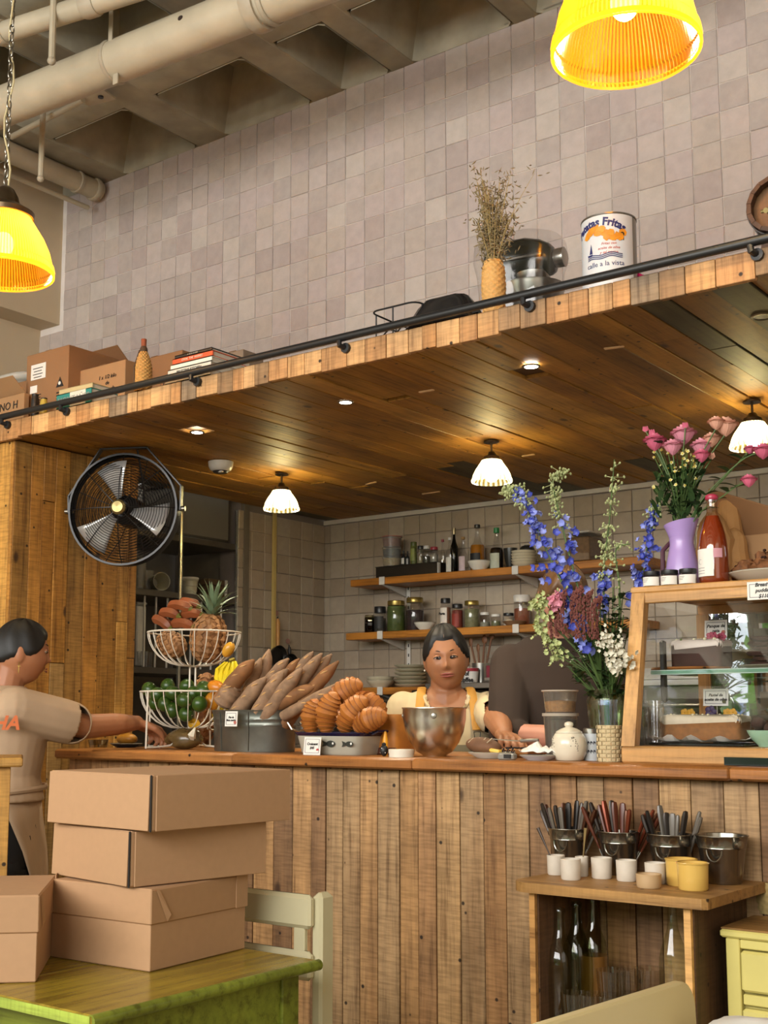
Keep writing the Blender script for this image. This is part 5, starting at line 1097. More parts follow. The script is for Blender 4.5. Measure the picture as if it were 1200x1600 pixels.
p, r, h = stand(602,1143,9,2.97,ZT_); t = thing('lemon_wedge','yellow wedge standing behind the spotted pot','lemon',p); MB().lathe([(r*.9,0),(r,h*.6),(r*.4,h)],seg=14).obj('wedge', mat('wedge_yellow','d9961c',.4), t); MB().lathe([(r*.3,h),(r*.2,h+.003)],seg=8).obj('tip', mat('stem_brown','4c3a20',.8), t)
# ------------------------------------------------------------------ mixing bowl
p = XY(679,3.0,ZT_); s = m_px(p); R = 50.5*s; hB = atY(679,1105,3.0-.09).z-ZT_
t = thing('mixing_bowl','large deep stainless steel mixing bowl in front of the woman','bowl',p); m_bowl = mat('polished_steel','d6cfc2',.27,1.0,var=.05,bump=.05)
MB().lathe([(R*.36,0),(R*.38,.004),(R*.55,hB*.09),(R*.76,hB*.28),(R*.9,hB*.5),(R*.975,hB*.75),(R*.99,hB*.96),(R*1.015,hB*.985),(R*1.01,hB),(R*.975,hB*.99),(R*.96,hB*.75),(R*.88,hB*.5),(R*.7,hB*.26),(.0001,hB*.08)],seg=64).obj('bowl_body', m_bowl, t)
for a in (-2.5,-1.0): MB().lathe([(.0001,0),(.0085,.001),(.0065,.004),(.0001,.005)],(R*.965*cos(a),R*.965*sin(a),hB*.83),14,rot=(pi/2,0,a+pi/2)).obj('rivet', m_ss, t)
# ------------------------------------------------------------------ plates and bits at the cook's hand
p, r = plate('small white plate with a filled roll in front of the woman',731,806,2.96,h=.016)
m_roll = mat('seeded_roll','6e4a30',.7,var=.4,scale=40,bump=.5)
t = thing('filled_roll','dark crusty roll lying on the small white plate','bread',p+Vector((-.026,0,.008))); MB().sph((0,0,.025),(.056,.03,.024),18,12,rot=(0,.12,0)).obj('crust', m_roll, t); MB().box((.045,-.01,.012),(.03,.03,.012),bev=.004,rot=(0,.2,.2)).obj('cheese_slice', mat('cheese','e0b84a',.5), t)
for i in range(4): MB().tube([(-.035+.02*i,-.024,.034),(-.025+.02*i,-.012,.047)],.0016,5).obj('score_cut', mat('flour_dust','b8a488',.9), t)
for i in range(3): t = thing('blackberry',['left','middle','right'][i]+' blackberry at the edge of the small plate','berry',p+Vector((.045+.012*i,-.012+.004*i,.0215))); b = MB(); [b.sph((.004*cos(k*2.4)*sin(k*.45+.3),.004*sin(k*2.4)*sin(k*.45+.3),.005*cos(k*.45+.3)),.0024,6,4) for k in range(7)]; b.obj('berry', mat('blackberry','15101c',.25), t); t['group'] = 'blackberries on the plate'
t = thing('butter_knife','thin steel spatula lying across the plate by her hand','knife',p+Vector((.03,.02,.05))); MB().box((0,0,0),(.1,.022,.0015),rot=(0,.05,0)).obj('blade', m_ss, t); MB().tube([(.05,0,-.002),(.1,.01,0)],.005,8).obj('handle', m_ss, t)
p = XY(815,3.1,ZT_); t = thing('cutting_board','small wooden board with crumbs between the plate and the paper','board',p); MB().box((0,0,.012),(.12,.14,.024),bev=.003).obj('board', w_top, t, smooth=False); b = MB(); rg = random.Random(9)
for k in range(26): b.sph((rg.uniform(-.03,.05),rg.uniform(-.06,.0),.026),(.004,.003,.003),5,4)
o = b.obj('seeds', mat('dark_seeds','2c1e18',.7), t); o['kind'] = 'stuff'
p, r = plate('grey-white oval plate in front of the crumpled paper',812,872,2.9,'b7b6ba',.013)
t = thing('crumpled_paper','crumpled white napkin on the grey plate left of the sugar bowl','napkin',p+Vector((0,.02,.006))); b = MB(); vs = []
for i in range(11):
    for j in range(9): q = Vector((-.055+.011*i,-.03+.0075*j,0)); vs.append(q+Vector((0,0,.012+.03*abs(noise.noise(q*38))+.016*math.exp(-((i-3)**2+(j-4)**2)/7))))
b.add(vs,[(i*9+j,i*9+j+1,(i+1)*9+j+1,(i+1)*9+j) for i in range(10) for j in range(8)]); o = b.obj('napkin_sheet', m_white, t, ang=20); o.modifiers.new('s','SOLIDIFY').thickness = .001
t = thing('clear_wrap_roll','small clear packet at the left edge of the grey plate','packet',p+Vector((-.075,-.035,0))); MB().box((0,0,.009),(.045,.03,.018),bev=.004,rot=(0,0,.2)).obj('packet_body', glass('cloudy_film','d5d2ca',refl=.8,tint=.9,rough=.15,solid=.3), t); MB().box((.008,-.012,.01),(.02,.008,.01)).obj('dark_print', m_ink, t)
# deli containers, sugar bowl, patterned tin, woven pot
z0 = ZT_; g_deli = glass('deli_plastic','efe8dc',refl=.9,tint=.92,rough=.08,solid=.07)
p = XY(877,3.05,ZT_); s = m_px(p)
for (wb, wt, va, vb, c, lb) in ((46,53,1114,None,'3a2c22','clear deli tub of dark seeds, lower of the two behind the sugar bowl'),(46,54,1078,1112,'a87a3c','clear deli tub half full of golden seeds, on top of the dark one')):
    h = zat(p.x,p.y,va)-z0; t = thing('deli_container', lb, 'tub', (p.x,p.y,z0), 0, 'deli tubs behind the sugar bowl'); r0, r1 = wb/2*s, wt/2*s
    f = .85 if vb is None else .5; MB().lathe([(r0*.97,.003),(r0+(r1-r0)*f-.001,h*f),(.0001,h*f+.004)],seg=28).obj('contents', mat('content_'+c,c,.7,var=.45,scale=120), t)
    MB().lathe([(r0,0),(r1,h*.93),(r1*1.07,h*.94),(r1*1.07,h*.97)],seg=36,caps=False).obj('tub_body', g_deli, t); MB().lathe([(r1*1.08,h*.93),(r1*1.08,h-.0006),(r1*.98,h-.0006)],seg=36).obj('lid', glass('deli_lid','efe0cc',refl=.7,tint=.85,rough=.1,solid=.4), t); z0 += h
p, r, h = stand(890,1143,55,2.93,ZT_); t = thing('sugar_bowl','round white glazed sugar bowl with a knobbed lid and small flower print','pot',p)
MB().lathe([(r*.7,0),(r*.78,.003),(r*.95,h*.25),(r,h*.5),(r*.97,h*.75),(r*.8,h*.93),(r*.72,h*.96)],seg=40).obj('pot_body', mat('ivory_glaze','d8ceb8',.18,var=.04,scale=50), t); MB().lathe([(r*.76,h*.95),(r*.74,h*1.0),(r*.45,h*1.1),(r*.26,h*1.14),(r*.2,h*1.16),(r*.27,h*1.22),(r*.24,h*1.3),(r*.1,h*1.34),(.0001,h*1.345)],seg=32).obj('lid', mat('ivory_glaze','d8ceb8',.18,var=.04,scale=50), t)
b = MB(); rg = random.Random(2)
for side in (-2.35,-.85):
    for k in range(18): a = side+rg.uniform(-.28,.28); zz = h*.55+rg.uniform(-.012,.012)+.01*cos((a-side)*9); rr = r*1.004*(1-.06*abs(zz/h-.5)*2); b.sph((rr*cos(a),rr*sin(a),zz),(.0015,.0015,.0013),5,4)
b.obj('flower_print', mat('grey_print','7c7468',.6), t); MB().lathe([(r*.752,h*.945),(r*.765,h*.95),(r*.752,h*.955)],seg=40,caps=False).obj('brown_line', mat('brown_line','5c4a38',.5), t)
p, r, h = stand(925,1146,25,2.98,ZT_); t = thing('patterned_tin','small white tin with dark scroll pattern between the sugar bowl and the woven pot','tin',p)
MB().lathe([(r,0),(r,h)],seg=32).obj('tin_body', mat('white_tin','c9cdd0',.35,var=.02), t); b = MB()
for k in range(7):
    a = -pi/2-1.0+k*.36
    for zc in (.3,.62): b.tube([(r*1.01*cos(a+.1*cos(q)),r*1.01*sin(a+.1*cos(q)),h*zc+.006*sin(q)) for q in (0,.9,1.8,2.7,3.6)],[.0006,.0016,.0022,.0016,.0005],4)
b.obj('scroll_pattern', mat('indigo_print','1c1a2c',.5), t); MB().lathe([(r*1.03,h),(r*1.03,h+.012),(r*.9,h+.014)],seg=32).obj('lid', m_ss, t)
p, r, h = stand(953,1133,38,2.925,ZT_); WP = p.copy(); wr = r; wh_ = h
t = thing('woven_pot','small square-woven straw pot holding a glass, beside the display case','basket',p); m_str = mat('pale_straw','c9b48a',.7,var=.15); 
vs = []; b = MB(); nr, nc = 9, 16
for i in range(nr):
    for k in range(nc):
        a = 2*pi*k/nc; out = .0016 if (i+k)%2 else -.0008; z = h*(i+.5)/nr; rr = r*.97+out
        b.box((0,0,0),(2*pi*r/nc*.97,.0035,h/nr*.95),bev=0) if 0 else None
        c_, s_ = cos(a), sin(a); hw, hz_ = pi*r/nc*.98, h/nr*.48; tx = Vector((-s_,c_,0)); nx = Vector((c_,s_,0)); P_ = nx*rr+Vector((0,0,z))
        b.add([P_-tx*hw*1.0-Vector((0,0,hz_)),P_+tx*hw-Vector((0,0,hz_)),P_+tx*hw+Vector((0,0,hz_)),P_-tx*hw+Vector((0,0,hz_)),P_+nx*.0016-tx*hw*.5-Vector((0,0,hz_*.5)),P_+nx*.0016+tx*hw*.5-Vector((0,0,hz_*.5)),P_+nx*.0016+tx*hw*.5+Vector((0,0,hz_*.5)),P_+nx*.0016-tx*hw*.5+Vector((0,0,hz_*.5))],[(4,5,6,7),(0,1,5,4),(1,2,6,5),(2,3,7,6),(3,0,4,7)])
o = b.obj('straw_weave', m_str, t, smooth=False); o['kind'] = 'stuff'; MB().lathe([(r*.93,0),(r*.93,h*.99),(r*.9,h*.99),(r*.9,.004),(.0001,.004)],seg=32).obj('lining', mat('dark_straw','8a7448',.8), t); MB().lathe([(r*.95,h*.97),(r*1.02,h*.985),(r*.95,h*1.0)],seg=32,caps=False).obj('rim', m_str, t)
t = thing('water_glass','clear glass standing inside the woven pot, catching the light','glass',p+Vector((0,0,.0045))); r2 = r*.76; h2 = zat(p.x,p.y,1096)-ZT_; MB().lathe([(r2*.85,0),(r2,h2),(r2*.95,h2),(r2*.8,.006),(.0001,.006)],seg=32).obj('glass_body', glass('bright_glass','eef4ff',refl=2.2,tint=.9,rough=.05), t); MB().lathe([(r2*.98,h2-.001),(r2*1.01,h2+.001),(r2*.95,h2+.001)],seg=32,caps=False).obj('rim', g_clear, t)
# ------------------------------------------------------------------ display case
w_case = wood('case_pine', ['c99a5e','c29256','d0a266'], 'x', .45, saw=.1, bump=.3, knots=False); w_casez = wood('case_pine_upright', ['c99a5e','c29256'], 'z', .45, saw=.1, bump=.3, knots=False)
YF = 2.872; X0 = XY(971,YF,ZT_).x; zbB, zbT = ZT_, atY(985,1166,YF).z
ytf = atX(987,935,X0).y; zcT = atY(1000,917,ytf).z; zcU = atY(1000,943,ytf).z; YR = 3.42; X1 = X0+1.15
CS = thing('display_case', 'pine and glass pastry display case at the right end of the counter', 'display case', ((X0+X1)/2,3.14,ZT_)); KO = Vector(CS.location); xm = (X0+X1)/2
MB().box(Vector((xm,(YF+YR)/2,(zbB+zbT)/2))-KO,(X1-X0,YR-YF,zbT-zbB),bev=.004).obj('base_frame', w_case, CS, smooth=False)
MB().box(Vector((xm,(ytf+YR)/2,zcT-.008))-KO,(X1-X0+.004,YR-ytf+.004,.016),bev=.003).obj('top_board', w_case, CS, smooth=False)
MB().box(Vector((xm,ytf+.012,(zcT+zcU)/2-.008))-KO,(X1-X0,.024,zcT-.016-zcU),bev=.002).obj('front_rail', w_case, CS, smooth=False)
MB().box(Vector((xm,YR-.012,(zcT+zcU)/2-.008))-KO,(X1-X0,.024,zcT-.016-zcU),bev=.002).obj('rear_rail', w_case, CS, smooth=False)
ps = .036
for xx in (X0,X1-ps):
    b = MB(); b.add([Vector(q)-KO for q in ((xx,YF,zbT),(xx+ps,YF,zbT),(xx+ps,YF+.03,zbT),(xx,YF+.03,zbT),(xx,ytf,zcT-.016),(xx+ps,ytf,zcT-.016),(xx+ps,ytf+.03,zcT-.016),(xx,ytf+.03,zcT-.016))],[(3,2,1,0),(4,5,6,7),(0,1,5,4),(1,2,6,5),(2,3,7,6),(3,0,4,7)]); b.obj('front_post', w_casez, CS, smooth=False)
    MB().box(Vector((xx+ps/2,YR-.018,(zbT+zcU)/2))-KO,(ps,.036,zcU-zbT)).obj('rear_post', w_casez, CS, smooth=False)
    MB().add([Vector(q)-KO for q in ((xx+.018,YF+.03,zbT),(xx+.018,YR-.03,zbT),(xx+.018,YR-.03,zcU),(xx+.018,ytf+.03,zcU))],[(0,1,2,3)]).obj('side_pane', g_clear, CS, smooth=False)
MB().add([Vector(q)-KO for q in ((X0+ps,YF+.014,zbT),(X1-ps,YF+.014,zbT),(X1-ps,ytf+.014,zcU),(X0+ps,ytf+.014,zcU))],[(0,1,2,3)]).obj('front_pane', glass('case_front_glass',refl=1.1,tint=.97,rough=.01), CS, smooth=False)
for k, (a, c) in enumerate(((X0+ps,xm+.02),(xm-.02,X1-ps))): MB().box(Vector(((a+c)/2,YR-.03+.008*k,(zbT+zcU)/2))-KO,(c-a,.005,zcU-zbT)).obj('sliding_pane', glass('door_glass','dfeee8',refl=7,tint=.55,rough=.012), CS, smooth=False)
ZM = atY(1100,1049,3.08).z
MB().box(Vector((xm,3.18,ZM-.004))-KO,(X1-X0-2*ps,.4,.008),bev=.001).obj('glass_shelf', glass('shelf_glass','d8ece4',refl=1.6,tint=.9), CS, smooth=False)
MB().box(Vector((xm,2.985,ZM-.004))-KO,(X1-X0-2*ps,.006,.012)).obj('shelf_edge', mat('aqua_edge','a9bcb4',.15,.3), CS, smooth=False)
a = XY(1132,YF-.004,ZT_).x; MB().box(Vector(((a+X1)/2,YF-.003,ZT_+.0105))-KO,(X1-a,.006,.019)).obj('gap_shade_strip', mat('black_gloss','0e0e10',.15), CS, smooth=False)  # black strip painted in for the shaded gap under the case
MB().box(Vector((X0+.05,3.03,ZM+.0))-KO,(.012,.02,.16),bev=.004).obj('black_latch', m_iron, CS, smooth=False)
YI = 3.12
p = XY(1088,YI,ZM+.0002); q = XY(1020,YI,ZM).x; q2 = XY(1142,YI,ZM).x
t = thing('serving_board','round-edged wooden board carrying the chocolate cake in the display case','board',((q+q2)/2,YI,ZM+.0004)); MB().lathe([(.0001,0),((q2-q)/2*.9,0),((q2-q)/2,.008),((q2-q)/2*.97,.012),(.0001,.012)],seg=40,sy=.75).obj('board', w_top, t); MB().lathe([((q2-q)/2*.93,.0121),((q2-q)/2*.95,.0125)],seg=40,sy=.75,caps=False).obj('groove', mat('burnt_crust','4c2410',.5), t)
def cake(label, u0, u1, vt, Y, z, col, ice, d=.09, rag=.004, toppings=(), name='cake'):
    a, c = XY(u0,Y,z).x, XY(u1,Y,z).x; h = zat((a+c)/2,Y,vt)-z; t = thing(name, label, 'cake', ((a+c)/2,Y,z)); w = c-a
    b = MB(); loft(b,[rrect(w,d,.012,0),rrect(w,d,.012,h*.7),rrect(w*.98,d*.98,.012,h*.8)]); b.obj('sponge', mat('sponge_'+col,col,.8,var=.35,scale=60,bump=.6), t)
    b = MB(); vs = []; n = 40; ring = []
    for lv, (zz, k, wv) in enumerate(((h*.78,1.01,1),(h*.86,1.03,.4),(h*.93,1.0,.2),(h,.85,0))):
        for j, q in enumerate(rrect(w*k,d*k,.014,0,11)): vs.append((q[0],q[1],zz+wv*.005*sin(j*1.9)+wv*.004*sin(j*.7)+.003*sin(j*2.7+lv)))
    b.add(vs,[(i*44+j,i*44+(j+1)%44,(i+1)*44+(j+1)%44,(i+1)*44+j) for i in range(3) for j in range(44)]+[tuple(132+j for j in range(44))]); b.obj('icing', mat('icing_'+ice,ice,.5,var=.12,scale=60), t)
    rg = random.Random(u0)
    for (col_, nm, cnt, rr, xr) in toppings:
        b = MB()
        for k in range(cnt):
            x = rg.uniform(*xr)*w; y = rg.uniform(-.45,.3)*d
            if rr > .006:
                for m in range(5): a_ = 2*pi*m/5; b.sph((x+rr*.6*cos(a_),y,h+rr*.7+rr*.6*sin(a_)),(rr*.55,rr*.12,rr*.55),8,5)
            else: b.sph((x,y,h+.002),(rr,rr,rr*.7),6,4)
        o = b.obj(nm, mat('top_'+col_,col_,.6,var=.2), t); 
        if cnt > 3: o['kind'] = 'stuff'
    return t
cake('dark chocolate loaf cake with white icing and pink petals on the wooden board',1058,1137,1001,YI,ZM+.0128,'3a1a12','cdbfb4',toppings=(('8a2240','pink_petals',3,.011,(.2,.45)),('d8d4b0','white_petals',8,.005,(-.45,.4)),('6a7a4c','green_bits',5,.004,(-.4,.3))))
p = XY(1212,YI,ZM); t = thing('cookie_plate','white plate of dark cookies on the glass shelf of the display case','plate',p); MB().lathe([(.05,0),(.09,.012),(.088,.013),(.0001,.004)],seg=36).obj('plate_body', m_cer, t); MB().lathe([(.089,.0125),(.091,.0135)],seg=36,caps=False).obj('rim', mat('rim_line','8d8674',.4), t)
for i in range(6): t = thing('cookie', ['lowest','second','third','fourth','fifth','topmost'][i]+' dark chocolate cookie of the pile in the display case','cookie',p+Vector((-.028+.012*(i%2),-.01*(i%3)+.0,.012+.0125*i)),0,'chocolate cookies in the case'); MB().lathe([(.03,0),(.036,.006),(.03,.011),(.0001,.012)],seg=20,wob=.2).obj('crumb', mat('cookie_dark','3a2016',.8,var=.3,scale=60), t); b = MB(); [b.sph((.02*cos(k*2.1),.02*sin(k*2.1),.0105),(.004,.004,.002),5,4) for k in range(5)]; b.obj('chocolate_chips', mat('chip_dark','1c0e0a',.4), t)
t = thing('folded_cloth','folded beige cloth beside the chocolate cake in the display case','cloth',XY(1158,3.25,ZM+.0004)); b = MB(); vs = []
for i in range(13):
    for j in range(9): x = -.07+.14*i/12; y = -.06+.12*j/8; vs.append((x,y,.002+.055*max(0,1-(x/.075)**2)**.5*(1-.3*(j/8))+.003*sin(j*2.2+i*.3)))
b.add(vs,[(i*9+j,i*9+j+1,(i+1)*9+j+1,(i+1)*9+j) for i in range(12) for j in range(8)]); b.obj('cloth', mat('beige_cloth','b09468',.8), t)
ZC_ = zbT+.0003
a, c = XY(1030,3.04,ZC_).x, XY(1178,3.04,ZC_).x
t = thing('baking_tray','flat black tray lined with crumpled white paper on the floor of the display case','tray',((a+c)/2,3.06,ZC_)); w = c-a; MB().box((0,0,.004),(w,.17,.007),bev=.002).obj('tray_body', mat('black_gloss','0e0e10',.15), t, smooth=False)
b = MB(); vs = []
for i in range(21):
    for j in range(10): x = -w*.5+w*i/20; y = -.082+.16*j/9; e = max(abs(x)/(w*.5),abs(y)/.08); vs.append((x,y,.0095+.016*max(0,e-.72)*3.5*abs(.6+noise.noise(Vector((x,y,0))*30))))
b.add(vs,[(i*10+j,i*10+j+1,(i+1)*10+j+1,(i+1)*10+j) for i in range(20) for j in range(9)]); o = b.obj('paper_liner', m_white, t, ang=15)
cake('long golden loaf cake with white icing and pansies on white paper in the display case',1042,1166,1118,3.06,ZC_+.0112,'8a5a2c','c9bca4',toppings=(('2a1640','purple_pansy',1,.014,(.1,.12)),('c8921c','yellow_pansy',2,.010,(-.42,-.2)),('b8861c','yellow_petals',2,.010,(.25,.4)),('d8cfae','crumb_topping',14,.004,(-.45,.45))))
p = XY(1204,3.04,ZC_); t = thing('mint_bowl','mint green bowl of dark cakes at the right edge inside the display case','bowl',p); MB().lathe(bowl_prof(.055,.04),seg=36).obj('bowl_body', mat('mint_ceramic','9cc4a8',.3), t); b = MB(); [b.sph((.028*cos(k*1.3),.028*sin(k*1.3),.045+.012*(k%2)),(.02,.02,.016),8,6) for k in range(5)]; b.obj('dark_cakes', mat('cookie_dark','3a2016',.8,var=.3,scale=60), t)
t = thing('glass_tumblers','stack of ribbed clear cups in the left corner of the display case','glass',XY(1022,3.0,ZC_)); [MB().lathe([(.022,k*.018),(.028,k*.018+.06),(.0265,k*.018+.06),(.021,k*.018+.003)],seg=36,rib=.02,caps=False).obj('cup', g_clear, t) for k in range(4)]
card('handwritten card standing behind the chocolate cake, reading Panque de nata', XY(1121,3.2,ZM+.0004)+Vector((0,0,zat(XY(1121,3.2,ZM).x,3.2,995)-ZM-.001)), 37*m_px((-1.15,3.2,1.3)), 27*m_px((-1.15,3.2,1.3)), ('Panque de','nata'), .0118, tilt=-.1, deco='b0604a')
x_ = XY(1121,3.2,ZM); t = thing('card_holder','slim wire holder lifting the upper handwritten card in the case','holder',x_+Vector((0,.006,.0004))); zz = zat(x_.x,3.2,995)-ZM; MB().tube([(0,0,0),(0,0,zz+.01)],.0016,6).obj('stem', m_ss, t); MB().lathe([(.02,0),(.018,.004)],seg=20).obj('foot', m_ss, t)
xx = XY(1121,3.17,ZC_); zz = zat(xx.x,3.17,1103)-ZC_
card('handwritten card standing above the golden loaf cake, reading Pastel de aceite de oliva', xx+Vector((0,0,zz)), 41*m_px((-1.15,3.17,1.2)), 27*m_px((-1.15,3.17,1.2)), ('Pastel de','aceite de oliva'), .0105, tilt=-.1, deco='5a5a30')
t = thing('card_holder','slim wire holder lifting the lower handwritten card in the case','holder',xx+Vector((0,.006,.0004))); MB().tube([(0,0,0),(0,0,zz+.01)],.0016,6).obj('stem', m_ss, t); MB().lathe([(.02,0),(.018,.004)],seg=20).obj('foot', m_ss, t)
# ------------------------------------------------------------------ on top of the case
ZK = zcT+.0006; yk_ = ytf+.03
for i, (u0,u1,vt) in enumerate(((1005,1033,893),(1033,1061,891),(1061,1090,889))):
    p, r, h = base(u0,u1,vt,yk_+.012,ZK); r *= .97; t = thing('jam_jar', ['left','middle','right'][i]+' small jar with black lid and white label on top of the display case','jar',p,0,'black-lidded jars on the case')
    MB().lathe([(r*.95,0),(r,.004),(r,h*.68),(r*.9,h*.76)],seg=28,caps=False).obj('glass_body', g_clear, t); MB().lathe([(r*.92,.003),(r*.94,h*.62)],seg=24).obj('contents', mat('jar_cream','a89c90',.6), t)
    MB().lathe([(r*1.01,h*.08),(r*1.01,h*.62)],seg=24,a0=-pi/2-1.3,a1=-pi/2+1.3,caps=False).obj('label_paper', m_white, t); MB().lathe([(r*.96,h*.72),(r*.98,h*.75),(r*.98,h*.97),(r*.9,h)],seg=28).obj('lid', m_lidk, t)
    b = MB(); [b.lathe([(r*1.018,h*(.5-.09*k)),(r*1.018,h*(.52-.09*k))],seg=8,a0=-pi/2-.8,a1=-pi/2+.0-.1*k,caps=False) for k in range(3)]; b.obj('printed_lines', m_ink, t)
p, r, h = base(1041,1094,817,yk_+.1,ZK); VV = p.copy(); VH = h
t = thing('lilac_vase','lilac pitcher-shaped vase holding pink roses on top of the display case','vase',p); b = MB(); vs = []; n = 36; pr = [(.8,0),(.96,.03),(1.0,.12),(.93,.35),(.78,.55),(.69,.68),(.72,.78),(.88,.9),(1.02,1.0),(.98,1.0),(.84,.9),(.66,.72),(.0001,.5)]
for (k, z) in pr:
    for j in range(n): a = 2*pi*j/n; tl = (z > .85)*.05*cos(a)*(z-.85)/.15; vs.append((r*k*cos(a),r*k*sin(a),h*(z+tl)))
b.add(vs,[(i*n+j,i*n+(j+1)%n,(i+1)*n+(j+1)%n,(i+1)*n+j) for i in range(len(pr)-1) for j in range(n)]+[tuple(range(n-1,-1,-1))]); b.obj('vase_body', mat('lilac_enamel','a58ac4',.25,var=.02), t); MB().tube([(-r*.7,0,h*.72),(-r*1.15,-.005,h*.6),(-r*1.2,-.005,h*.3),(-r*.95,0,h*.14)],.006,8).obj('handle', mat('plum_handle','4a2434',.3), t)
p, r, h = base(1093,1140,772,yk_+.035,ZK)
t = thing('rose_wine_bottle','tall bottle of orange-red wine with a white label and a pink cap','bottle',p); pr = [(.86,0),(.97,.02),(1,.06),(1,.3),(.96,.42),(.84,.54),(.66,.65),(.46,.74),(.36,.8),(.34,.9),(.38,.905),(.38,.935),(.34,.94)]
MB().lathe([(max(k*r-.002,.001),z*h+.003) for k, z in pr if z < .8],seg=32).obj('wine', mat('rose_wine','8e3a16',.08,var=.15,scale=6,Emission_Strength=0.0), t); MB().lathe([(k*r,z*h) for k, z in pr],seg=36,caps=False).obj('glass_body', glass('bottle_glass','f4e4d0',refl=1.3,tint=.95), t)
MB().lathe([(r*.36,h*.93),(r*.42,h*.94),(r*.44,h*.96),(r*.4,h*.985),(r*.2,h)],seg=20).obj('cap', mat('pink_foil','a8304c',.3), t); MB().lathe([(r*1.012,h*.08),(r*1.012,h*.38)],seg=20,a0=-pi/2-1.25,a1=-pi/2+.35,caps=False).obj('label_paper', m_white, t); MB().lathe([(r*1.014,h*.28),(r*1.014,h*.38)],seg=10,a0=-pi/2+.36,a1=-pi/2+.95,caps=False).obj('side_label', mat('pink_paper','c8909c',.6), t)
b = MB(); [b.lathe([(r*1.02,h*(.17-.03*k)),(r*1.02,h*(.175-.03*k))],seg=8,a0=-pi/2-.95,a1=-pi/2-.25,caps=False) for k in range(3)]; b.lathe([(.006,0),(.0065,.0005)],(-r*.55,-r*.86,h*.24),16,rot=(pi/2,0,-.5),caps=False); b.obj('drawn_lines', mat('grey_ink','77737a',.7), t)
p = XY(1210,yk_+.1,ZK); r = 70*m_px(p); t = thing('platter','white platter on top of the display case under the bread pudding','platter',p); MB().lathe([(r*.55,0),(r*.6,.001),(r*.9,.02),(r,.026),(r*.99,.028),(r*.6,.006),(.0001,.005)],seg=44).obj('plate_body', m_cer, t); MB().lathe([(r*.99,.0265),(r*1.005,.028),(r*.985,.029)],seg=44,caps=False).obj('rim', mat('rim_line','8d8674',.4), t)
rg = random.Random(21)
for i, (du,dz,rr) in enumerate(((-48,.025,.03),(-27,.028,.038),(0,.03,.042),(-14,.055,.035),(12,.06,.035),(-38,.042,.026))):
    t = thing('bread_pudding', ['leftmost chunk of dark bread pudding on the platter','second chunk of bread pudding from the left on the platter','large chunk of bread pudding at the right of the platter','upper left chunk on top of the bread pudding heap','upper right chunk on top of the bread pudding heap','small upper chunk at the left of the bread pudding heap'][i],'pudding',p+Vector((du*m_px(p),-.012*(i%3),dz)),0,'bread pudding on the platter'); b = MB(); b.sph((0,0,0),(rr,rr*.9,rr*.72),16,12)
    for k, q in enumerate(b.v): b.v[k] = q*(1+.45*noise.noise(q*55+Vector((i,0,0)))+.25*noise.noise(q*130))
    b.obj('crumb', mat('pudding_crumb','7a4c28',.75,var=.6,scale=70,bump=.8), t); b = MB(); [b.sph(Vector((rg.gauss(0,1),-abs(rg.gauss(0,1)),rg.gauss(0,1))).normalized()*rr*.95,(.005,.005,.004),5,4) for k in range(4)]; b.obj('raisins', mat('raisin','2c1712',.5), t)
a = XY(1168,ytf-.004,zcU).x; zz = atY(1170,938,ytf).z; t = card('handwritten card fixed to the top rail of the display case, reading Bread pudding', Vector((a+.04,ytf-.004,zz)), .08, atY(1170,910,ytf).z-zz, ('Bread &','pudding','$110'), .0125, tilt=0)
# kraft carton and paper bread bags behind, on the case top
p = XY(1195,3.36,ZK); t = thing('kraft_carton','large open kraft carton leaning behind the bread pudding','box',p,rad(-4)); hk = zat(p.x,p.y,800)-ZK; MB().box((0,.0,hk*.36),(.3,.08,hk*.7),bev=.003).obj('body', m_card2, t, smooth=False)
o = MB().box((0,0,0),(.3,.005,.2),bev=.001).obj('flap', m_card, t, (-.02,-.01,hk*.72), rot=(rad(28),rad(22),0), smooth=False)
for i, (u,v,rr,lb) in enumerate(((1118,835,.06,'brown paper bread bag bulging behind the wine bottle, lower left'),(1150,862,.045,'brown paper bread bag low behind the wine bottle, to its right'),(1142,812,.05,'brown paper bag end sticking up behind the wine bottle'))):
    pp = XY(u,3.27+.03*i,ZK); zc = max((atY(u,v-38,3.27+.03*i).z-ZK)/2,rr*.5); t = thing('paper_bag', lb, 'bag', pp, 0, 'paper bread bags'); b = MB(); b.sph((0,0,zc),(rr*.9,.035,zc if i != 2 else zc),14,12)
    for k, q in enumerate(b.v): b.v[k] = Vector((q.x*(1+.25*noise.noise(q*30)),q.y,max(q.z,0)))+Vector((0,0,1))*.004*noise.noise(q*60)
    b.obj('bag_body', mat('brown_paper','a87c4a',.8,var=.2,scale=18), t, ang=15); MB().box((0,-.033,zc),(rr*1.1,.002,.004),rot=(0,.3,0)).obj('fold', mat('brown_paper','a87c4a',.8,var=.2,scale=18), t)
# ------------------------------------------------------------------ flowers
m_stem = mat('green_stem','4c6430',.6,var=.2); m_lf = mat('dark_leaf','2c4420',.5,var=.3,scale=20); m_bud = mat('pale_bud','a8b07c',.6,var=.2); m_blue = mat('delphinium_blue','4a54b4',.5,var=.3,scale=25); m_blue2 = mat('delphinium_pale','8a94d8',.5,var=.25,scale=25)
m_pk = mat('rose_pink','d48a9c',.6,var=.15,scale=30); m_pk2 = mat('rose_deep','c8607c',.6,var=.15,scale=30); m_peach = mat('rose_peach','d8a088',.6,var=.15,scale=30)
def spline(pts, n=16):
    P = [Vector(p) for p in pts]; out = []
    for i in range(n+1):
        f = i/n*(len(P)-1); k = min(int(f),len(P)-2); u = f-k; a, b_, c, d = P[max(k-1,0)],P[k],P[k+1],P[min(k+2,len(P)-1)]
        out.append(.5*((2*b_)+(c-a)*u+(2*a-5*b_+4*c-d)*u*u+(3*b_-a-3*c+d)*u**3))
    return out
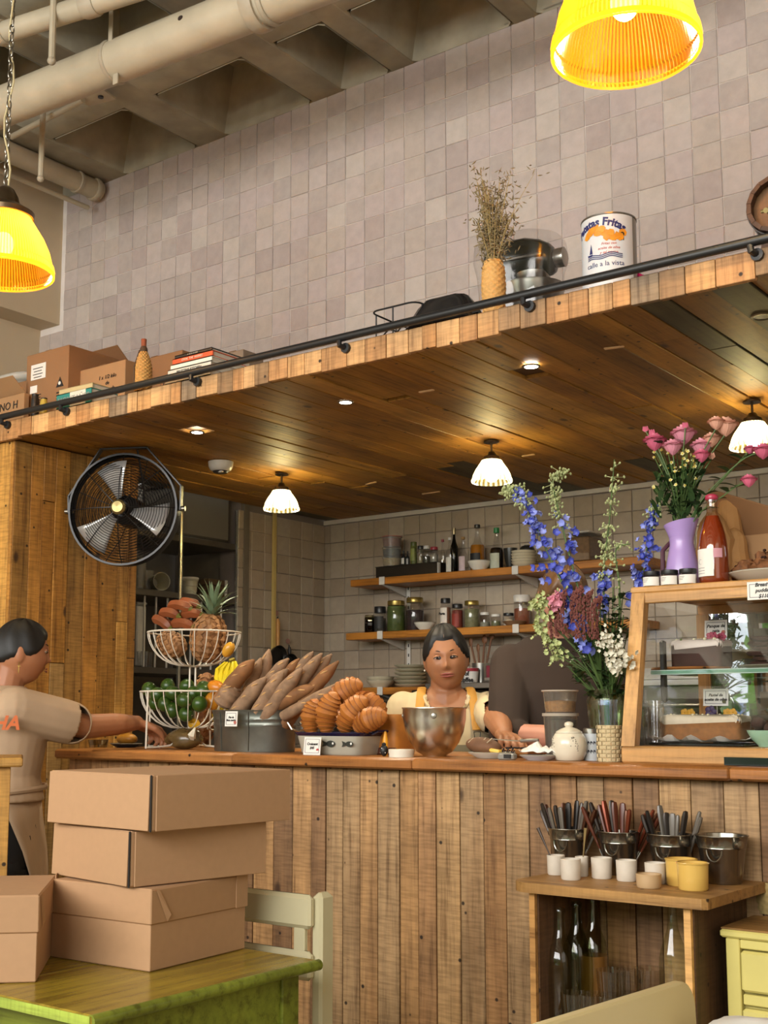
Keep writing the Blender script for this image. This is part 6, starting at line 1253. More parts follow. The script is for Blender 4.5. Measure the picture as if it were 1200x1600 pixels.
def petal(b, c, d, up, L, w, cup=.3):
    d = d.normalized(); sd_ = d.cross(up).normalized() if d.cross(up).length > 1e-4 else Vector((1,0,0)); nn = sd_.cross(d)
    b.add([c, c+d*L*.5+sd_*w+nn*L*cup*.3, c+d*L+nn*L*cup, c+d*L*.5-sd_*w+nn*L*cup*.3, c+d*L*.55+nn*L*cup*.05],[(0,1,4),(1,2,4),(2,3,4),(3,0,4)])
def floret(b, c, r, rg, face=None):
    ax = (face or Vector((rg.gauss(0,1),-abs(rg.gauss(0,1))-.3,rg.gauss(0,.6)))).normalized(); u = ax.orthogonal().normalized(); v = ax.cross(u); a0 = rg.uniform(0,6)
    for k in range(5): a = a0+2*pi*k/5; petal(b, c, u*cos(a)+v*sin(a)+ax*.35, ax, r*rg.uniform(.8,1.1), r*.42)
def leaf_on(b, c, d, L, w, rg): 
    d = d.normalized(); sd_ = d.cross(Vector((0,0,1))); sd_ = sd_.normalized() if sd_.length > .1 else Vector((1,0,0)); dr = Vector((0,0,-1)); vs = []
    for j in range(5): k = j/4; q = c+d*L*k+dr*L*.25*k*k; ww = w*sin(pi*min(k*.9+.1,1))**.8; vs += [q-sd_*ww+Vector((0,0,ww*.3)),q,q+sd_*ww+Vector((0,0,ww*.3))]
    b.add(vs,[(j*3,j*3+1,j*3+4,j*3+3) for j in range(4)]+[(j*3+1,j*3+2,j*3+5,j*3+4) for j in range(4)])
pv = XY(955,3.02,ZT_); s = m_px(pv); zv = zat(pv.x,pv.y,1078)-ZT_
t = thing('glass_vase','large clear glass vase holding the blue flower bouquet beside the display case','vase',pv)
MB().lathe([(26*s,0),(30*s,.006),(31*s,zv*.35),(35*s,zv*.7),(36.5*s,zv*.85),(31*s,zv*.95),(29*s,zv),(27.5*s,zv),(30*s,zv*.94),(34*s,zv*.8),(29*s,zv*.35),(.0001,.012)],seg=40).obj('vase_body', glass('vase_glass','e4ecd8',refl=1.5,tint=.93), t); MB().lathe([(29*s,zv-.001),(30*s,zv+.002),(28*s,zv+.002)],seg=40,caps=False).obj('rim', g_clear, t)
MB().lathe([(.0001,.014),(28.5*s,.014),(29.5*s,zv*.4),(.0001,zv*.4)],seg=32).obj('water', glass('vase_water','c8d0b0',refl=.3,tint=.85), t)
def px3(l): return [atY(u,v,Y) for u,v,Y in l]
def spike(label, pts, blue, buds, seed, dens=1.0, r=.017, m=None, wd=.022):
    P = spline(px3(pts),22); p0 = P[0]; rg = random.Random(seed); t = thing('delphinium', label, 'flower', p0, 0, 'delphinium stems'); L = [q-p0 for q in P]
    MB().tube(L,[.0035*(1-.6*i/22) for i in range(23)],6).obj('stem', m_stem, t); b = MB(); b2 = MB(); b3 = MB()
    for k in range(int(150*dens)):
        f = rg.uniform(0,1); q = L[int(f*22)]; wv = wd*(1.25-.9*f)
        o_ = Vector((rg.gauss(0,wv),rg.gauss(0,wv*.7),rg.gauss(0,.006)))
        if blue[0] < f < blue[1] and rg.random() < .8: floret(b if rg.random() < .6 else b3, q+o_, r*(1.15-.45*f), rg)
        if buds[0] < f < buds[1]: 
            for _ in range(2): o_ = Vector((rg.gauss(0,.011),rg.gauss(0,.009),rg.gauss(0,.008))); b2.sph(q+o_,(.0033,.0033,.0048),6,5,rot=(rg.random(),rg.random(),0)); b2.tube([q,q+o_],.0008,3,caps=False)
    for bb, nm, mm in ((b,'blue_florets',m or m_blue),(b3,'pale_florets',m_blue2),(b2,'buds',m_bud)):
        if bb.v: o = bb.obj(nm, mm, t, smooth=False); o['kind'] = 'stuff'
mo = (955,1110,3.02)
spike('long delphinium stem arching to the upper left, blue below, pale buds at its tip',[mo,(915,985,2.98),(868,890,2.95),(832,810,2.94),(808,765,2.94),(790,772,2.94)],(.3,.8),(.66,1.0),1,1.5)
spike('delphinium stem with a curled budded tip, second from the left',[mo,(925,1000,3.0),(893,880,2.98),(873,800,2.98),(864,752,2.98),(882,738,2.98)],(.3,.6),(.55,1.0),2,1.0)
spike('tall upright delphinium stem with pale buds in the middle of the bouquet',[mo,(948,1000,3.05),(943,900,3.05),(952,815,3.05),(960,718,3.05)],(.4,.55),(.5,1.0),3,1.0)
spike('dense deep blue delphinium stem at the right, before the display case corner',[mo,(985,1010,3.1),(1000,930,3.12),(1012,850,3.12),(1026,788,3.1)],(.45,1.0),(.9,1.0),4,1.5,.016)
spike('short blue delphinium stem low on the left of the bouquet',[mo,(915,1010,2.93),(893,960,2.92),(878,925,2.92)],(.35,1.0),(.95,1.0),6,.8,.017)
spike('thin trailing stem with a few pale buds between the tall stems',[mo,(965,1000,3.0),(968,920,3.0),(962,860,3.0),(985,850,3.0)],(2,3),(.4,1.0),7,.3)
t = thing('amaranth','drooping brick-red amaranth tassels in the middle of the blue bouquet','flower',XY(940,3.0,ZT_+.2)); p0 = Vector(t.location); rg = random.Random(8); m_am = mat('amaranth_red','744038',.8,var=.35,scale=90); st = MB()
for k in range(12):
    u = 862+6.4*k+rg.uniform(-2,2); vt_ = 930+rg.uniform(-8,12)+abs(k-6)*1.2; vb_ = vt_+rg.uniform(45,85); Y = 2.9+rg.uniform(-.02,.03); P = [q-p0 for q in px3([(u+4,vt_-4,Y),(u,vt_+8,Y),(u-1,(vt_+vb_)/2,Y),(u+1,vb_,Y)])]; P = spline(P,14); b = MB()
    for i in range(len(P)-1):
        for m in range(7): a = rg.uniform(0,6.3); rr = .0042*(1-.5*i/14)+.001; b.sph(P[i]+Vector((rr*cos(a),rr*sin(a),rg.uniform(-.006,.006))),(.0026,.0026,.004),5,4)
    o = b.obj('tassel', m_am, t, smooth=False); st.tube([Vector((0,0,0)),(P[0])*.5+Vector((0,0,.03)),P[0]],.0014,4)
st.obj('stems', m_stem, t)
def cluster(label, name, cat, spots, Y, m, rr, n, spread, seed, root=(955,1085)):
    p0 = atY(*root,3.02); t = thing(name, label, cat, p0); rg = random.Random(seed); b = MB(); st = MB()
    for (u,v) in spots:
        c = atY(u,v,Y)-p0; st.tube(spline([Vector((0,0,0)),c*.5+Vector((0,0,.01)),c],6),.0018,5)
        for k in range(n): floret(b, c+Vector((rg.gauss(0,spread),rg.gauss(0,spread),rg.gauss(0,spread))), rr*rg.uniform(.7,1.2), rg)
    st.obj('stems', m_stem, t); o = b.obj('florets', m, t, smooth=False); o['kind'] = 'stuff'; return t
cluster('pale green hydrangea-like cluster hanging at the left of the bouquet','hydrangea','flower',[(842,950),(852,965),(845,985),(858,1000),(866,1015),(872,1025),(850,940)],2.92,mat('lime_petal','b4bc80',.6,var=.25,scale=30),.0095,20,.012,11)
cluster('cluster of small white flowers at the right of the bouquet beside the case','white_blossom','flower',[(950,995),(962,1005),(972,1022),(958,1030),(970,1045),(980,1035),(948,1008)],2.9,mat('white_petal','d4cfbc',.6,var=.15,scale=30),.010,16,.012,12)
cluster('single pale pink carnation above the amaranth tassels','carnation','flower',[(872,936)],2.89,m_pk,.016,26,.009,13)
t = thing('foliage','dark green leafy branches filling the bouquet in the glass vase','foliage',atY(955,1110,3.02)); p0 = Vector(t.location); rg = random.Random(14); st = MB()
for k in range(46):
    if k < 30: u, v = rg.uniform(885,985), rg.uniform(985,1085)
    else: u, v = rg.gauss(962,16), rg.uniform(915,1000)
    c = atY(u,v,rg.uniform(2.93,3.08))-p0; st.tube(spline([Vector((0,0,0)),c*.6,c],5),.0016,4); b = MB()
    for j in range(7): a = rg.uniform(0,6.3); q = c*rg.uniform(.72,1.03); leaf_on(b, q, Vector((cos(a),sin(a),rg.uniform(-.2,.9))), rg.uniform(.025,.05), rg.uniform(.005,.011), rg)
    b.obj('leaf_sprig', m_lf, t, smooth=True)
st.obj('stems', m_stem, t)
t = thing('submerged_stems','green stems inside the glass vase','foliage',Vector((pv.x,pv.y,ZT_+.016))); [MB().tube([(rg.uniform(-.018,.018),rg.uniform(-.018,.018),0),(rg.uniform(-.02,.02),rg.uniform(-.02,.02),zv*.5),(rg.uniform(-.02,.02),rg.uniform(-.02,.02),zv*.95)],.0032,6).obj('stem', m_stem, t) for k in range(12)]
# roses in the lilac vase
vm = VV+Vector((0,0,VH*.75))
def rose(label, u, v, Y, r, m, seed, leaves=2, via=None, bud=False, root=None):
    c = atY(u,v,Y); p0 = root or vm; t = thing('rose', label, 'flower', p0, 0, 'pink roses in the lilac vase'); rg = random.Random(seed); L = c-p0; mids = [atY(a_,b_,Y)-p0 for a_,b_ in (via or [])]
    P = spline([Vector((0,0,0)),Vector((L.x*.25,L.y*.5,L.z*.5))]+mids+[L-Vector((0,0,r*.6))] if not mids else [Vector((0,0,0))]+mids+[L],12); MB().tube(P,.0019,5).obj('stem', m_stem, t); b = MB()
    if r > .012:
        for ring, (n, rr, up) in enumerate(((3,.35,1.15),(4,.6,1.05),(5,.85,.9),(6,1.05,.62))):
            for k in range(n):
                a = 2*pi*k/n+ring*.7; d = Vector((cos(a),sin(a)*.8,0)); q0 = L+Vector((0,0,-r*.45)); vs = []
                for i in range(6):
                    for j in range(7): f = i/5; jj = (j-3)/3; th = jj*1.5/(1+.12*n)*1.35*(.55+.45*sin(pi*min(1,f*.75+.1))); dd = Vector((cos(a+th),sin(a+th),0)); fl = max(0,f-.72)/.28; vs.append(q0+dd*r*rr*(sin(min(f,.8)*pi/1.6)**.8+fl*.22*(ring*.4)+.03*sin(jj*5+k))+Vector((0,0,r*(f*(1.55+up*.45)*(1-.12*jj*jj)-fl*.16*ring-.5))))
                b.add(vs,[(i*7+j,i*7+j+1,(i+1)*7+j+1,(i+1)*7+j) for i in range(5) for j in range(6)])
    else:
        for k in range(6): petal(b, L-Vector((0,0,r)), Vector((cos(k*1.05)*.4,sin(k*1.05)*.4,1)), Vector((0,-1,.1)), r*1.8, r*.6, .2)
    b.obj('petals', m, t, ang=60); b = MB()
    for k in range(leaves*2): q = P[rg.randint(3,10)]; a = rg.uniform(0,6.3); b = MB(); leaf_on(b, q, Vector((cos(a),sin(a),.5)), rg.uniform(.03,.06), rg.uniform(.008,.015), rg); b.obj('leaf', m_lf, t)
YP = yk_+.1; 
for i, (u,v,r,m,via,lb) in enumerate(((1023,692,.019,m_pk2,None,'deep pink rose at the far left of the lilac vase'),(1068,681,.021,m_pk,None,'large pale pink rose at the top middle of the lilac vase'),(1051,700,.017,m_pk,None,'dusty pink rose left of the pale large one'),(1097,700,.019,m_pk,None,'pale pink rose right of the middle'),(1096,713,.014,m_pk2,None,'small deep pink rose low right of the middle'),(1134,668,.02,m_peach,None,'peach rose at the upper right, nearest the pendant lamp'),(1119,662,.014,m_peach,None,'small peach rose at the top right'),(1112,688,.015,m_peach,None,'peach rose just right of the pale roses'),(1071,664,.008,m_pk2,None,'small closed pink bud at the very top'),(1009,670,.008,m_pk2,None,'small pink bud at the upper left'),(1019,675,.008,m_pk2,None,'second small pink bud beside the upper left one'),(1112,712,.009,m_peach,None,'small peach bud low on the right'),
        (1192,706,.016,m_pk2,[(1090,790),(1130,745),(1165,715)],'deep pink rose on the long right branch near the frame edge'),(1172,703,.010,m_pk2,[(1092,792),(1140,738)],'closed pink bud on the long right branch'),(1170,752,.013,m_pk2,[(1095,800),(1130,775),(1150,760)],'pink rose on the low right branch'))): rose(lb, u, v, YP+(.01 if i%2 else -.02), r*1.3, m, 30+i, 2 if i < 12 else 4, via)
t = thing('filler_sprigs','bunch of tiny white and yellow daisy-like sprigs among the pink roses','flower',vm); rg = random.Random(40); b = MB(); st = MB(); b2 = MB(); lf = MB()
for k in range(46):
    u, v = rg.uniform(1020,1100), rg.uniform(700,765); c = atY(u,v,YP+rg.uniform(-.05,.05))-vm; st.tube(spline([Vector((0,0,0)),Vector((c.x*.35,c.y*.5,c.z*.55)),c],6),.0012,4); floret(b,c,.007,rg); b2.sph(c,(.003,.003,.003),5,4)
for k in range(130):
    u, v = rg.uniform(1022,1098), rg.uniform(728,812); c = atY(u,v,YP+rg.uniform(-.05,.05))-vm; a = rg.uniform(0,6.3); leaf_on(lf, c*.9, Vector((cos(a)*.5,sin(a)*.5,1)), rg.uniform(.03,.06), rg.uniform(.004,.010), rg)
st.obj('stems', m_stem, t); o = b.obj('petals', mat('cream_petal','d4cf9c',.6), t, smooth=False); o['kind'] = 'stuff'; o = b2.obj('centres', mat('daisy_yellow','c8b040',.6), t); o['kind'] = 'stuff'; o = lf.obj('narrow_leaves', m_lf, t); o['kind'] = 'stuff'
# ------------------------------------------------------------------ small shelf unit against the counter front
ZN = .852; YN = 2.848
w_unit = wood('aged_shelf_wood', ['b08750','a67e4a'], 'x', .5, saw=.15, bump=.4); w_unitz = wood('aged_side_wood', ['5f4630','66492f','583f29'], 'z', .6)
a, c = atZ(786,1378,ZN), atZ(1109,1404,ZN); yf_ = (a.y+c.y)/2
US = thing('shelf_unit','small wooden shelf unit fixed to the counter front, holding buckets, cups and bottles','shelf',((a.x+c.x)/2,(yf_+YN)/2,0)); UO = Vector(US.location)
pts = []; n = 7
for k in range(n): an = pi+ (pi/2)*k/(n-1); pts.append((a.x+.05+.05*cos(an)-UO.x, yf_+.05+.05*sin(an)-UO.y))
pts += [(c.x-.01-UO.x,yf_-UO.y),(c.x-UO.x,yf_+.01-UO.y),(c.x+.005-UO.x,YN-UO.y),(a.x+.01-UO.x,YN-UO.y)]
MB().prism(pts,'z',.022,(0,0,ZN-.011)).obj('top_board', w_unit, US, ang=30)
xl_ = XY(834,yf_+.03,.6).x; xr_ = XY(1079,yf_+.03,.6).x
ZSF = zat(xl_+.15,yf_+.13,1609)
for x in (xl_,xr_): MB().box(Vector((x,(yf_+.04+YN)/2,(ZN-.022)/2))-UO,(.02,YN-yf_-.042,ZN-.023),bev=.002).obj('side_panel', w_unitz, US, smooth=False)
MB().box(Vector(((xl_+xr_)/2,(yf_+.05+YN)/2,ZSF-.01))-UO,(xr_-xl_-.021,YN-yf_-.052,.02),bev=.002).obj('lower_shelf', w_unit, US, smooth=False)
MB().box(Vector((xl_-.0,yf_+.034,(ZN-.022)/2))-UO,(.014,.012,ZN-.023)).obj('edge_strip', w_case, US, smooth=False); MB().box(Vector((xr_,yf_+.034,(ZN-.022)/2))-UO,(.015,.012,ZN-.023)).obj('edge_strip', w_case, US, smooth=False)
ZN2 = ZN+.0004
m_bk = mat('bucket_steel','8d877c',.2,.95,var=.06)
def cut(name, label, base_, d, L, col, kind, par=None, grp=None):
    t = thing(name, label, name.split('_')[-1] if '_' in name else name, base_, 0, grp); d = d.normalized(); q = d.to_track_quat('Z','Y').to_matrix().to_4x4(); b = MB(); b.T = q
    b.lathe([(.004,L*.3),(.0055,L*.45),(.008,L*.72),(.0094,L*.9),(.007,L*.985),(.0001,L)],seg=8,sy=.6); b.obj('handle', mat('handle_'+col,col,.35,.5 if kind else 0), t)
    b = MB(); b.T = q; b.box((0,0,L*.16),(.012,.0016,L*.32)); b.obj('blade', m_ss, t, smooth=False); return t
rg = random.Random(77); HC = ['4a3c30','4a281a','3c3530','6a6258','54321f','2c2826','6a6258']
for bi, (u0,u1,vt,nc,fan,lb) in enumerate(((857,923,1291,17,1.0,'leftmost steel bucket packed with fanned cutlery on the shelf unit'),(936,1002,1296,13,.9,'second steel bucket from the left on the shelf unit, with brown-handled cutlery'),(1013,1086,1300,11,.75,'third steel bucket on the shelf unit, behind the white cups, with few cutlery handles'),(1089,1171,1302,0,0,'empty steel bucket at the right end of the shelf unit'))):
    Y = YN-.078; p = XY((u0+u1)/2,Y,ZN2); s = m_px(p); r = (u1-u0)/2*s*.985; h = zat(p.x,p.y,vt+2)-ZN2
    if bi == 3: r = min(r, .069)
    t = thing('cutlery_bucket', lb, 'bucket', p, 0, 'steel buckets on the shelf unit')
    MB().lathe([(r*.7,0),(r*.72,.003),(r*.9,h*.72),(r*.925,h*.74),(r*.915,h*.76),(r*.98,h*.96),(r*1.03,h*.985),(r*1.02,h),(r*.97,h*.985),(r*.9,h*.74),(r*.7,.008),(.0001,.007)],seg=44).obj('bucket_body', m_bk, t)
    for a_ in (-.55,pi-.2): MB().lathe([(.0001,-.004),(.011,-.004),(.012,0),(.009,.008),(.0001,.01)],(r*cos(a_),r*sin(a_),h*.84),14,rot=(pi/2,0,a_+pi/2)).obj('knob', m_bk, t)
    a_ = -1.5; MB().tube([(r*.93*cos(a_)+.018*cos(k*pi/8+pi)+.0,r*.93*sin(a_)-.004+.012*sin(k*pi/8)*0,h*.72-.026*sin(k*pi/8)) for k in range(9)],.0022,6).obj('ring_handle', m_bk, t)
    for k in range(nc):
        f = (k+.5)/nc*2-1; yy = rg.uniform(-.4,.5); d = Vector((f*.5*fan+(.15 if bi == 1 and k > 8 else 0), yy*.25, 1)); col = HC[rg.randrange(7)] if bi != 1 else rg.choice(['5a2c1c','7a3a24','3c3530','54321f'])
        cut('table_knife', ['cutlery handle standing in the leftmost steel bucket','cutlery handle standing in the second steel bucket','cutlery handle standing in the third steel bucket'][bi], p+Vector((f*r*.55,yy*r*.6,.012)), d, h+rg.uniform(.035,.062)*(.75 if bi == 2 else 1)+(.018 if k == 3 else 0), col, rg.random() < .4, None, ['cutlery in the leftmost bucket','cutlery in the second bucket','cutlery in the third bucket'][bi])
m_cup = mat('stoneware_white','cfc4b4',.5,var=.06,scale=60); m_yel = mat('yellow_glaze','d2ab58',.22,var=.05)
def cup(label, u0, u1, vt, vb, m, name='ceramic_cup', rimo=0):
    p = atZ((u0+u1)/2, vb-1, ZN2); r = (u1-u0)/2*m_px(p); p += Vector((p.x,p.y,0)).normalized()*r*.9; h = zat(p.x,p.y-r,vt+3)-ZN2; t = thing(name, label, 'cup', p, 0, 'cups on the shelf unit')
    MB().lathe([(r*.88,0),(r*.95,.003),(r*.97,h*.5),(r,h-.001),(r*(1+rimo),h),(r*.93,h+.0008),(r*.9,h*.5),(r*.8,.006),(.0001,.006)],seg=36).obj('cup_body', m, t); MB().lathe([(r*(.99+rimo),h-.002),(r*(1.01+rimo),h),(r*(.96),h+.0016)],seg=36,caps=False).obj('rim', m, t); return p, r, h
c1 = cup('white stoneware cup holding a spoon at the far left of the shelf unit',855,883,1335,1369,m_cup); c2 = cup('white stoneware cup in front, second from the left',876,908,1341,1377,m_cup); c3 = cup('white stoneware cup half hidden behind the second one',899,920,1337,1371,m_cup)
cup('white stoneware cup in the middle of the row, left of its twin',924,957,1339,1375,m_cup); cup('white stoneware cup in the middle of the row, right of its twin',963,996,1343,1379,m_cup); cup('white stoneware cup behind the low beige dish',1008,1041,1347,1383,m_cup)
cup('low beige dish among the white cups',994,1034,1365,1390,mat('beige_stoneware','b99a72',.5,var=.05),'small_dish'); cup('yellow glazed cup standing behind the front yellow cup',1041,1090,1341,1387,m_yel,'yellow_cup',.05); cup('yellow glazed cup at the front of the shelf unit',1059,1108,1347,1394,m_yel,'yellow_cup',.05)
for (p,r,h), d, L, lb in ((c1,Vector((-.5,0,1)),.105,'dark spoon leaning left out of the far left cup'),(c3,Vector((.12,0,1)),.1,'slim brass spoon standing in the half hidden cup')):
    t = thing('small_spoon', lb, 'spoon', p+Vector((0,0,.012))); d = d.normalized(); MB().tube([Vector((0,0,0)),d*L*.5,d*L],[.0015,.0015,.004],6).obj('handle', mat('spoon_'+lb[:4],'3a2e26' if 'dark' in lb else 'a08a5c',.35,.5), t); MB().sph((0,0,.0),(.006,.003,.009),8,6).obj('spoon_head', m_ss, t)
g_bot = glass('pale_bottle_glass','eef0e4',refl=1.0,tint=.98); z_ = ZSF+.0005
def wbottle(label, u, vt, w, Y, g, fill=None, fc=None):
    p, r, h = stand(u,vt,w,Y,z_); t = thing('empty_bottle', label, 'bottle', p, 0, 'bottles in the shelf unit'); pr = [(.9,0),(1,.015),(1,.5),(.97,.56),(.84,.63),(.6,.7),(.4,.77),(.32,.85),(.3,.95),(.36,.955),(.36,.985),(.3,1)]
    if fill: MB().lathe([(max(k*r-.0025,.001),q*h+.004) for k, q in pr if q <= fill],seg=24).obj('liquid', mat('liquid_'+fc,fc,.12,var=.03), t)
    MB().lathe([(k*r,q*h) for k, q in pr],seg=32,caps=False).obj('glass_body', g, t); MB().lathe([(.0001,.002),(r*.6,.0),(r*.9,.0),(r*.85,.006),(r*.3,.018),(.0001,.02)],seg=24).obj('punt', g, t)
wbottle('clear wide bottle at the left inside the shelf unit, filled with water',877,1418,53,yf_+.12,g_bot); wbottle('greenish clear bottle second from the left inside the shelf unit',904,1408,48,yf_+.17,glass('greenish_bottle','ccd4b4',refl=1.0,tint=.95)); wbottle('slim bottle of pale amber liquid in the back of the shelf unit',930,1402,46,yf_+.215,g_bot,.55,'8a5c30'); wbottle('clear slender bottle at the right inside the shelf unit',1056,1404,46,yf_+.17,g_bot)
for i, (u,Y,k) in enumerate(((925,.09,1),(957,.1,2),(985,.14,2),(1016,.17,2),(900,.075,1),(990,.08,1))):
    p = XY(u,yf_+Y,z_); t = thing('drinking_glass', ['ribbed tumbler low at the left of the glasses in the shelf unit','pair of nested ribbed tumblers in the middle of the shelf unit','nested ribbed tumblers right of the middle, farther back','nested ribbed tumblers beside the slender bottle','ribbed tumbler in front of the water bottle','ribbed tumbler at the front right of the group'][i],'glass',p,0,'tumblers in the shelf unit')
    for q in range(k): MB().lathe([(.001,q*.055),(.026,q*.055),(.033,q*.055+.08)],seg=40,rib=.025,caps=False).obj('tumbler', glass('ribbed_tumbler','f0ece4',refl=1.5,tint=.97,rough=.05), t)
# ------------------------------------------------------------------ green table
ZTB = .75; TX1, TY0, TY1, TX0 = -1.573, 1.364, 1.94, -2.36
m_ot = wood('olive_worn_paint', ['9a862c','a18c30','947f2a'], 'y', .22, saw=.05, bump=.2, knots=False); m_gr = wood('lime_green_paint', ['747f2c','7a862f'], 'x', .35, saw=.05, bump=.25, knots=False); m_end = wood('lime_end_grain', ['a8bc50','a2b64a'], 'x', .6, saw=.3, bump=.8, knots=False)
GT = thing('green_table','small painted table with an olive top and lime green sides, lower left','table',((TX0+TX1)/2,(TY0+TY1)/2,0)); G0 = Vector(GT.location)
xs = [TX0,-2.1,-1.885,TX1]
for i, (a, c) in enumerate(zip(xs,xs[1:])):
    MB().box(Vector(((a+c)/2,(TY0+TY1)/2,ZTB-.01))-G0,(c-a-.0015,TY1-TY0,.02),bev=.004).obj('top_board', m_ot, GT, smooth=False)
    MB().box(Vector(((a+c)/2,TY0-.0006,ZTB-.0105))-G0,(c-a-.006,.002,.017)).obj('end_grain', m_end, GT, smooth=False)
MB().tube([Vector((TX1-.004,TY0+.002,ZTB-.0105))-G0,Vector((TX1-.004,TY1+.004,ZTB-.0105))-G0],.0108,12).obj('side_moulding', m_gr, GT)
def arch(ax, c, L, h, rev):
    pts = [(-L/2,0),(-L/2,-h)]; n = 10
    for k in range(n+1): an = pi-pi*k/n; pts.append((.30*L*cos(an)-0, -h+.55*h*sin(an)))
    pts += [(L/2,-h),(L/2,0)]; return MB().prism(pts, ax, .018, c)
arch('x', Vector((TX1-.04,(TY0+TY1)/2,ZTB-.021))-G0, TY1-TY0-.09, .16, 0).obj('apron', m_gr, GT, smooth=False); arch('x', Vector((TX0+.04,(TY0+TY1)/2,ZTB-.021))-G0, TY1-TY0-.09, .16, 0).obj('apron', m_gr, GT, smooth=False)
for y in (TY0+.045,TY1-.045): MB().box(Vector(((TX0+TX1)/2,y,ZTB-.08))-G0,(TX1-TX0-.12,.018,.118)).obj('apron', m_gr, GT, smooth=False)
for x in (TX0+.05,TX1-.05):
    for y in (TY0+.055,TY1-.055): MB().box(Vector((x,y,(ZTB-.021)/2))-G0,(.05,.05,ZTB-.0215),bev=.004,taper=1).obj('leg', m_gr, GT, smooth=False)
# ------------------------------------------------------------------ kraft cake boxes
m_kr = mat('kraft_board','ad8763',.75,var=.05,scale=60); m_kr2 = mat('kraft_board_lid','a7815d',.75,var=.05,scale=60)
def cake_box(label, cx, cy, z, w, d, h, rz, lid, grp='kraft cake boxes on the green table'):
    t = thing('cake_box', label, 'box', (cx,cy,z), rz, grp); g = .004
    if lid: 
        MB().box((0,0,h*.31),(w-.006,d-.006,h*.62),bev=.002).obj('box_body', m_kr, t, smooth=False); MB().box((0,0,h*.78),(w,d,h*.44),bev=.003,taper=.995).obj('lid', m_kr2, t, smooth=False)
        MB().add([(w/2+.0008,-d/2+.012,h*.99),(w/2+.0008,-d/2+.045,h*.57),(w/2+.006,-d/2+.05,h*.66),(w/2+.002,-d/2+.02,h*.99)],[(0,1,2,3)]).obj('corner_tab', m_kr2, t, smooth=False)
        MB().box((w/2+.001,d/2-.02,h*.8),(.002,.036,h*.46)).obj('rear_tab', m_kr, t, smooth=False)
    else:
        MB().box((0,0,h/2),(w-.004,d-.004,h-.001),bev=.003).obj('box_body', m_kr, t, smooth=False)
        MB().box((-.002,-d/2-.0005,h/2),(w-.012,.003,h-.004),bev=.001,rot=(rad(-1.5),0,0)).obj('front_flap', m_kr2, t, smooth=False); MB().box((w/2+.0005,.004,h/2),(.003,d-.01,h-.002),bev=.001).obj('side_wall', m_kr, t, smooth=False)
        MB().box((w/2-.003,-d/2-.001,h/2),(.004,.002,h*.99)).obj('corner_gap', mt_dark, t, smooth=False)
def cb_from(label, z, corner, left, right, vtop, lid, sq=.0):
    c, l, r = atZ(*corner,z), atZ(*left,z), atZ(*right,z); w = (c-l).length; d = (r-c).length; rz = math.atan2((c-l).y,(c-l).x); rz2 = math.atan2((r-c).y,(r-c).x)-pi/2; rz = (rz+rz2)/2
    e1, e2 = Vector((cos(rz),sin(rz),0)), Vector((-sin(rz),cos(rz),0)); m_ = c-e1*w/2+e2*d/2; h = zat(c.x,c.y,vtop)-z; cake_box(label, m_.x, m_.y, z, w, d, h, rz, lid); return z+h
z = cb_from('largest kraft cake box with an overlapping lid, bottom of the stack of three', ZTB+.0005, (234,1520),(64,1498),(398,1484),1390,True)
z = cb_from('middle kraft cake box of the stack of three, shifted to the left', z+.0008, (203,1388),(82,1366),(414,1364),1299,False)
z = cb_from('topmost kraft cake box of the stack of three', z+.0008, (237,1301),(95,1284),(432,1280),1211,False)
cake_box('kraft cake box with an overlapping lid standing alone at the left edge', -1.837-.707*.29, 1.465, ZTB+.0005, .29, .29, .153, rad(45), True)
# ------------------------------------------------------------------ cream chair behind the table, cream chair in front
m_ch = mat('cream_paint','c9c09c',.35,var=.06,scale=10); YCH = 2.06
zt_ = atY(480,1396,YCH).z; xr = atY(494,1400,YCH).x; xl = xr-.36; 
CH = thing('dining_chair','cream painted wooden chair behind the green table','chair',((xl+xr)/2,YCH-.18,0)); H0 = Vector(CH.location)
def bxo(nm, c, d, par, o0, m=m_ch, bev=.006, rot=None): return MB().box((0,0,0),d,bev=bev).obj(nm, m, par, Vector(c)-o0, ang=30, rot=rot or (0,0,0))
zs2 = atY(480,1450,YCH).z; bxo('top_rail',((xl+xr)/2,YCH-.012,(zt_+zs2)/2),(xr-xl,.02,zt_-zs2),CH,H0,bev=.012)
za_, zb_ = atY(480,1484,YCH).z, atY(480,1484,YCH).z-.06; bxo('lower_rail',((xl+xr)/2,YCH-.012,(za_+zb_)/2),(xr-xl,.02,za_-zb_),CH,H0,bev=.01)
for x in (xl+.005,xr+.002): bxo('rear_post',(x,YCH+.02,(zt_+.004)/2),(.028,.045,zt_+.002),CH,H0,bev=.01)
for x in (xl+.04,xr-.035): bxo('back_stile',(x,YCH-.008,(zs2+za_)/2),(.03,.012,zs2-za_+.01),CH,H0,bev=.003)
bxo('seat',((xl+xr)/2,YCH-.2,.44),(.38,.38,.025),CH,H0)
for x in (xl+.01,xr-.01): bxo('front_leg',(x,YCH-.36,.213),(.035,.035,.426),CH,H0,bev=.004)
for y in (YCH-.36,YCH+.0): bxo('stretcher',((xl+xr)/2,y,.2),(xr-xl-.03,.02,.03),CH,H0,bev=.003)
P1, P2 = atZ(1078,1527,.8), atZ(800,1612,.8); d = (P1-P2).normalized(); L = .46; nrm = Vector((d.y,-d.x,0)); rz = math.atan2(d.y,d.x); mid = P1-d*L/2
C2 = thing('dining_chair','smooth cream chair back with rounded corners at the bottom right','chair',(mid.x,mid.y,0),rz); m_ch2 = mat('butter_paint','c9b684',.35,var=.03,scale=6)
out = [(-L/2,-.3)]; 
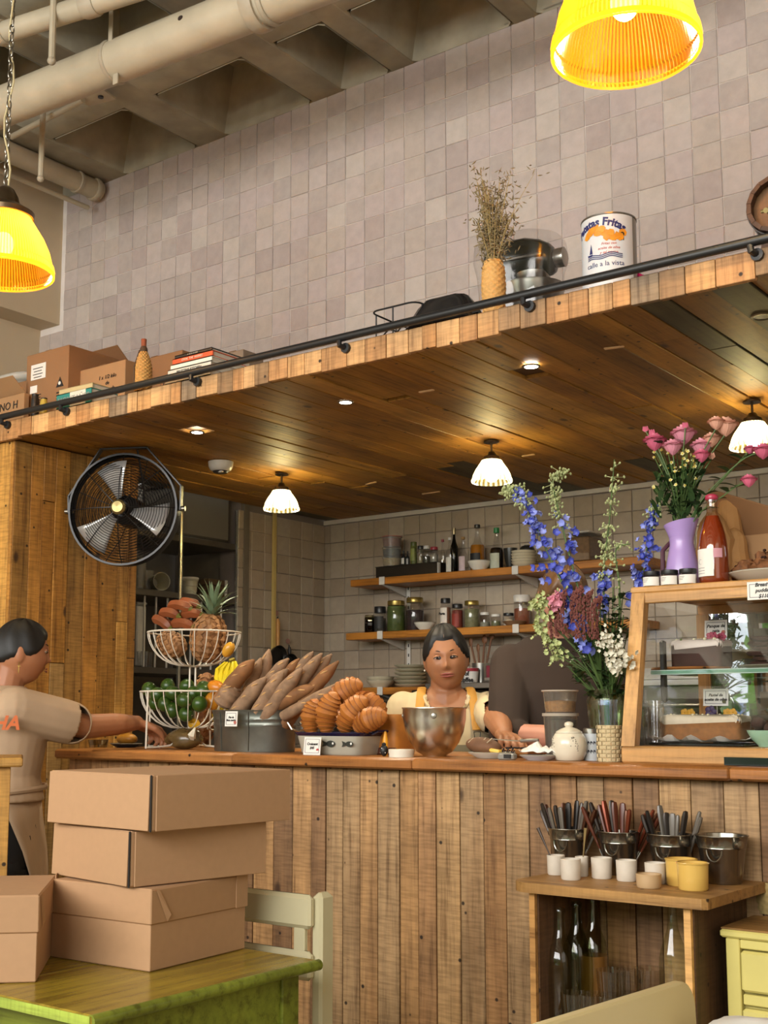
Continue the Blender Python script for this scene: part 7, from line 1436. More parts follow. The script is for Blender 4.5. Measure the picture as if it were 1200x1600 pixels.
for (cx_,cz_,a0_) in ((-L/2+.03,-.03,pi),(L/2-.045,-.045,pi/2)):
    rr_ = .03 if a0_ == pi else .045
    for k in range(8): an = a0_-pi/2*k/7; out.append((cx_+rr_*cos(an),cz_+rr_*sin(an)))
out += [(L/2+.02,-.3)]
b = MB(); n = len(out); rings = [[(x*(1-.0),y0,z) for x, z in out] for y0 in (-.009,.009)]; e_ = .004
rings = [[(x*(.985),-.010,z*1.0-(.003 if z > -.2 else 0)) for x, z in out],[(x,-.006,z) for x, z in out],[(x,.006,z) for x, z in out],[(x*.985,.010,z-(.003 if z > -.2 else 0)) for x, z in out]]
loft(b,rings); b.obj('backrest', m_ch2, C2, (0,0,.8), ang=35)
for x in (-L/2+.03,L/2-.02): bxo('rear_leg',(x,.02,.27),(.03,.03,.54),C2,Vector((0,0,0)),m_ch2)
bxo('seat',(0,.2,.45),(L*.92,.4,.025),C2,Vector((0,0,0)),m_ch2)
for x in (-L/2+.04,L/2-.03): bxo('front_leg',(x,.37,.218),(.03,.03,.436),C2,Vector((0,0,0)),m_ch2)
# ------------------------------------------------------------------ pale yellow drawer cabinet with a basket
ZD2 = .78; c0 = atZ(1126,1448,ZD2); m_py = mat('pale_yellow_paint','cdbf6e',.45,var=.1,scale=14); m_wt = wood('worn_cabinet_top', ['a07a46','94703e'], 'x', .5, saw=.2)
DC = thing('drawer_cabinet','pale yellow drawer cabinet with a worn wooden top at the right edge','cabinet',(c0.x+.25,c0.y+.16,0)); D0 = Vector(DC.location); dd_ = .2
MB().box(Vector((c0.x+.25,c0.y+dd_/2,ZD2-.002))-D0,(.5,dd_,.004),bev=.001).obj('worn_top', m_wt, DC, smooth=False); MB().box(Vector((c0.x+.25,c0.y+dd_/2,ZD2-.0125))-D0,(.504,dd_+.004,.017),bev=.004).obj('top_edge', m_py, DC, smooth=False)
MB().box(Vector((c0.x+.25,c0.y+dd_/2+.012,(ZD2-.021)/2))-D0,(.48,dd_-.03,ZD2-.0215)).obj('carcass', m_py, DC, smooth=False)
yy = c0.y+.014
for x in (c0.x+.023,c0.x+.477): MB().box(Vector((x,yy,(ZD2-.021)/2))-D0,(.03,.02,ZD2-.0215),bev=.003).obj('stile', m_py, DC, smooth=False)
zr_ = [(zat(c0.x+.05,yy,1466),zat(c0.x+.05,yy,1481)),]; MB().box(Vector((c0.x+.25,yy,sum(zr_[0])/2-.002))-D0,(.424,.014,zr_[0][0]-zr_[0][1]),bev=.002).obj('rail', m_py, DC, smooth=False)
z1_, z2_ = zat(c0.x+.05,yy,1485), zat(c0.x+.05,yy,1549); hd = z1_-z2_
for k in range(3):
    zc = (z1_+z2_)/2-k*(hd+.034); o = MB().box(Vector((c0.x+.25,yy-.003,zc))-D0,(.42,.02,hd),bev=.005).obj('drawer', m_py, DC, smooth=False); kn = MB().lathe([(.006,0),(.012,.012),(.013,.018),(.0001,.022)],(0,0,0),14,rot=(pi/2,0,0)).obj('knob', mat('brass_tap','9c8a5c',.3,.8), o, (0,-.01,zc*0))
    kn.location = Vector((c0.x+.25,yy-.013,zc))-D0; MB().box(Vector((c0.x+.25,yy+.002,zc-hd/2-.017))-D0,(.42,.012,.022),bev=.002).obj('rail', m_py, DC, smooth=False)
p = atZ(1209,1428,ZD2+.0005); t = thing('straw_basket','straw basket with dark things in it, standing on the yellow cabinet','basket',p+Vector((0,.03,0))); hb2 = zat(p.x,p.y+.03,1376)-ZD2; wicker(t,[(.05,0),(.053,hb2*.4),(.056,hb2)],mat('pale_wicker','b59c64',.7,var=.25,scale=120),9,12,amp=.002); MB().lathe([(.048,.002),(.05,hb2*.9)],seg=20).obj('lining', mat('dark_straw','8a7448',.8), t); MB().sph((-.012,0,hb2),(.03,.03,.02),10,8).obj('dark_cloth', m_iron, t)
# little table out of frame with a napkin peeking in
p = atZ(1205,1625,.735); t = thing('side_table','small round white table just outside the lower right corner','table',(p.x+.02,p.y-.2,0)); MB().lathe([(.0001,.72),(.24,.72),(.24,.735),(.0001,.735)],seg=40).obj('table_top', m_white, t); MB().lathe([(.2,0),(.19,.02),(.03,.03),(.025,.72)],seg=24).obj('pedestal', m_iron, t)
q = atZ(1178,1600,.745); t = thing('napkin','white crumpled napkin at the very bottom right corner','napkin',(q.x+.02,q.y-.04,.7355)); b = MB(); vs = []
for i in range(9):
    for j in range(9): x, y = -.07+.0175*i, -.06+.015*j; vs.append((x,y,.002+max(0,.03-.25*((x**2+y**2)**.5-.01))*.8+.006*abs(noise.noise(Vector((x,y,0))*40))))
b.add(vs,[(i*9+j,i*9+j+1,(i+1)*9+j+1,(i+1)*9+j) for i in range(8) for j in range(8)]); b.obj('napkin_sheet', m_white, t, ang=60)
# wooden stand at the left edge
w_st = wood('pine_stand', ['b98c48','b08440'], 'z', .5); p = _at(36,1184,3.2); zt_ = p.z
dv_ = Vector((p.x,p.y,0)).normalized(); lf_ = Vector((-dv_.y,dv_.x,0)); t = thing('wooden_stand','light wooden stand at the left edge, in front of the woman at the left','stand',Vector((p.x,p.y,0))+lf_*.22+dv_*.15, math.atan2(dv_.y,dv_.x)-pi/2); S0 = Vector(t.location)
MB().box((0,0,zt_-.012),(.44,.3,.024),bev=.004).obj('top', wood('pine_stand_top', ['b98c48','b08440'], 'x', .5), t, smooth=False)
for k in range(3): MB().box((.145-.095*k,-.12,(zt_-.024)/2),(.09,.02,zt_-.025),bev=.002).obj('front_board', w_st, t, smooth=False)
MB().box((-.0,.02,(zt_-.026)/2),(.37,.24,zt_-.028)).obj('carcass', w_st, t, smooth=False)
# ------------------------------------------------------------------ greenery outside the openings behind the camera (seen reflected in the case)
rg = random.Random(5); gl = mat('street_leaf','86c83c',.5,var=.4,scale=8)
for k in range(9):
    x = -6.2+1.3*k; t = thing('street_shrub','leafy green shrub outside the openings behind the viewer','shrub',(x,-4.6,0),0,'shrubs outside'); MB().tube([(0,0,0),(.03,0,.7),(0,.02,1.4)],.03,6).obj('stem', m_stem, t); MB().sph((0,.0,1.4),(.5,.34,1.25),14,10).obj('inner_foliage', gl, t); b = MB()
    for i in range(1000):
        a, ph = rg.uniform(0,6.28), rg.uniform(-1.4,1.4); rr = .62*rg.uniform(.6,1); q = Vector((rr*cos(a)*cos(ph),rr*.7*sin(a)*cos(ph),1.35+1.2*sin(ph)*rg.uniform(.6,1))); d = Vector((rg.gauss(0,1),rg.gauss(0,1),rg.gauss(0,.6))); petal(b,q,d,Vector((0,0,1)),.17,.055,.2)
    o = b.obj('leaves', gl, t, smooth=False); o['kind'] = 'stuff'
# ------------------------------------------------------------------ people: one continuous skin each, clothes and hair as parts
def fuse(b, name, mats, par, voxel, smooth=4, cut=None, fac=.5):
    """union of overlapping closed pieces -> one smooth surface"""
    me = b.mesh('tmp', mats); o = bpy.data.objects.new('tmp', me); COL.objects.link(o)
    m = o.modifiers.new('r','REMESH'); m.mode = 'VOXEL'; m.voxel_size = voxel; m.use_smooth_shade = True
    s_ = o.modifiers.new('s','SMOOTH'); s_.factor = fac; s_.iterations = smooth
    dg = bpy.context.evaluated_depsgraph_get(); dg.update(); me2 = bpy.data.meshes.new_from_object(o.evaluated_get(dg)); bpy.data.objects.remove(o); bpy.data.meshes.remove(me)
    if cut:
        bm = bmesh.new(); bm.from_mesh(me2); kill = [v for v in bm.verts if cut(v.co)]; bmesh.ops.delete(bm, geom=kill, context='VERTS'); bm.to_mesh(me2); bm.free()
    me2.name = name; me2.polygons.foreach_set('use_smooth',[True]*len(me2.polygons))
    return link(name, me2, par)
def skin_mat(name, col, lipcol=None):
    t = NT(name); v = t.coords(rnd=False); n = t.noise(v, 14, 3); n2 = t.noise(v, 90, 2); c = srgb(col)
    cc = t.mixc(n, tuple(x*.88 for x in c[:3])+(1,), tuple(min(1,x*1.1) for x in c[:3])+(1,)); p = t.bsdf(cc, .48, 0, .4, n2, .08, .001)
    p.inputs['Subsurface Weight'].default_value = .12; p.inputs['Subsurface Radius'].default_value = (.02,.008,.004); return t.m
def ell(c, r, tz=0): return (c, r)
def head_mesh(b, C0, R3, full=1.0, W=.073, D=.092, Hh=.112):
    """sculpted head; local face towards -y"""
    vs = []; nu, nv = 72, 54; g = lambda x, s: math.exp(-(x/s)**2)
    for j in range(nv+1):
        ph = -pi/2+pi*j/nv
        for i in range(nu):
            a = 2*pi*i/nu; x, y, z = cos(ph)*sin(a), -cos(ph)*cos(a), sin(ph); fr = max(0,-y)
            X, Y, Z = x*W, y*D, z*Hh
            if z < 0: X *= 1-(.30-.10*full)*(-z)**1.6; Y *= (1-.34*(-z)**1.3) if y > 0 else (1-.06*(-z)**2)
            if y < 0: Y *= .94+.06*abs(x)
            X *= 1+.05*g(z+.35,.25)*full*abs(x)
            d = 0
            d += .0035*g(z-.24,.10)*g(x,.55)*fr                     # brow
            d -= .0075*(g(x-.36,.17)+g(x+.36,.17))*g(z-.10,.10)*fr  # eye sockets
            d += .0065*g(x,.075)*g(z-.02,.16)*fr                    # bridge
            d += .0165*g(x,.105)*g(z+.16,.085)*fr                   # nose tip
            d += .0070*(g(x-.13,.06)+g(x+.13,.06))*g(z+.20,.05)*fr  # nostril wings
            d -= .0030*g(x,.25)*g(z+.31,.04)*fr
            d += .0062*g(x,.24)*g(z+.40,.040)*fr+.0060*g(x,.20)*g(z+.49,.042)*fr-.0035*g(x,.28)*g(z+.445,.018)*fr
            d -= .0025*g(x,.3)*g(z+.60,.05)*fr
            d += .0070*g(x,.26)*g(z+.78,.14)*fr                     # chin
            d += .0050*(g(x-.50,.2)+g(x+.50,.2))*g(z+.16,.18)*fr    # cheeks
            Y -= d; vs.append(C0+R3@Vector((X,Y,Z)))
    b.add(vs,[(j*nu+i,j*nu+(i+1)%nu,(j+1)*nu+(i+1)%nu,(j+1)*nu+i) for j in range(nv) for i in range(nu)])
    for s in (-1,1):
        e = C0+R3@Vector((s*W*1.0,.008,-.006)); b.sph(e,(.008,.017,.029),10,8,rot=R3.to_euler())
def limb(b, pts, rs, seg=14): 
    P = spline(pts,10*(len(pts)-1)); n = len(P)-1; m = len(rs)-1; R = []
    for i in range(n+1): f = i/n*m; k = min(int(f),m-1); u = f-k; u = u*u*(3-2*u); R.append(rs[k]*(1-u)+rs[k+1]*u)
    b.tube(P,R,seg)
    for p, r in zip((P[0],P[-1]),(R[0],R[-1])): b.sph(p,r*.99,12,8)
def hand(b, wrist, d, n, side=1, curl=.5, sc=1.0, spread=1.0):
    """palm + four fingers of different lengths + thumb; d = pointing direction, n = back of the hand"""
    d = d.normalized(); n = (n-d*n.dot(d)).normalized(); s = d.cross(n)*side; L = .085*sc
    for k in range(4):
        o = (k-1.5)*.0205*sc; b.tube([wrist+s*o*.55,wrist+d*L*.5+s*o*.9,wrist+d*L+s*o],[.0135*sc,.0135*sc,.0112*sc],10)
        b.sph(wrist+d*L+s*o,.0112*sc,8,6)
    for k, (fl, cu) in enumerate(((.070,.9),(.078,1.0),(.072,1.05),(.056,1.15))):
        o = (k-1.5)*.0205*sc; p = wrist+d*L*.96+s*o; dd = (d+s*(k-1.5)*.07*spread).normalized(); pts = [p]; ang = 0
        for j, f in enumerate((.42,.33,.25)): ang += curl*cu*(.55+.25*j); v = dd*cos(ang)-n*sin(ang); p = p+v*fl*sc*f; pts.append(p)
        b.tube(pts,[.0098*sc,.0092*sc,.0083*sc,.0068*sc],10); b.sph(pts[-1],.0068*sc,8,6); [b.sph(q,.0092*sc,8,6) for q in pts[1:3]]
    t0 = wrist+d*.022*sc-s*.026*sc; t1 = t0+(d*.7-s*.6-n*.25).normalized()*.036*sc; t2 = t1+(d*.95-s*.15-n*.4).normalized()*.030*sc; t3 = t2+(d*.95+s*.05-n*.4*(1+curl)).normalized()*.024*sc
    b.tube([t0,t1,t2,t3],[.0145*sc,.0125*sc,.0105*sc,.0078*sc],10); [b.sph(q,r*sc,8,6) for q, r in ((t1,.0122),(t2,.0103),(t3,.0078))]
    return [t3]
def torso_rings(zs, n=28):
    out = []
    for (z, w, d, y) in zs: out.append([(math.copysign(abs(cos(2*pi*k/n))**.85,cos(2*pi*k/n))*w, y+math.copysign(abs(sin(2*pi*k/n))**.9,sin(2*pi*k/n))*d, z) for k in range(n)])
    return out
class Person:
    def __init__(s, label, head_px, dist, rotz=None, face=None, build=1.0):
        s.hc = _at(head_px[0],head_px[1],dist); x, y = s.hc.x, s.hc.y; s.rz = rotz
        s.t = thing('person', label, 'person', (x,y,0), rotz); s.M = Matrix.Translation((x,y,0)) @ Matrix.Rotation(rotz,4,'Z'); s.I = s.M.inverted(); s.h = s.I @ s.hc
    def L(s, p): return s.I @ Vector(p)
    def px(s, u, v, d): return s.I @ _at(u,v,d)
def face_parts(P, C0, R3, brow, lip, look=(0,0), W=.073, D=.092, hooded=.4, hairm=None, mouth_w=.024):
    f = lambda x, y, z: C0+R3@Vector((x,y,z)); dk = mat('lash_black','120d0b',.5); ey = mat('eye_white','c9bfb2',.2,var=.02); ir = mat('iris_brown','1f120c',.15)
    for sg in (-1,1):
        x = sg*.0285; y = -D*.835
        e = MB(); e.sph(f(x,y+.004,.0115),(.0125,.010,.0085-.0035*hooded),14,10,rot=R3.to_euler()); e.obj('eye', ey, P.t)
        e = MB(); e.sph(f(x+look[0],y-.0045,.0105+look[1]),(.0052,.0035,.0052-.0018*hooded),12,8,rot=R3.to_euler()); e.obj('iris', ir, P.t)
        e = MB(); e.lathe([(sin(pi*q/8)+1e-4,-cos(pi*q/8)) for q in range(9)],seg=24,caps=False); R9 = R3@Matrix.Rotation(rad(14-30*hooded),3,'X'); e.v = [f(x,y+.0045,.0115)+R9@Vector((q.x*.0137,q.y*.0109,q.z*.0098)) for q in e.v if 1]; keepf = [fc for fc in e.f if sum(((R9.inverted()@(e.v[i]-f(x,y+.0045,.0115))).z) for i in fc)/len(fc) > -.0008]; e.f = keepf; e.mi = [0]*len(keepf); e.obj('eyelid', P.skin, P.t)
        e = MB(); e.tube([f(x+k*.0045,y-.0065+.0016*k*k*.55,.0115+.0062-.0034*hooded-.0008*k*k) for k in (-3,-2,-1,0,1,2,3)],[.0006,.0012,.0015,.0016,.0015,.0014,.0008],6); e.obj('eyelashes', dk, P.t)
        e = MB(); e.tube([f(sg*(.0135+.0062*k),-D*.895+.0011*k*k*.9,.0295+.0035*sin(k*.75)+.0006*k) for k in range(6)],[.0022,.003,.003,.0026,.002,.0008],6,flat=.7); e.obj('eyebrow', brow, P.t)
    for nm, zz, r_, am in (('upper_lip',-.0455,.0030,.0012),('lower_lip',-.0525,.0036,-.0016)):
        e = MB(); e.tube([f(mouth_w*k/5,-D*.945+.0040*abs(k/5)**2*1.6-.001,zz+am*(1-abs(k/5)*1.5)*(.6 if abs(k) == 0 and nm[0] == 'u' else 1)) for k in range(-5,6)],[r_*max(.18,(1-(abs(k)/5)**2.2))for k in range(-5,6)],8); e.obj(nm, lip, P.t)
m_hair = mat('black_hair','0f0c0a',.55,var=.3,scale=60,bump=.6)
def hair_cap(P, C0, R3, m, hairline=.45, back=1.06, bun=None, W=.073, D=.092, Hh=.112, side=-.25, part=True, name='hair', wav=.002):
    """hair pulled back: shell over the skull above the hairline and behind the ears"""
    b = MB(); nu, nv = 64, 40; vs = []; keep = {}
    for j in range(nv+1):
        ph = -pi/2+pi*j/nv
        for i in range(nu):
            a = 2*pi*i/nu; x, y, z = cos(ph)*sin(a), -cos(ph)*cos(a), sin(ph); lim = hairline if y < -.05 else side-.35*max(0,y)
            lim = lim if y >= -.05 else (hairline-.0+( -.62*max(0,abs(x)-.42)/.55) ) ; lim = max(lim, side) if y < 0 else lim
            k = 1.0 if z > lim else 0
            t_ = min(1,max(0,(z-lim)/.12)); gr = 1.0+.095*t_; q = Vector((x*W*gr,y*D*(gr+.02*max(0,y)),z*Hh*gr))
            q += q.normalized()*wav*sin(a*9+z*3)*t_
            if z <= lim: q = Vector((x*W*.93,y*D*.93,z*Hh*.93))
            vs.append(C0+R3@q)
    b.add(vs,[(j*nu+i,j*nu+(i+1)%nu,(j+1)*nu+(i+1)%nu,(j+1)*nu+i) for j in range(nv) for i in range(nu)])
    if bun: b.sph(C0+R3@Vector(bun[0]),bun[1],16,12)
    return b.obj(name, m, P.t, ang=80)
# ---- the cook in the middle
hc = _at(697,1028,4.28); fr = Vector((-hc.x,-hc.y,0)).normalized()
A = Person('woman in cream t-shirt with ochre apron straps, standing behind the mixing bowl', (697,1029), 4.28, math.atan2(fr.y,fr.x)+pi/2+.04)
R3 = (Matrix.Rotation(rad(7),3,'X') @ Matrix.Rotation(rad(-5),3,'Y')) @ Matrix.Rotation(rad(-3),3,'Z'); h = A.h
skA = skin_mat('skin_tan','9c6b4b'); hz = h.z; sk = MB(); 
head_mesh(sk, h, R3, 1.05, .0735, .092, .116)
zn = hz-.112
limb(sk,[h+Vector((0,.022,-.04)),Vector((0,h.y+.034,zn+.005)),Vector((0,h.y+.045,zn-.04))],[.052,.055,.08])
zsh = zn-.018; y0 = h.y+.05
tz = [(zsh+.02,.07,.05,y0),(zsh-.005,.135,.07,y0),(zsh-.05,.165,.092,y0),(zsh-.13,.158,.105,y0-.005),(zsh-.24,.150,.105,y0-.01),(zsh-.36,.155,.11,y0),(zsh-.50,.175,.125,y0),(zsh-.60,.165,.12,y0)]
loft(sk, torso_rings(tz))
S_l = Vector((.148,y0-.005,zsh-.045)); S_r = Vector((-.148,y0-.005,zsh-.045))
E_l = A.px(778,1128,4.0); W_l = A.px(789,1146,3.83)
dv = (E_l-S_l); E_l = S_l+dv.normalized()*.27; W_l2 = A.px(788,1148,3.86); 
limb(sk,[S_l,E_l],[.054,.047,.040]); limb(sk,[E_l,(E_l+W_l2)/2+Vector((0,0,.004)),W_l2],[.041,.038,.025])
hand(sk, W_l2, (A.px(804,1160,3.72)-W_l2), Vector((.2,-.25,1)), side=1, curl=.75)
E_r = S_r+Vector((-.045,.02,-.27)); W_r = E_r+Vector((.06,-.2,-.06)); limb(sk,[S_r,E_r],[.054,.047,.040]); limb(sk,[E_r,W_r],[.040,.036,.025]); hand(sk,W_r,Vector((.25,-1,-.1)),Vector((0,0,1)),side=-1,curl=.6)
for s_ in (-1,1): limb(sk,[Vector((s_*.085,y0,zsh-.58)),Vector((s_*.09,y0-.01,.46)),Vector((s_*.09,y0+.02,.085))],[.095,.072,.058,.058,.036]); sk.box((s_*.09,y0-.06,.035),(.075,.21,.066),bev=.02)
fuse(sk,'body',skA,A.t,.0036,3)
A.skin = skA; face_parts(A, h, R3, mat('brow_black','1c1410',.6), mat('lip_rose','8c4a44',.35,var=.05), (0,-.001), .0745, .092, .8)
hair_cap(A, h, R3, m_hair, .60, bun=((0,.105,.0),(.04,.035,.04)), W=.0745)
MB().tube([h+R3@Vector((0,-.098+.0036*k*k*.2,.095+.004*k)) if 0 else h+R3@Vector((0,-.084+.024*k,.078+.021*k-.0035*k*k)) for k in range(4)],.0009,5).obj('hair_parting', mat('parting','5c4434',.6), A.t)
for s_ in (-1,): MB().sph(h+R3@Vector((s_*.078,.004,-.036)),(.0035,.0035,.0035),8,6).obj('earring', mat('pearl','d8d0c0',.2), A.t)
m_tee = mat('cream_cotton','c8b690',.85,var=.06,scale=25,bump=.35)
tee = MB(); loft(tee, torso_rings([(z+(.006 if i < 2 else 0),w+.012,d+.012,y) for i,(z,w,d,y) in enumerate(tz[:7])])); limb(tee,[S_l+Vector((.002,0,.004)),S_l.lerp(E_l,.72)],[.061,.063,.062]); limb(tee,[S_r-Vector((.002,0,-.004)),S_r.lerp(E_r,.72)],[.061,.063,.062])
nb = Vector((0,h.y+.02,zn-.018)); al = (E_l-S_l).normalized(); ar = (E_r-S_r).normalized()
def cutA(c):
    q = c-nb
    if (q.x/.074)**2+((q.y+.0)/.10)**2 < 1 and q.z > -.085+.0: 
        return (q.x/.074)**2+((q.z+.004)/(.052 if q.y < 0 else .02))**2 < 1 or q.z > .012
    return ((c-S_l).dot(al) > .195 and c.x > .12) or ((c-S_r).dot(ar) > .195 and c.x < -.12)
o = fuse(tee,'t_shirt',m_tee,A.t,.006,6,cutA); sm = o.modifiers.new('s','SOLIDIFY'); sm.thickness = .003
from mathutils.bvhtree import BVHTree
bv = BVHTree.FromPolygons([v.co.copy() for v in o.data.vertices],[tuple(p.vertices) for p in o.data.polygons]); cp = []
for k in range(25):
    a = pi*k/24; x_, z_ = .0765*cos(a), nb.z-.004-.0545*sin(a); hit = bv.ray_cast(Vector((x_,y0-.6,z_)),Vector((0,1,0)),1.2)
    if hit[0] is not None: cp.append(hit[0]+Vector((0,-.002,0)))
if len(cp) > 6: MB().tube(spline([cp[0]+Vector((.0,.05,.02))]+cp+[cp[-1]+Vector((.0,.05,.02))],60),.0055,8).obj('collar', m_tee, A.t)
ring = [nb+Vector((.083*cos(2*pi*k/40), -.001+(.094 if sin(2*pi*k/40) < 0 else .06)*sin(2*pi*k/40), .012-.078*max(0,-sin(2*pi*k/40))**1.3)) for k in range(40)]
m_och = mat('ochre_strap','c08a34',.6,var=.08,scale=60); m_ap = mat('dark_apron','8c8268',.8,var=.1)
for s_ in (-1,1):
    MB().tube(spline([(s_*.078,y0+.09,zsh-.06),(s_*.08,y0+.045,zsh+.012),(s_*.083,y0-.01,zsh+.03),(s_*.088,y0-.066,zsh+.006),(s_*.094,y0-.104,zsh-.05),(s_*.099,y0-.126,zsh-.115)],20),.0155,8,flat=.22).obj('apron_strap', m_och, A.t)
    MB().tube([(s_*.10-.011,y0-.131,zsh-.122),(s_*.10+.011,y0-.131,zsh-.122),(s_*.10+.009,y0-.132,zsh-.143),(s_*.10-.009,y0-.132,zsh-.143)],.0022,6,closed=True).obj('buckle', m_iron, A.t)
ap = MB(); loft(ap, torso_rings([(zsh-.165,.135,.125,y0-.008),(zsh-.3,.152,.126,y0-.01),(zsh-.5,.19,.142,y0),(zsh-.85,.2,.15,y0-.01)]),True,True); ap.obj('apron', m_ap, A.t, ang=60)
tr = MB()
for s_ in (-1,1): limb(tr,[Vector((s_*.085,y0,zsh-.55)),Vector((s_*.09,y0-.01,.46)),Vector((s_*.09,y0+.02,.1))],[.105,.082,.07,.07,.056])
tr.obj('trousers', mat('black_cloth','141416',.85), A.t)
for s_ in (-1,1): MB().box((s_*.09,y0-.06,.04),(.095,.25,.08),bev=.03).obj('shoe', m_iron, A.t)
# ---- the man behind the flowers
hc = _at(878,938,4.12); fr = Vector((-hc.x,-hc.y,0)).normalized()
B = Person('man in a brown sweatshirt standing behind the blue flower bouquet, face hidden by the flowers', (878,938), 4.12, math.atan2(fr.y,fr.x)+pi/2+.15)
R3 = Matrix.Rotation(rad(22),3,'X') @ Matrix.Rotation(rad(8),3,'Y'); h = B.h; hz = h.z; sk = MB(); skB = skin_mat('skin_ruddy','b5806a')
head_mesh(sk, h, R3, .4, .077, .097, .118); y0 = h.y+.09; zn = hz-.125
limb(sk,[h+Vector((0,.03,-.04)),Vector((0,y0-.02,zn+.01)),Vector((0,y0,zn-.05))],[.058,.06,.074]); zsh = zn-.018
tz = [(zsh+.02,.09,.055,y0),(zsh-.01,.13,.075,y0),(zsh-.06,.17,.1,y0),(zsh-.16,.18,.12,y0-.005),(zsh-.3,.18,.118,y0-.01),(zsh-.44,.18,.12,y0),(zsh-.56,.18,.125,y0),(zsh-.66,.17,.12,y0)]
loft(sk, torso_rings(tz)); S_l = Vector((.165,y0,zsh-.065)); S_r = Vector((-.165,y0,zsh-.065))
E_r = B.px(795,1112,4.05); dv = E_r-S_r; E_r = S_r+dv.normalized()*.30; W_r = B.px(838,1152,3.9); W_r = E_r+(W_r-E_r).normalized()*.25
limb(sk,[S_r,E_r],[.055,.052,.044]); limb(sk,[E_r,W_r],[.044,.041,.028]); hand(sk,W_r,(W_r-E_r)+Vector((.1,-.1,-.02)),Vector((0,-.3,1)),side=-1,curl=.7)
E_l = S_l+Vector((.03,-.06,-.28)); W_l = E_l+Vector((-.08,-.22,-.02)); limb(sk,[S_l,E_l],[.058,.052,.044]); limb(sk,[E_l,W_l],[.044,.041,.028]); hand(sk,W_l,Vector((-.3,-1,-.1)),Vector((0,0,1)),side=1,curl=.7)
for s_ in (-1,1): limb(sk,[Vector((s_*.09,y0,zsh-.64)),Vector((s_*.1,y0-.01,.5)),Vector((s_*.1,y0+.02,.085))],[.1,.078,.062,.062,.04]); sk.box((s_*.1,y0-.07,.035),(.08,.23,.066),bev=.02)
fuse(sk,'body',skB,B.t,.004,3)
B.skin = skB; face_parts(B, h, R3, mat('brow_brown','4a3020',.6), mat('lip_plain','94584c',.4,var=.05), (0,-.001), .077, .097, .6)
hair_cap(B, h, R3, mat('brown_hair','5a3e24',.45,var=.35,scale=70,bump=.6), .52, W=.077, D=.097, Hh=.118, wav=.003)
m_br = mat('brown_sweatshirt','2f2118',.9,var=.2,scale=7,bump=.8); sw = MB(); loft(sw, torso_rings([(z+(.008 if i < 2 else 0),w+.02,d+.02,y) for i,(z,w,d,y) in enumerate(tz[:7])]))
ar = (E_r-S_r).normalized(); limb(sw,[S_r,S_r.lerp(E_r,.55),E_r],[.071,.07,.07,.067,.064]); limb(sw,[E_r,E_r.lerp(W_r,.16)],[.063,.056]); limb(sw,[S_l,E_l],[.071,.068,.062]); limb(sw,[E_l,E_l.lerp(W_l,.6)],[.062,.05])
for k in range(3): sw.tube([E_r.lerp(W_r,.05+.05*k)+Vector((.05*cos(a),.03*sin(a),.05*sin(a))) for a in [2*pi*j/16 for j in range(16)]],.011,8,closed=True)
nb = Vector((0,y0-.02,zn-.01)); o = fuse(sw,'sweatshirt',m_br,B.t,.007,5,lambda c: ((c.x)/.068)**2+((c.y-nb.y)/.062)**2 < 1 and c.z > nb.z-.03); o.modifiers.new('s','SOLIDIFY').thickness = .004
MB().tube([nb+Vector((.069*cos(2*pi*k/32),.063*sin(2*pi*k/32)-.004,.004-.02*max(0,-sin(2*pi*k/32)))) for k in range(32)],.008,8,closed=True).obj('collar', m_br, B.t)
ax = (W_r-E_r).normalized(); u_ = ax.orthogonal().normalized(); v_ = ax.cross(u_); q = E_r.lerp(W_r,.86); MB().tube([q+u_*.033*cos(2*pi*k/24)+v_*.033*sin(2*pi*k/24) for k in range(24)],.003,6,closed=True).obj('bracelet', m_iron, B.t)
tr = MB()
for s_ in (-1,1): limb(tr,[Vector((s_*.09,y0,zsh-.6)),Vector((s_*.1,y0-.01,.5)),Vector((s_*.1,y0+.02,.1))],[.112,.09,.075,.075,.06])
tr.obj('trousers', mat('black_cloth','141416',.85), B.t)
for s_ in (-1,1): MB().box((s_*.1,y0-.07,.04),(.1,.27,.08),bev=.03).obj('shoe', m_iron, B.t)
# ---- the woman at the left, in profile
rzC = math.atan2(R_.y,R_.x)+pi/2+rad(19)
C = Person('woman in profile wearing a pinkish t-shirt, reaching behind the fruit basket', (33,1021), 4.1, rzC)
R3 = Matrix.Rotation(rad(4),3,'X'); h = C.h; hz = h.z; sk = MB(); skC = skin_mat('skin_brown','a56e4c')
head_mesh(sk, h, R3, .9, .072, .092, .106); y0 = h.y+.055; zn = hz-.112
limb(sk,[h+Vector((0,.03,-.04)),Vector((0,y0-.015,zn+.01)),Vector((0,y0,zn-.05))],[.052,.054,.066]); zsh = zn-.018
tz = [(zsh+.015,.08,.055,y0),(zsh-.015,.14,.08,y0),(zsh-.06,.17,.105,y0),(zsh-.15,.165,.122,y0-.01),(zsh-.27,.15,.112,y0-.0),(zsh-.38,.165,.118,y0),(zsh-.50,.185,.135,y0),(zsh-.60,.17,.125,y0)]
loft(sk, torso_rings(tz)); S_r = Vector((-.15,y0-.03,zsh-.055)); S_l = Vector((.15,y0,zsh-.055))
E_r = C.px(140,1137,4.1); E_r = S_r+(E_r-S_r).normalized()*.26; W_r = C.px(232,1128,4.35); W_r = E_r+(W_r-E_r).normalized()*.25
limb(sk,[S_r,E_r],[.056,.05,.041]); limb(sk,[E_r,(E_r+W_r)/2,W_r],[.042,.039,.026]); hand(sk,W_r,(C.px(262,1150,4.4)-W_r),Vector((.2,-.2,1)),side=-1,curl=.8)
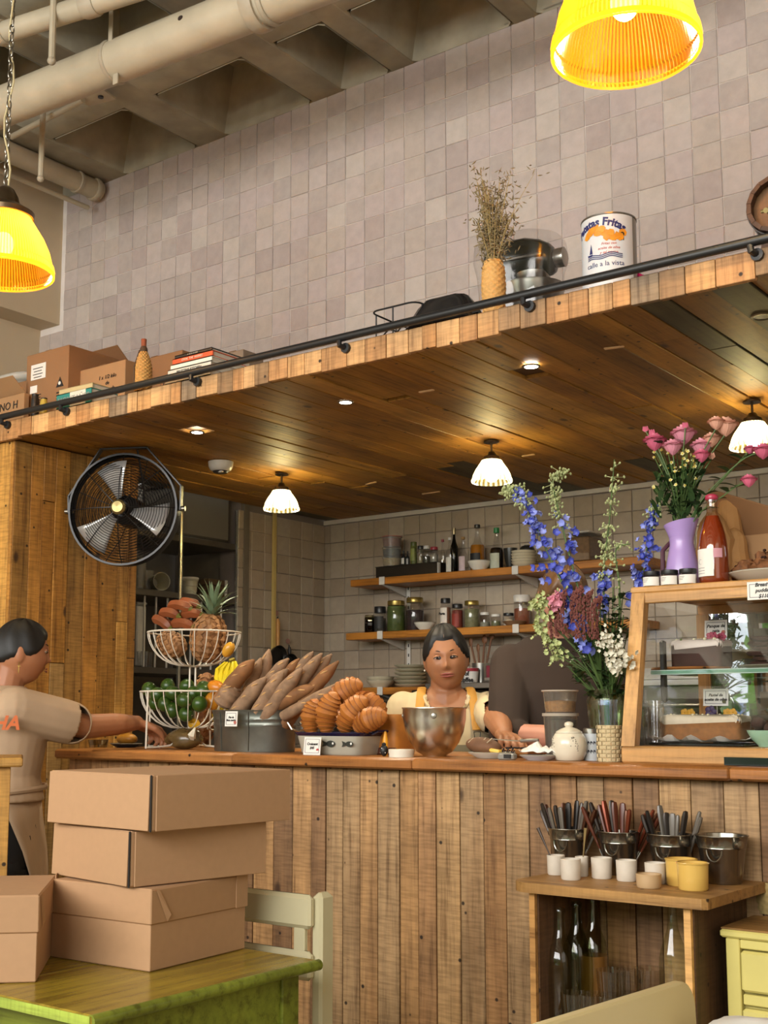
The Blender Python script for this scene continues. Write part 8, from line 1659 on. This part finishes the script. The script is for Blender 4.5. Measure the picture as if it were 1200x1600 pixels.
E_l = S_l+Vector((.02,.05,-.26)); W_l = E_l+Vector((-.02,-.06,-.23)); limb(sk,[S_l,E_l],[.054,.048,.041]); limb(sk,[E_l,W_l],[.041,.038,.026]); hand(sk,W_l,Vector((0,-.2,-1)),Vector((1,0,0)),side=1,curl=.5)
for s_ in (-1,1): limb(sk,[Vector((s_*.085,y0,zsh-.58)),Vector((s_*.09,y0-.01,.46)),Vector((s_*.09,y0+.02,.085))],[.1,.078,.06,.06,.038]); sk.box((s_*.09,y0-.06,.035),(.075,.21,.066),bev=.02)
fuse(sk,'body',skC,C.t,.004,3)
C.skin = skC; face_parts(C, h, R3, mat('brow_black','1c1410',.6), mat('lip_rose','8c4a44',.35,var=.05), (0,-.001), .072, .092, .7, mouth_w=.021)
hair_cap(C, h, R3, m_hair, .50, W=.072, Hh=.106, side=-.1, bun=((0,.11,-.03),(.045,.04,.045)))
MB().tube([h+R3@Vector((-.078,.008,-.034)),h+R3@Vector((-.082,.008,-.05)),h+R3@Vector((-.081,.007,-.068))],.0016,6).tube([h+R3@Vector((-.081,.002,-.046)),h+R3@Vector((-.081,.014,-.046))],.0013,5).obj('earring', mat('gold_earring','c8a860',.2,.9), C.t)
m_pt = mat('faded_pink_cotton','b3977a',.88,var=.08,scale=14,bump=.4); tee = MB(); loft(tee, torso_rings([(z+(.006 if i < 2 else 0),w+.016,d+.018,y) for i,(z,w,d,y) in enumerate(tz[:5]+[(zsh-.35,.172,.128,y0)])]))
ar = (E_r-S_r).normalized(); limb(tee,[S_r+Vector((.005,.0,0)),S_r.lerp(E_r,.5),S_r.lerp(E_r,.8)],[.074,.074,.074,.072]); limb(tee,[S_l-Vector((.02,0,0)),S_l.lerp(E_l,.7)],[.07,.066])
nb = Vector((0,y0-.01,zn-.012)); o = fuse(tee,'t_shirt',m_pt,C.t,.006,5,lambda c: (((c.x)/.062)**2+((c.y-nb.y)/.06)**2 < 1 and c.z > nb.z-.02) or ((c-S_r).dot(ar) > .205 and c.x < -.1)); o.modifiers.new('s','SOLIDIFY').thickness = .003
MB().tube([nb+Vector((.063*cos(2*pi*k/32),.061*sin(2*pi*k/32),.006)) for k in range(32)],.005,8,closed=True).obj('collar', m_pt, C.t)
text('HA', .06, mat('orange_print','c8632c',.7), C.t, (-.226,y0-.0,zsh-.1), (pi/2,0,rad(-106)), bold=.002, name='shirt_print', shear=.25)
ap = MB(); n = 28
rings = []
for i, (z, w, d, yo) in enumerate(((zsh-.30,.168,.132,0),(zsh-.40,.186,.142,0),(zsh-.50,.208,.158,0),(zsh-.62,.205,.16,-.01),(zsh-.80,.19,.15,-.02),(zsh-.95,.18,.14,-.02))):
    r_ = []
    for k in range(n): a = -pi/2+(k/(n-1)-.5)*2*(1.7,1.4,1.12,.9,.78,.7)[i]; r_.append((w*cos(a)+.006*sin(k*1.7+i)*(i > 1), y0+yo+d*sin(a), z))
    rings.append(r_)
vs = [q for r_ in rings for q in r_]; ap.add(vs,[(i*n+k,i*n+k+1,(i+1)*n+k+1,(i+1)*n+k) for i in range(5) for k in range(n-1)]); o = ap.obj('apron', m_pt, C.t, ang=60); o.modifiers.new('s','SOLIDIFY').thickness = .004
MB().tube([(-.185*1.0*cos(a),y0+.15*sin(a),zsh-.315-.01*sin(a)) for a in [pi*2*k/40 for k in range(40)]],.006,6,closed=True,flat=1.5).obj('apron_tie', m_pt, C.t)
for k in range(2): MB().tube([(-.12,y0+.10,zsh-.02+.0),(-.165,y0+.10,zsh-.12-.02*k),(-.15,y0+.13,zsh-.24-.03*k),(-.1,y0+.15,zsh-.32)],.008,6,flat=.4).obj('apron_strap', m_pt, C.t)
tr = MB(); loft(tr, torso_rings([(zsh-.27,.155,.118,y0),(zsh-.40,.178,.135,y0),(zsh-.50,.195,.148,y0),(zsh-.62,.18,.14,y0)]))
for s_ in (-1,1): limb(tr,[Vector((s_*.085,y0,zsh-.56)),Vector((s_*.09,y0-.01,.46)),Vector((s_*.09,y0+.02,.1))],[.118,.098,.08,.078,.062])
tr.obj('trousers', mat('black_cloth','141416',.85), C.t)
for s_ in (-1,1): MB().box((s_*.09,y0-.06,.04),(.095,.25,.08),bev=.03).obj('shoe', m_iron, C.t)
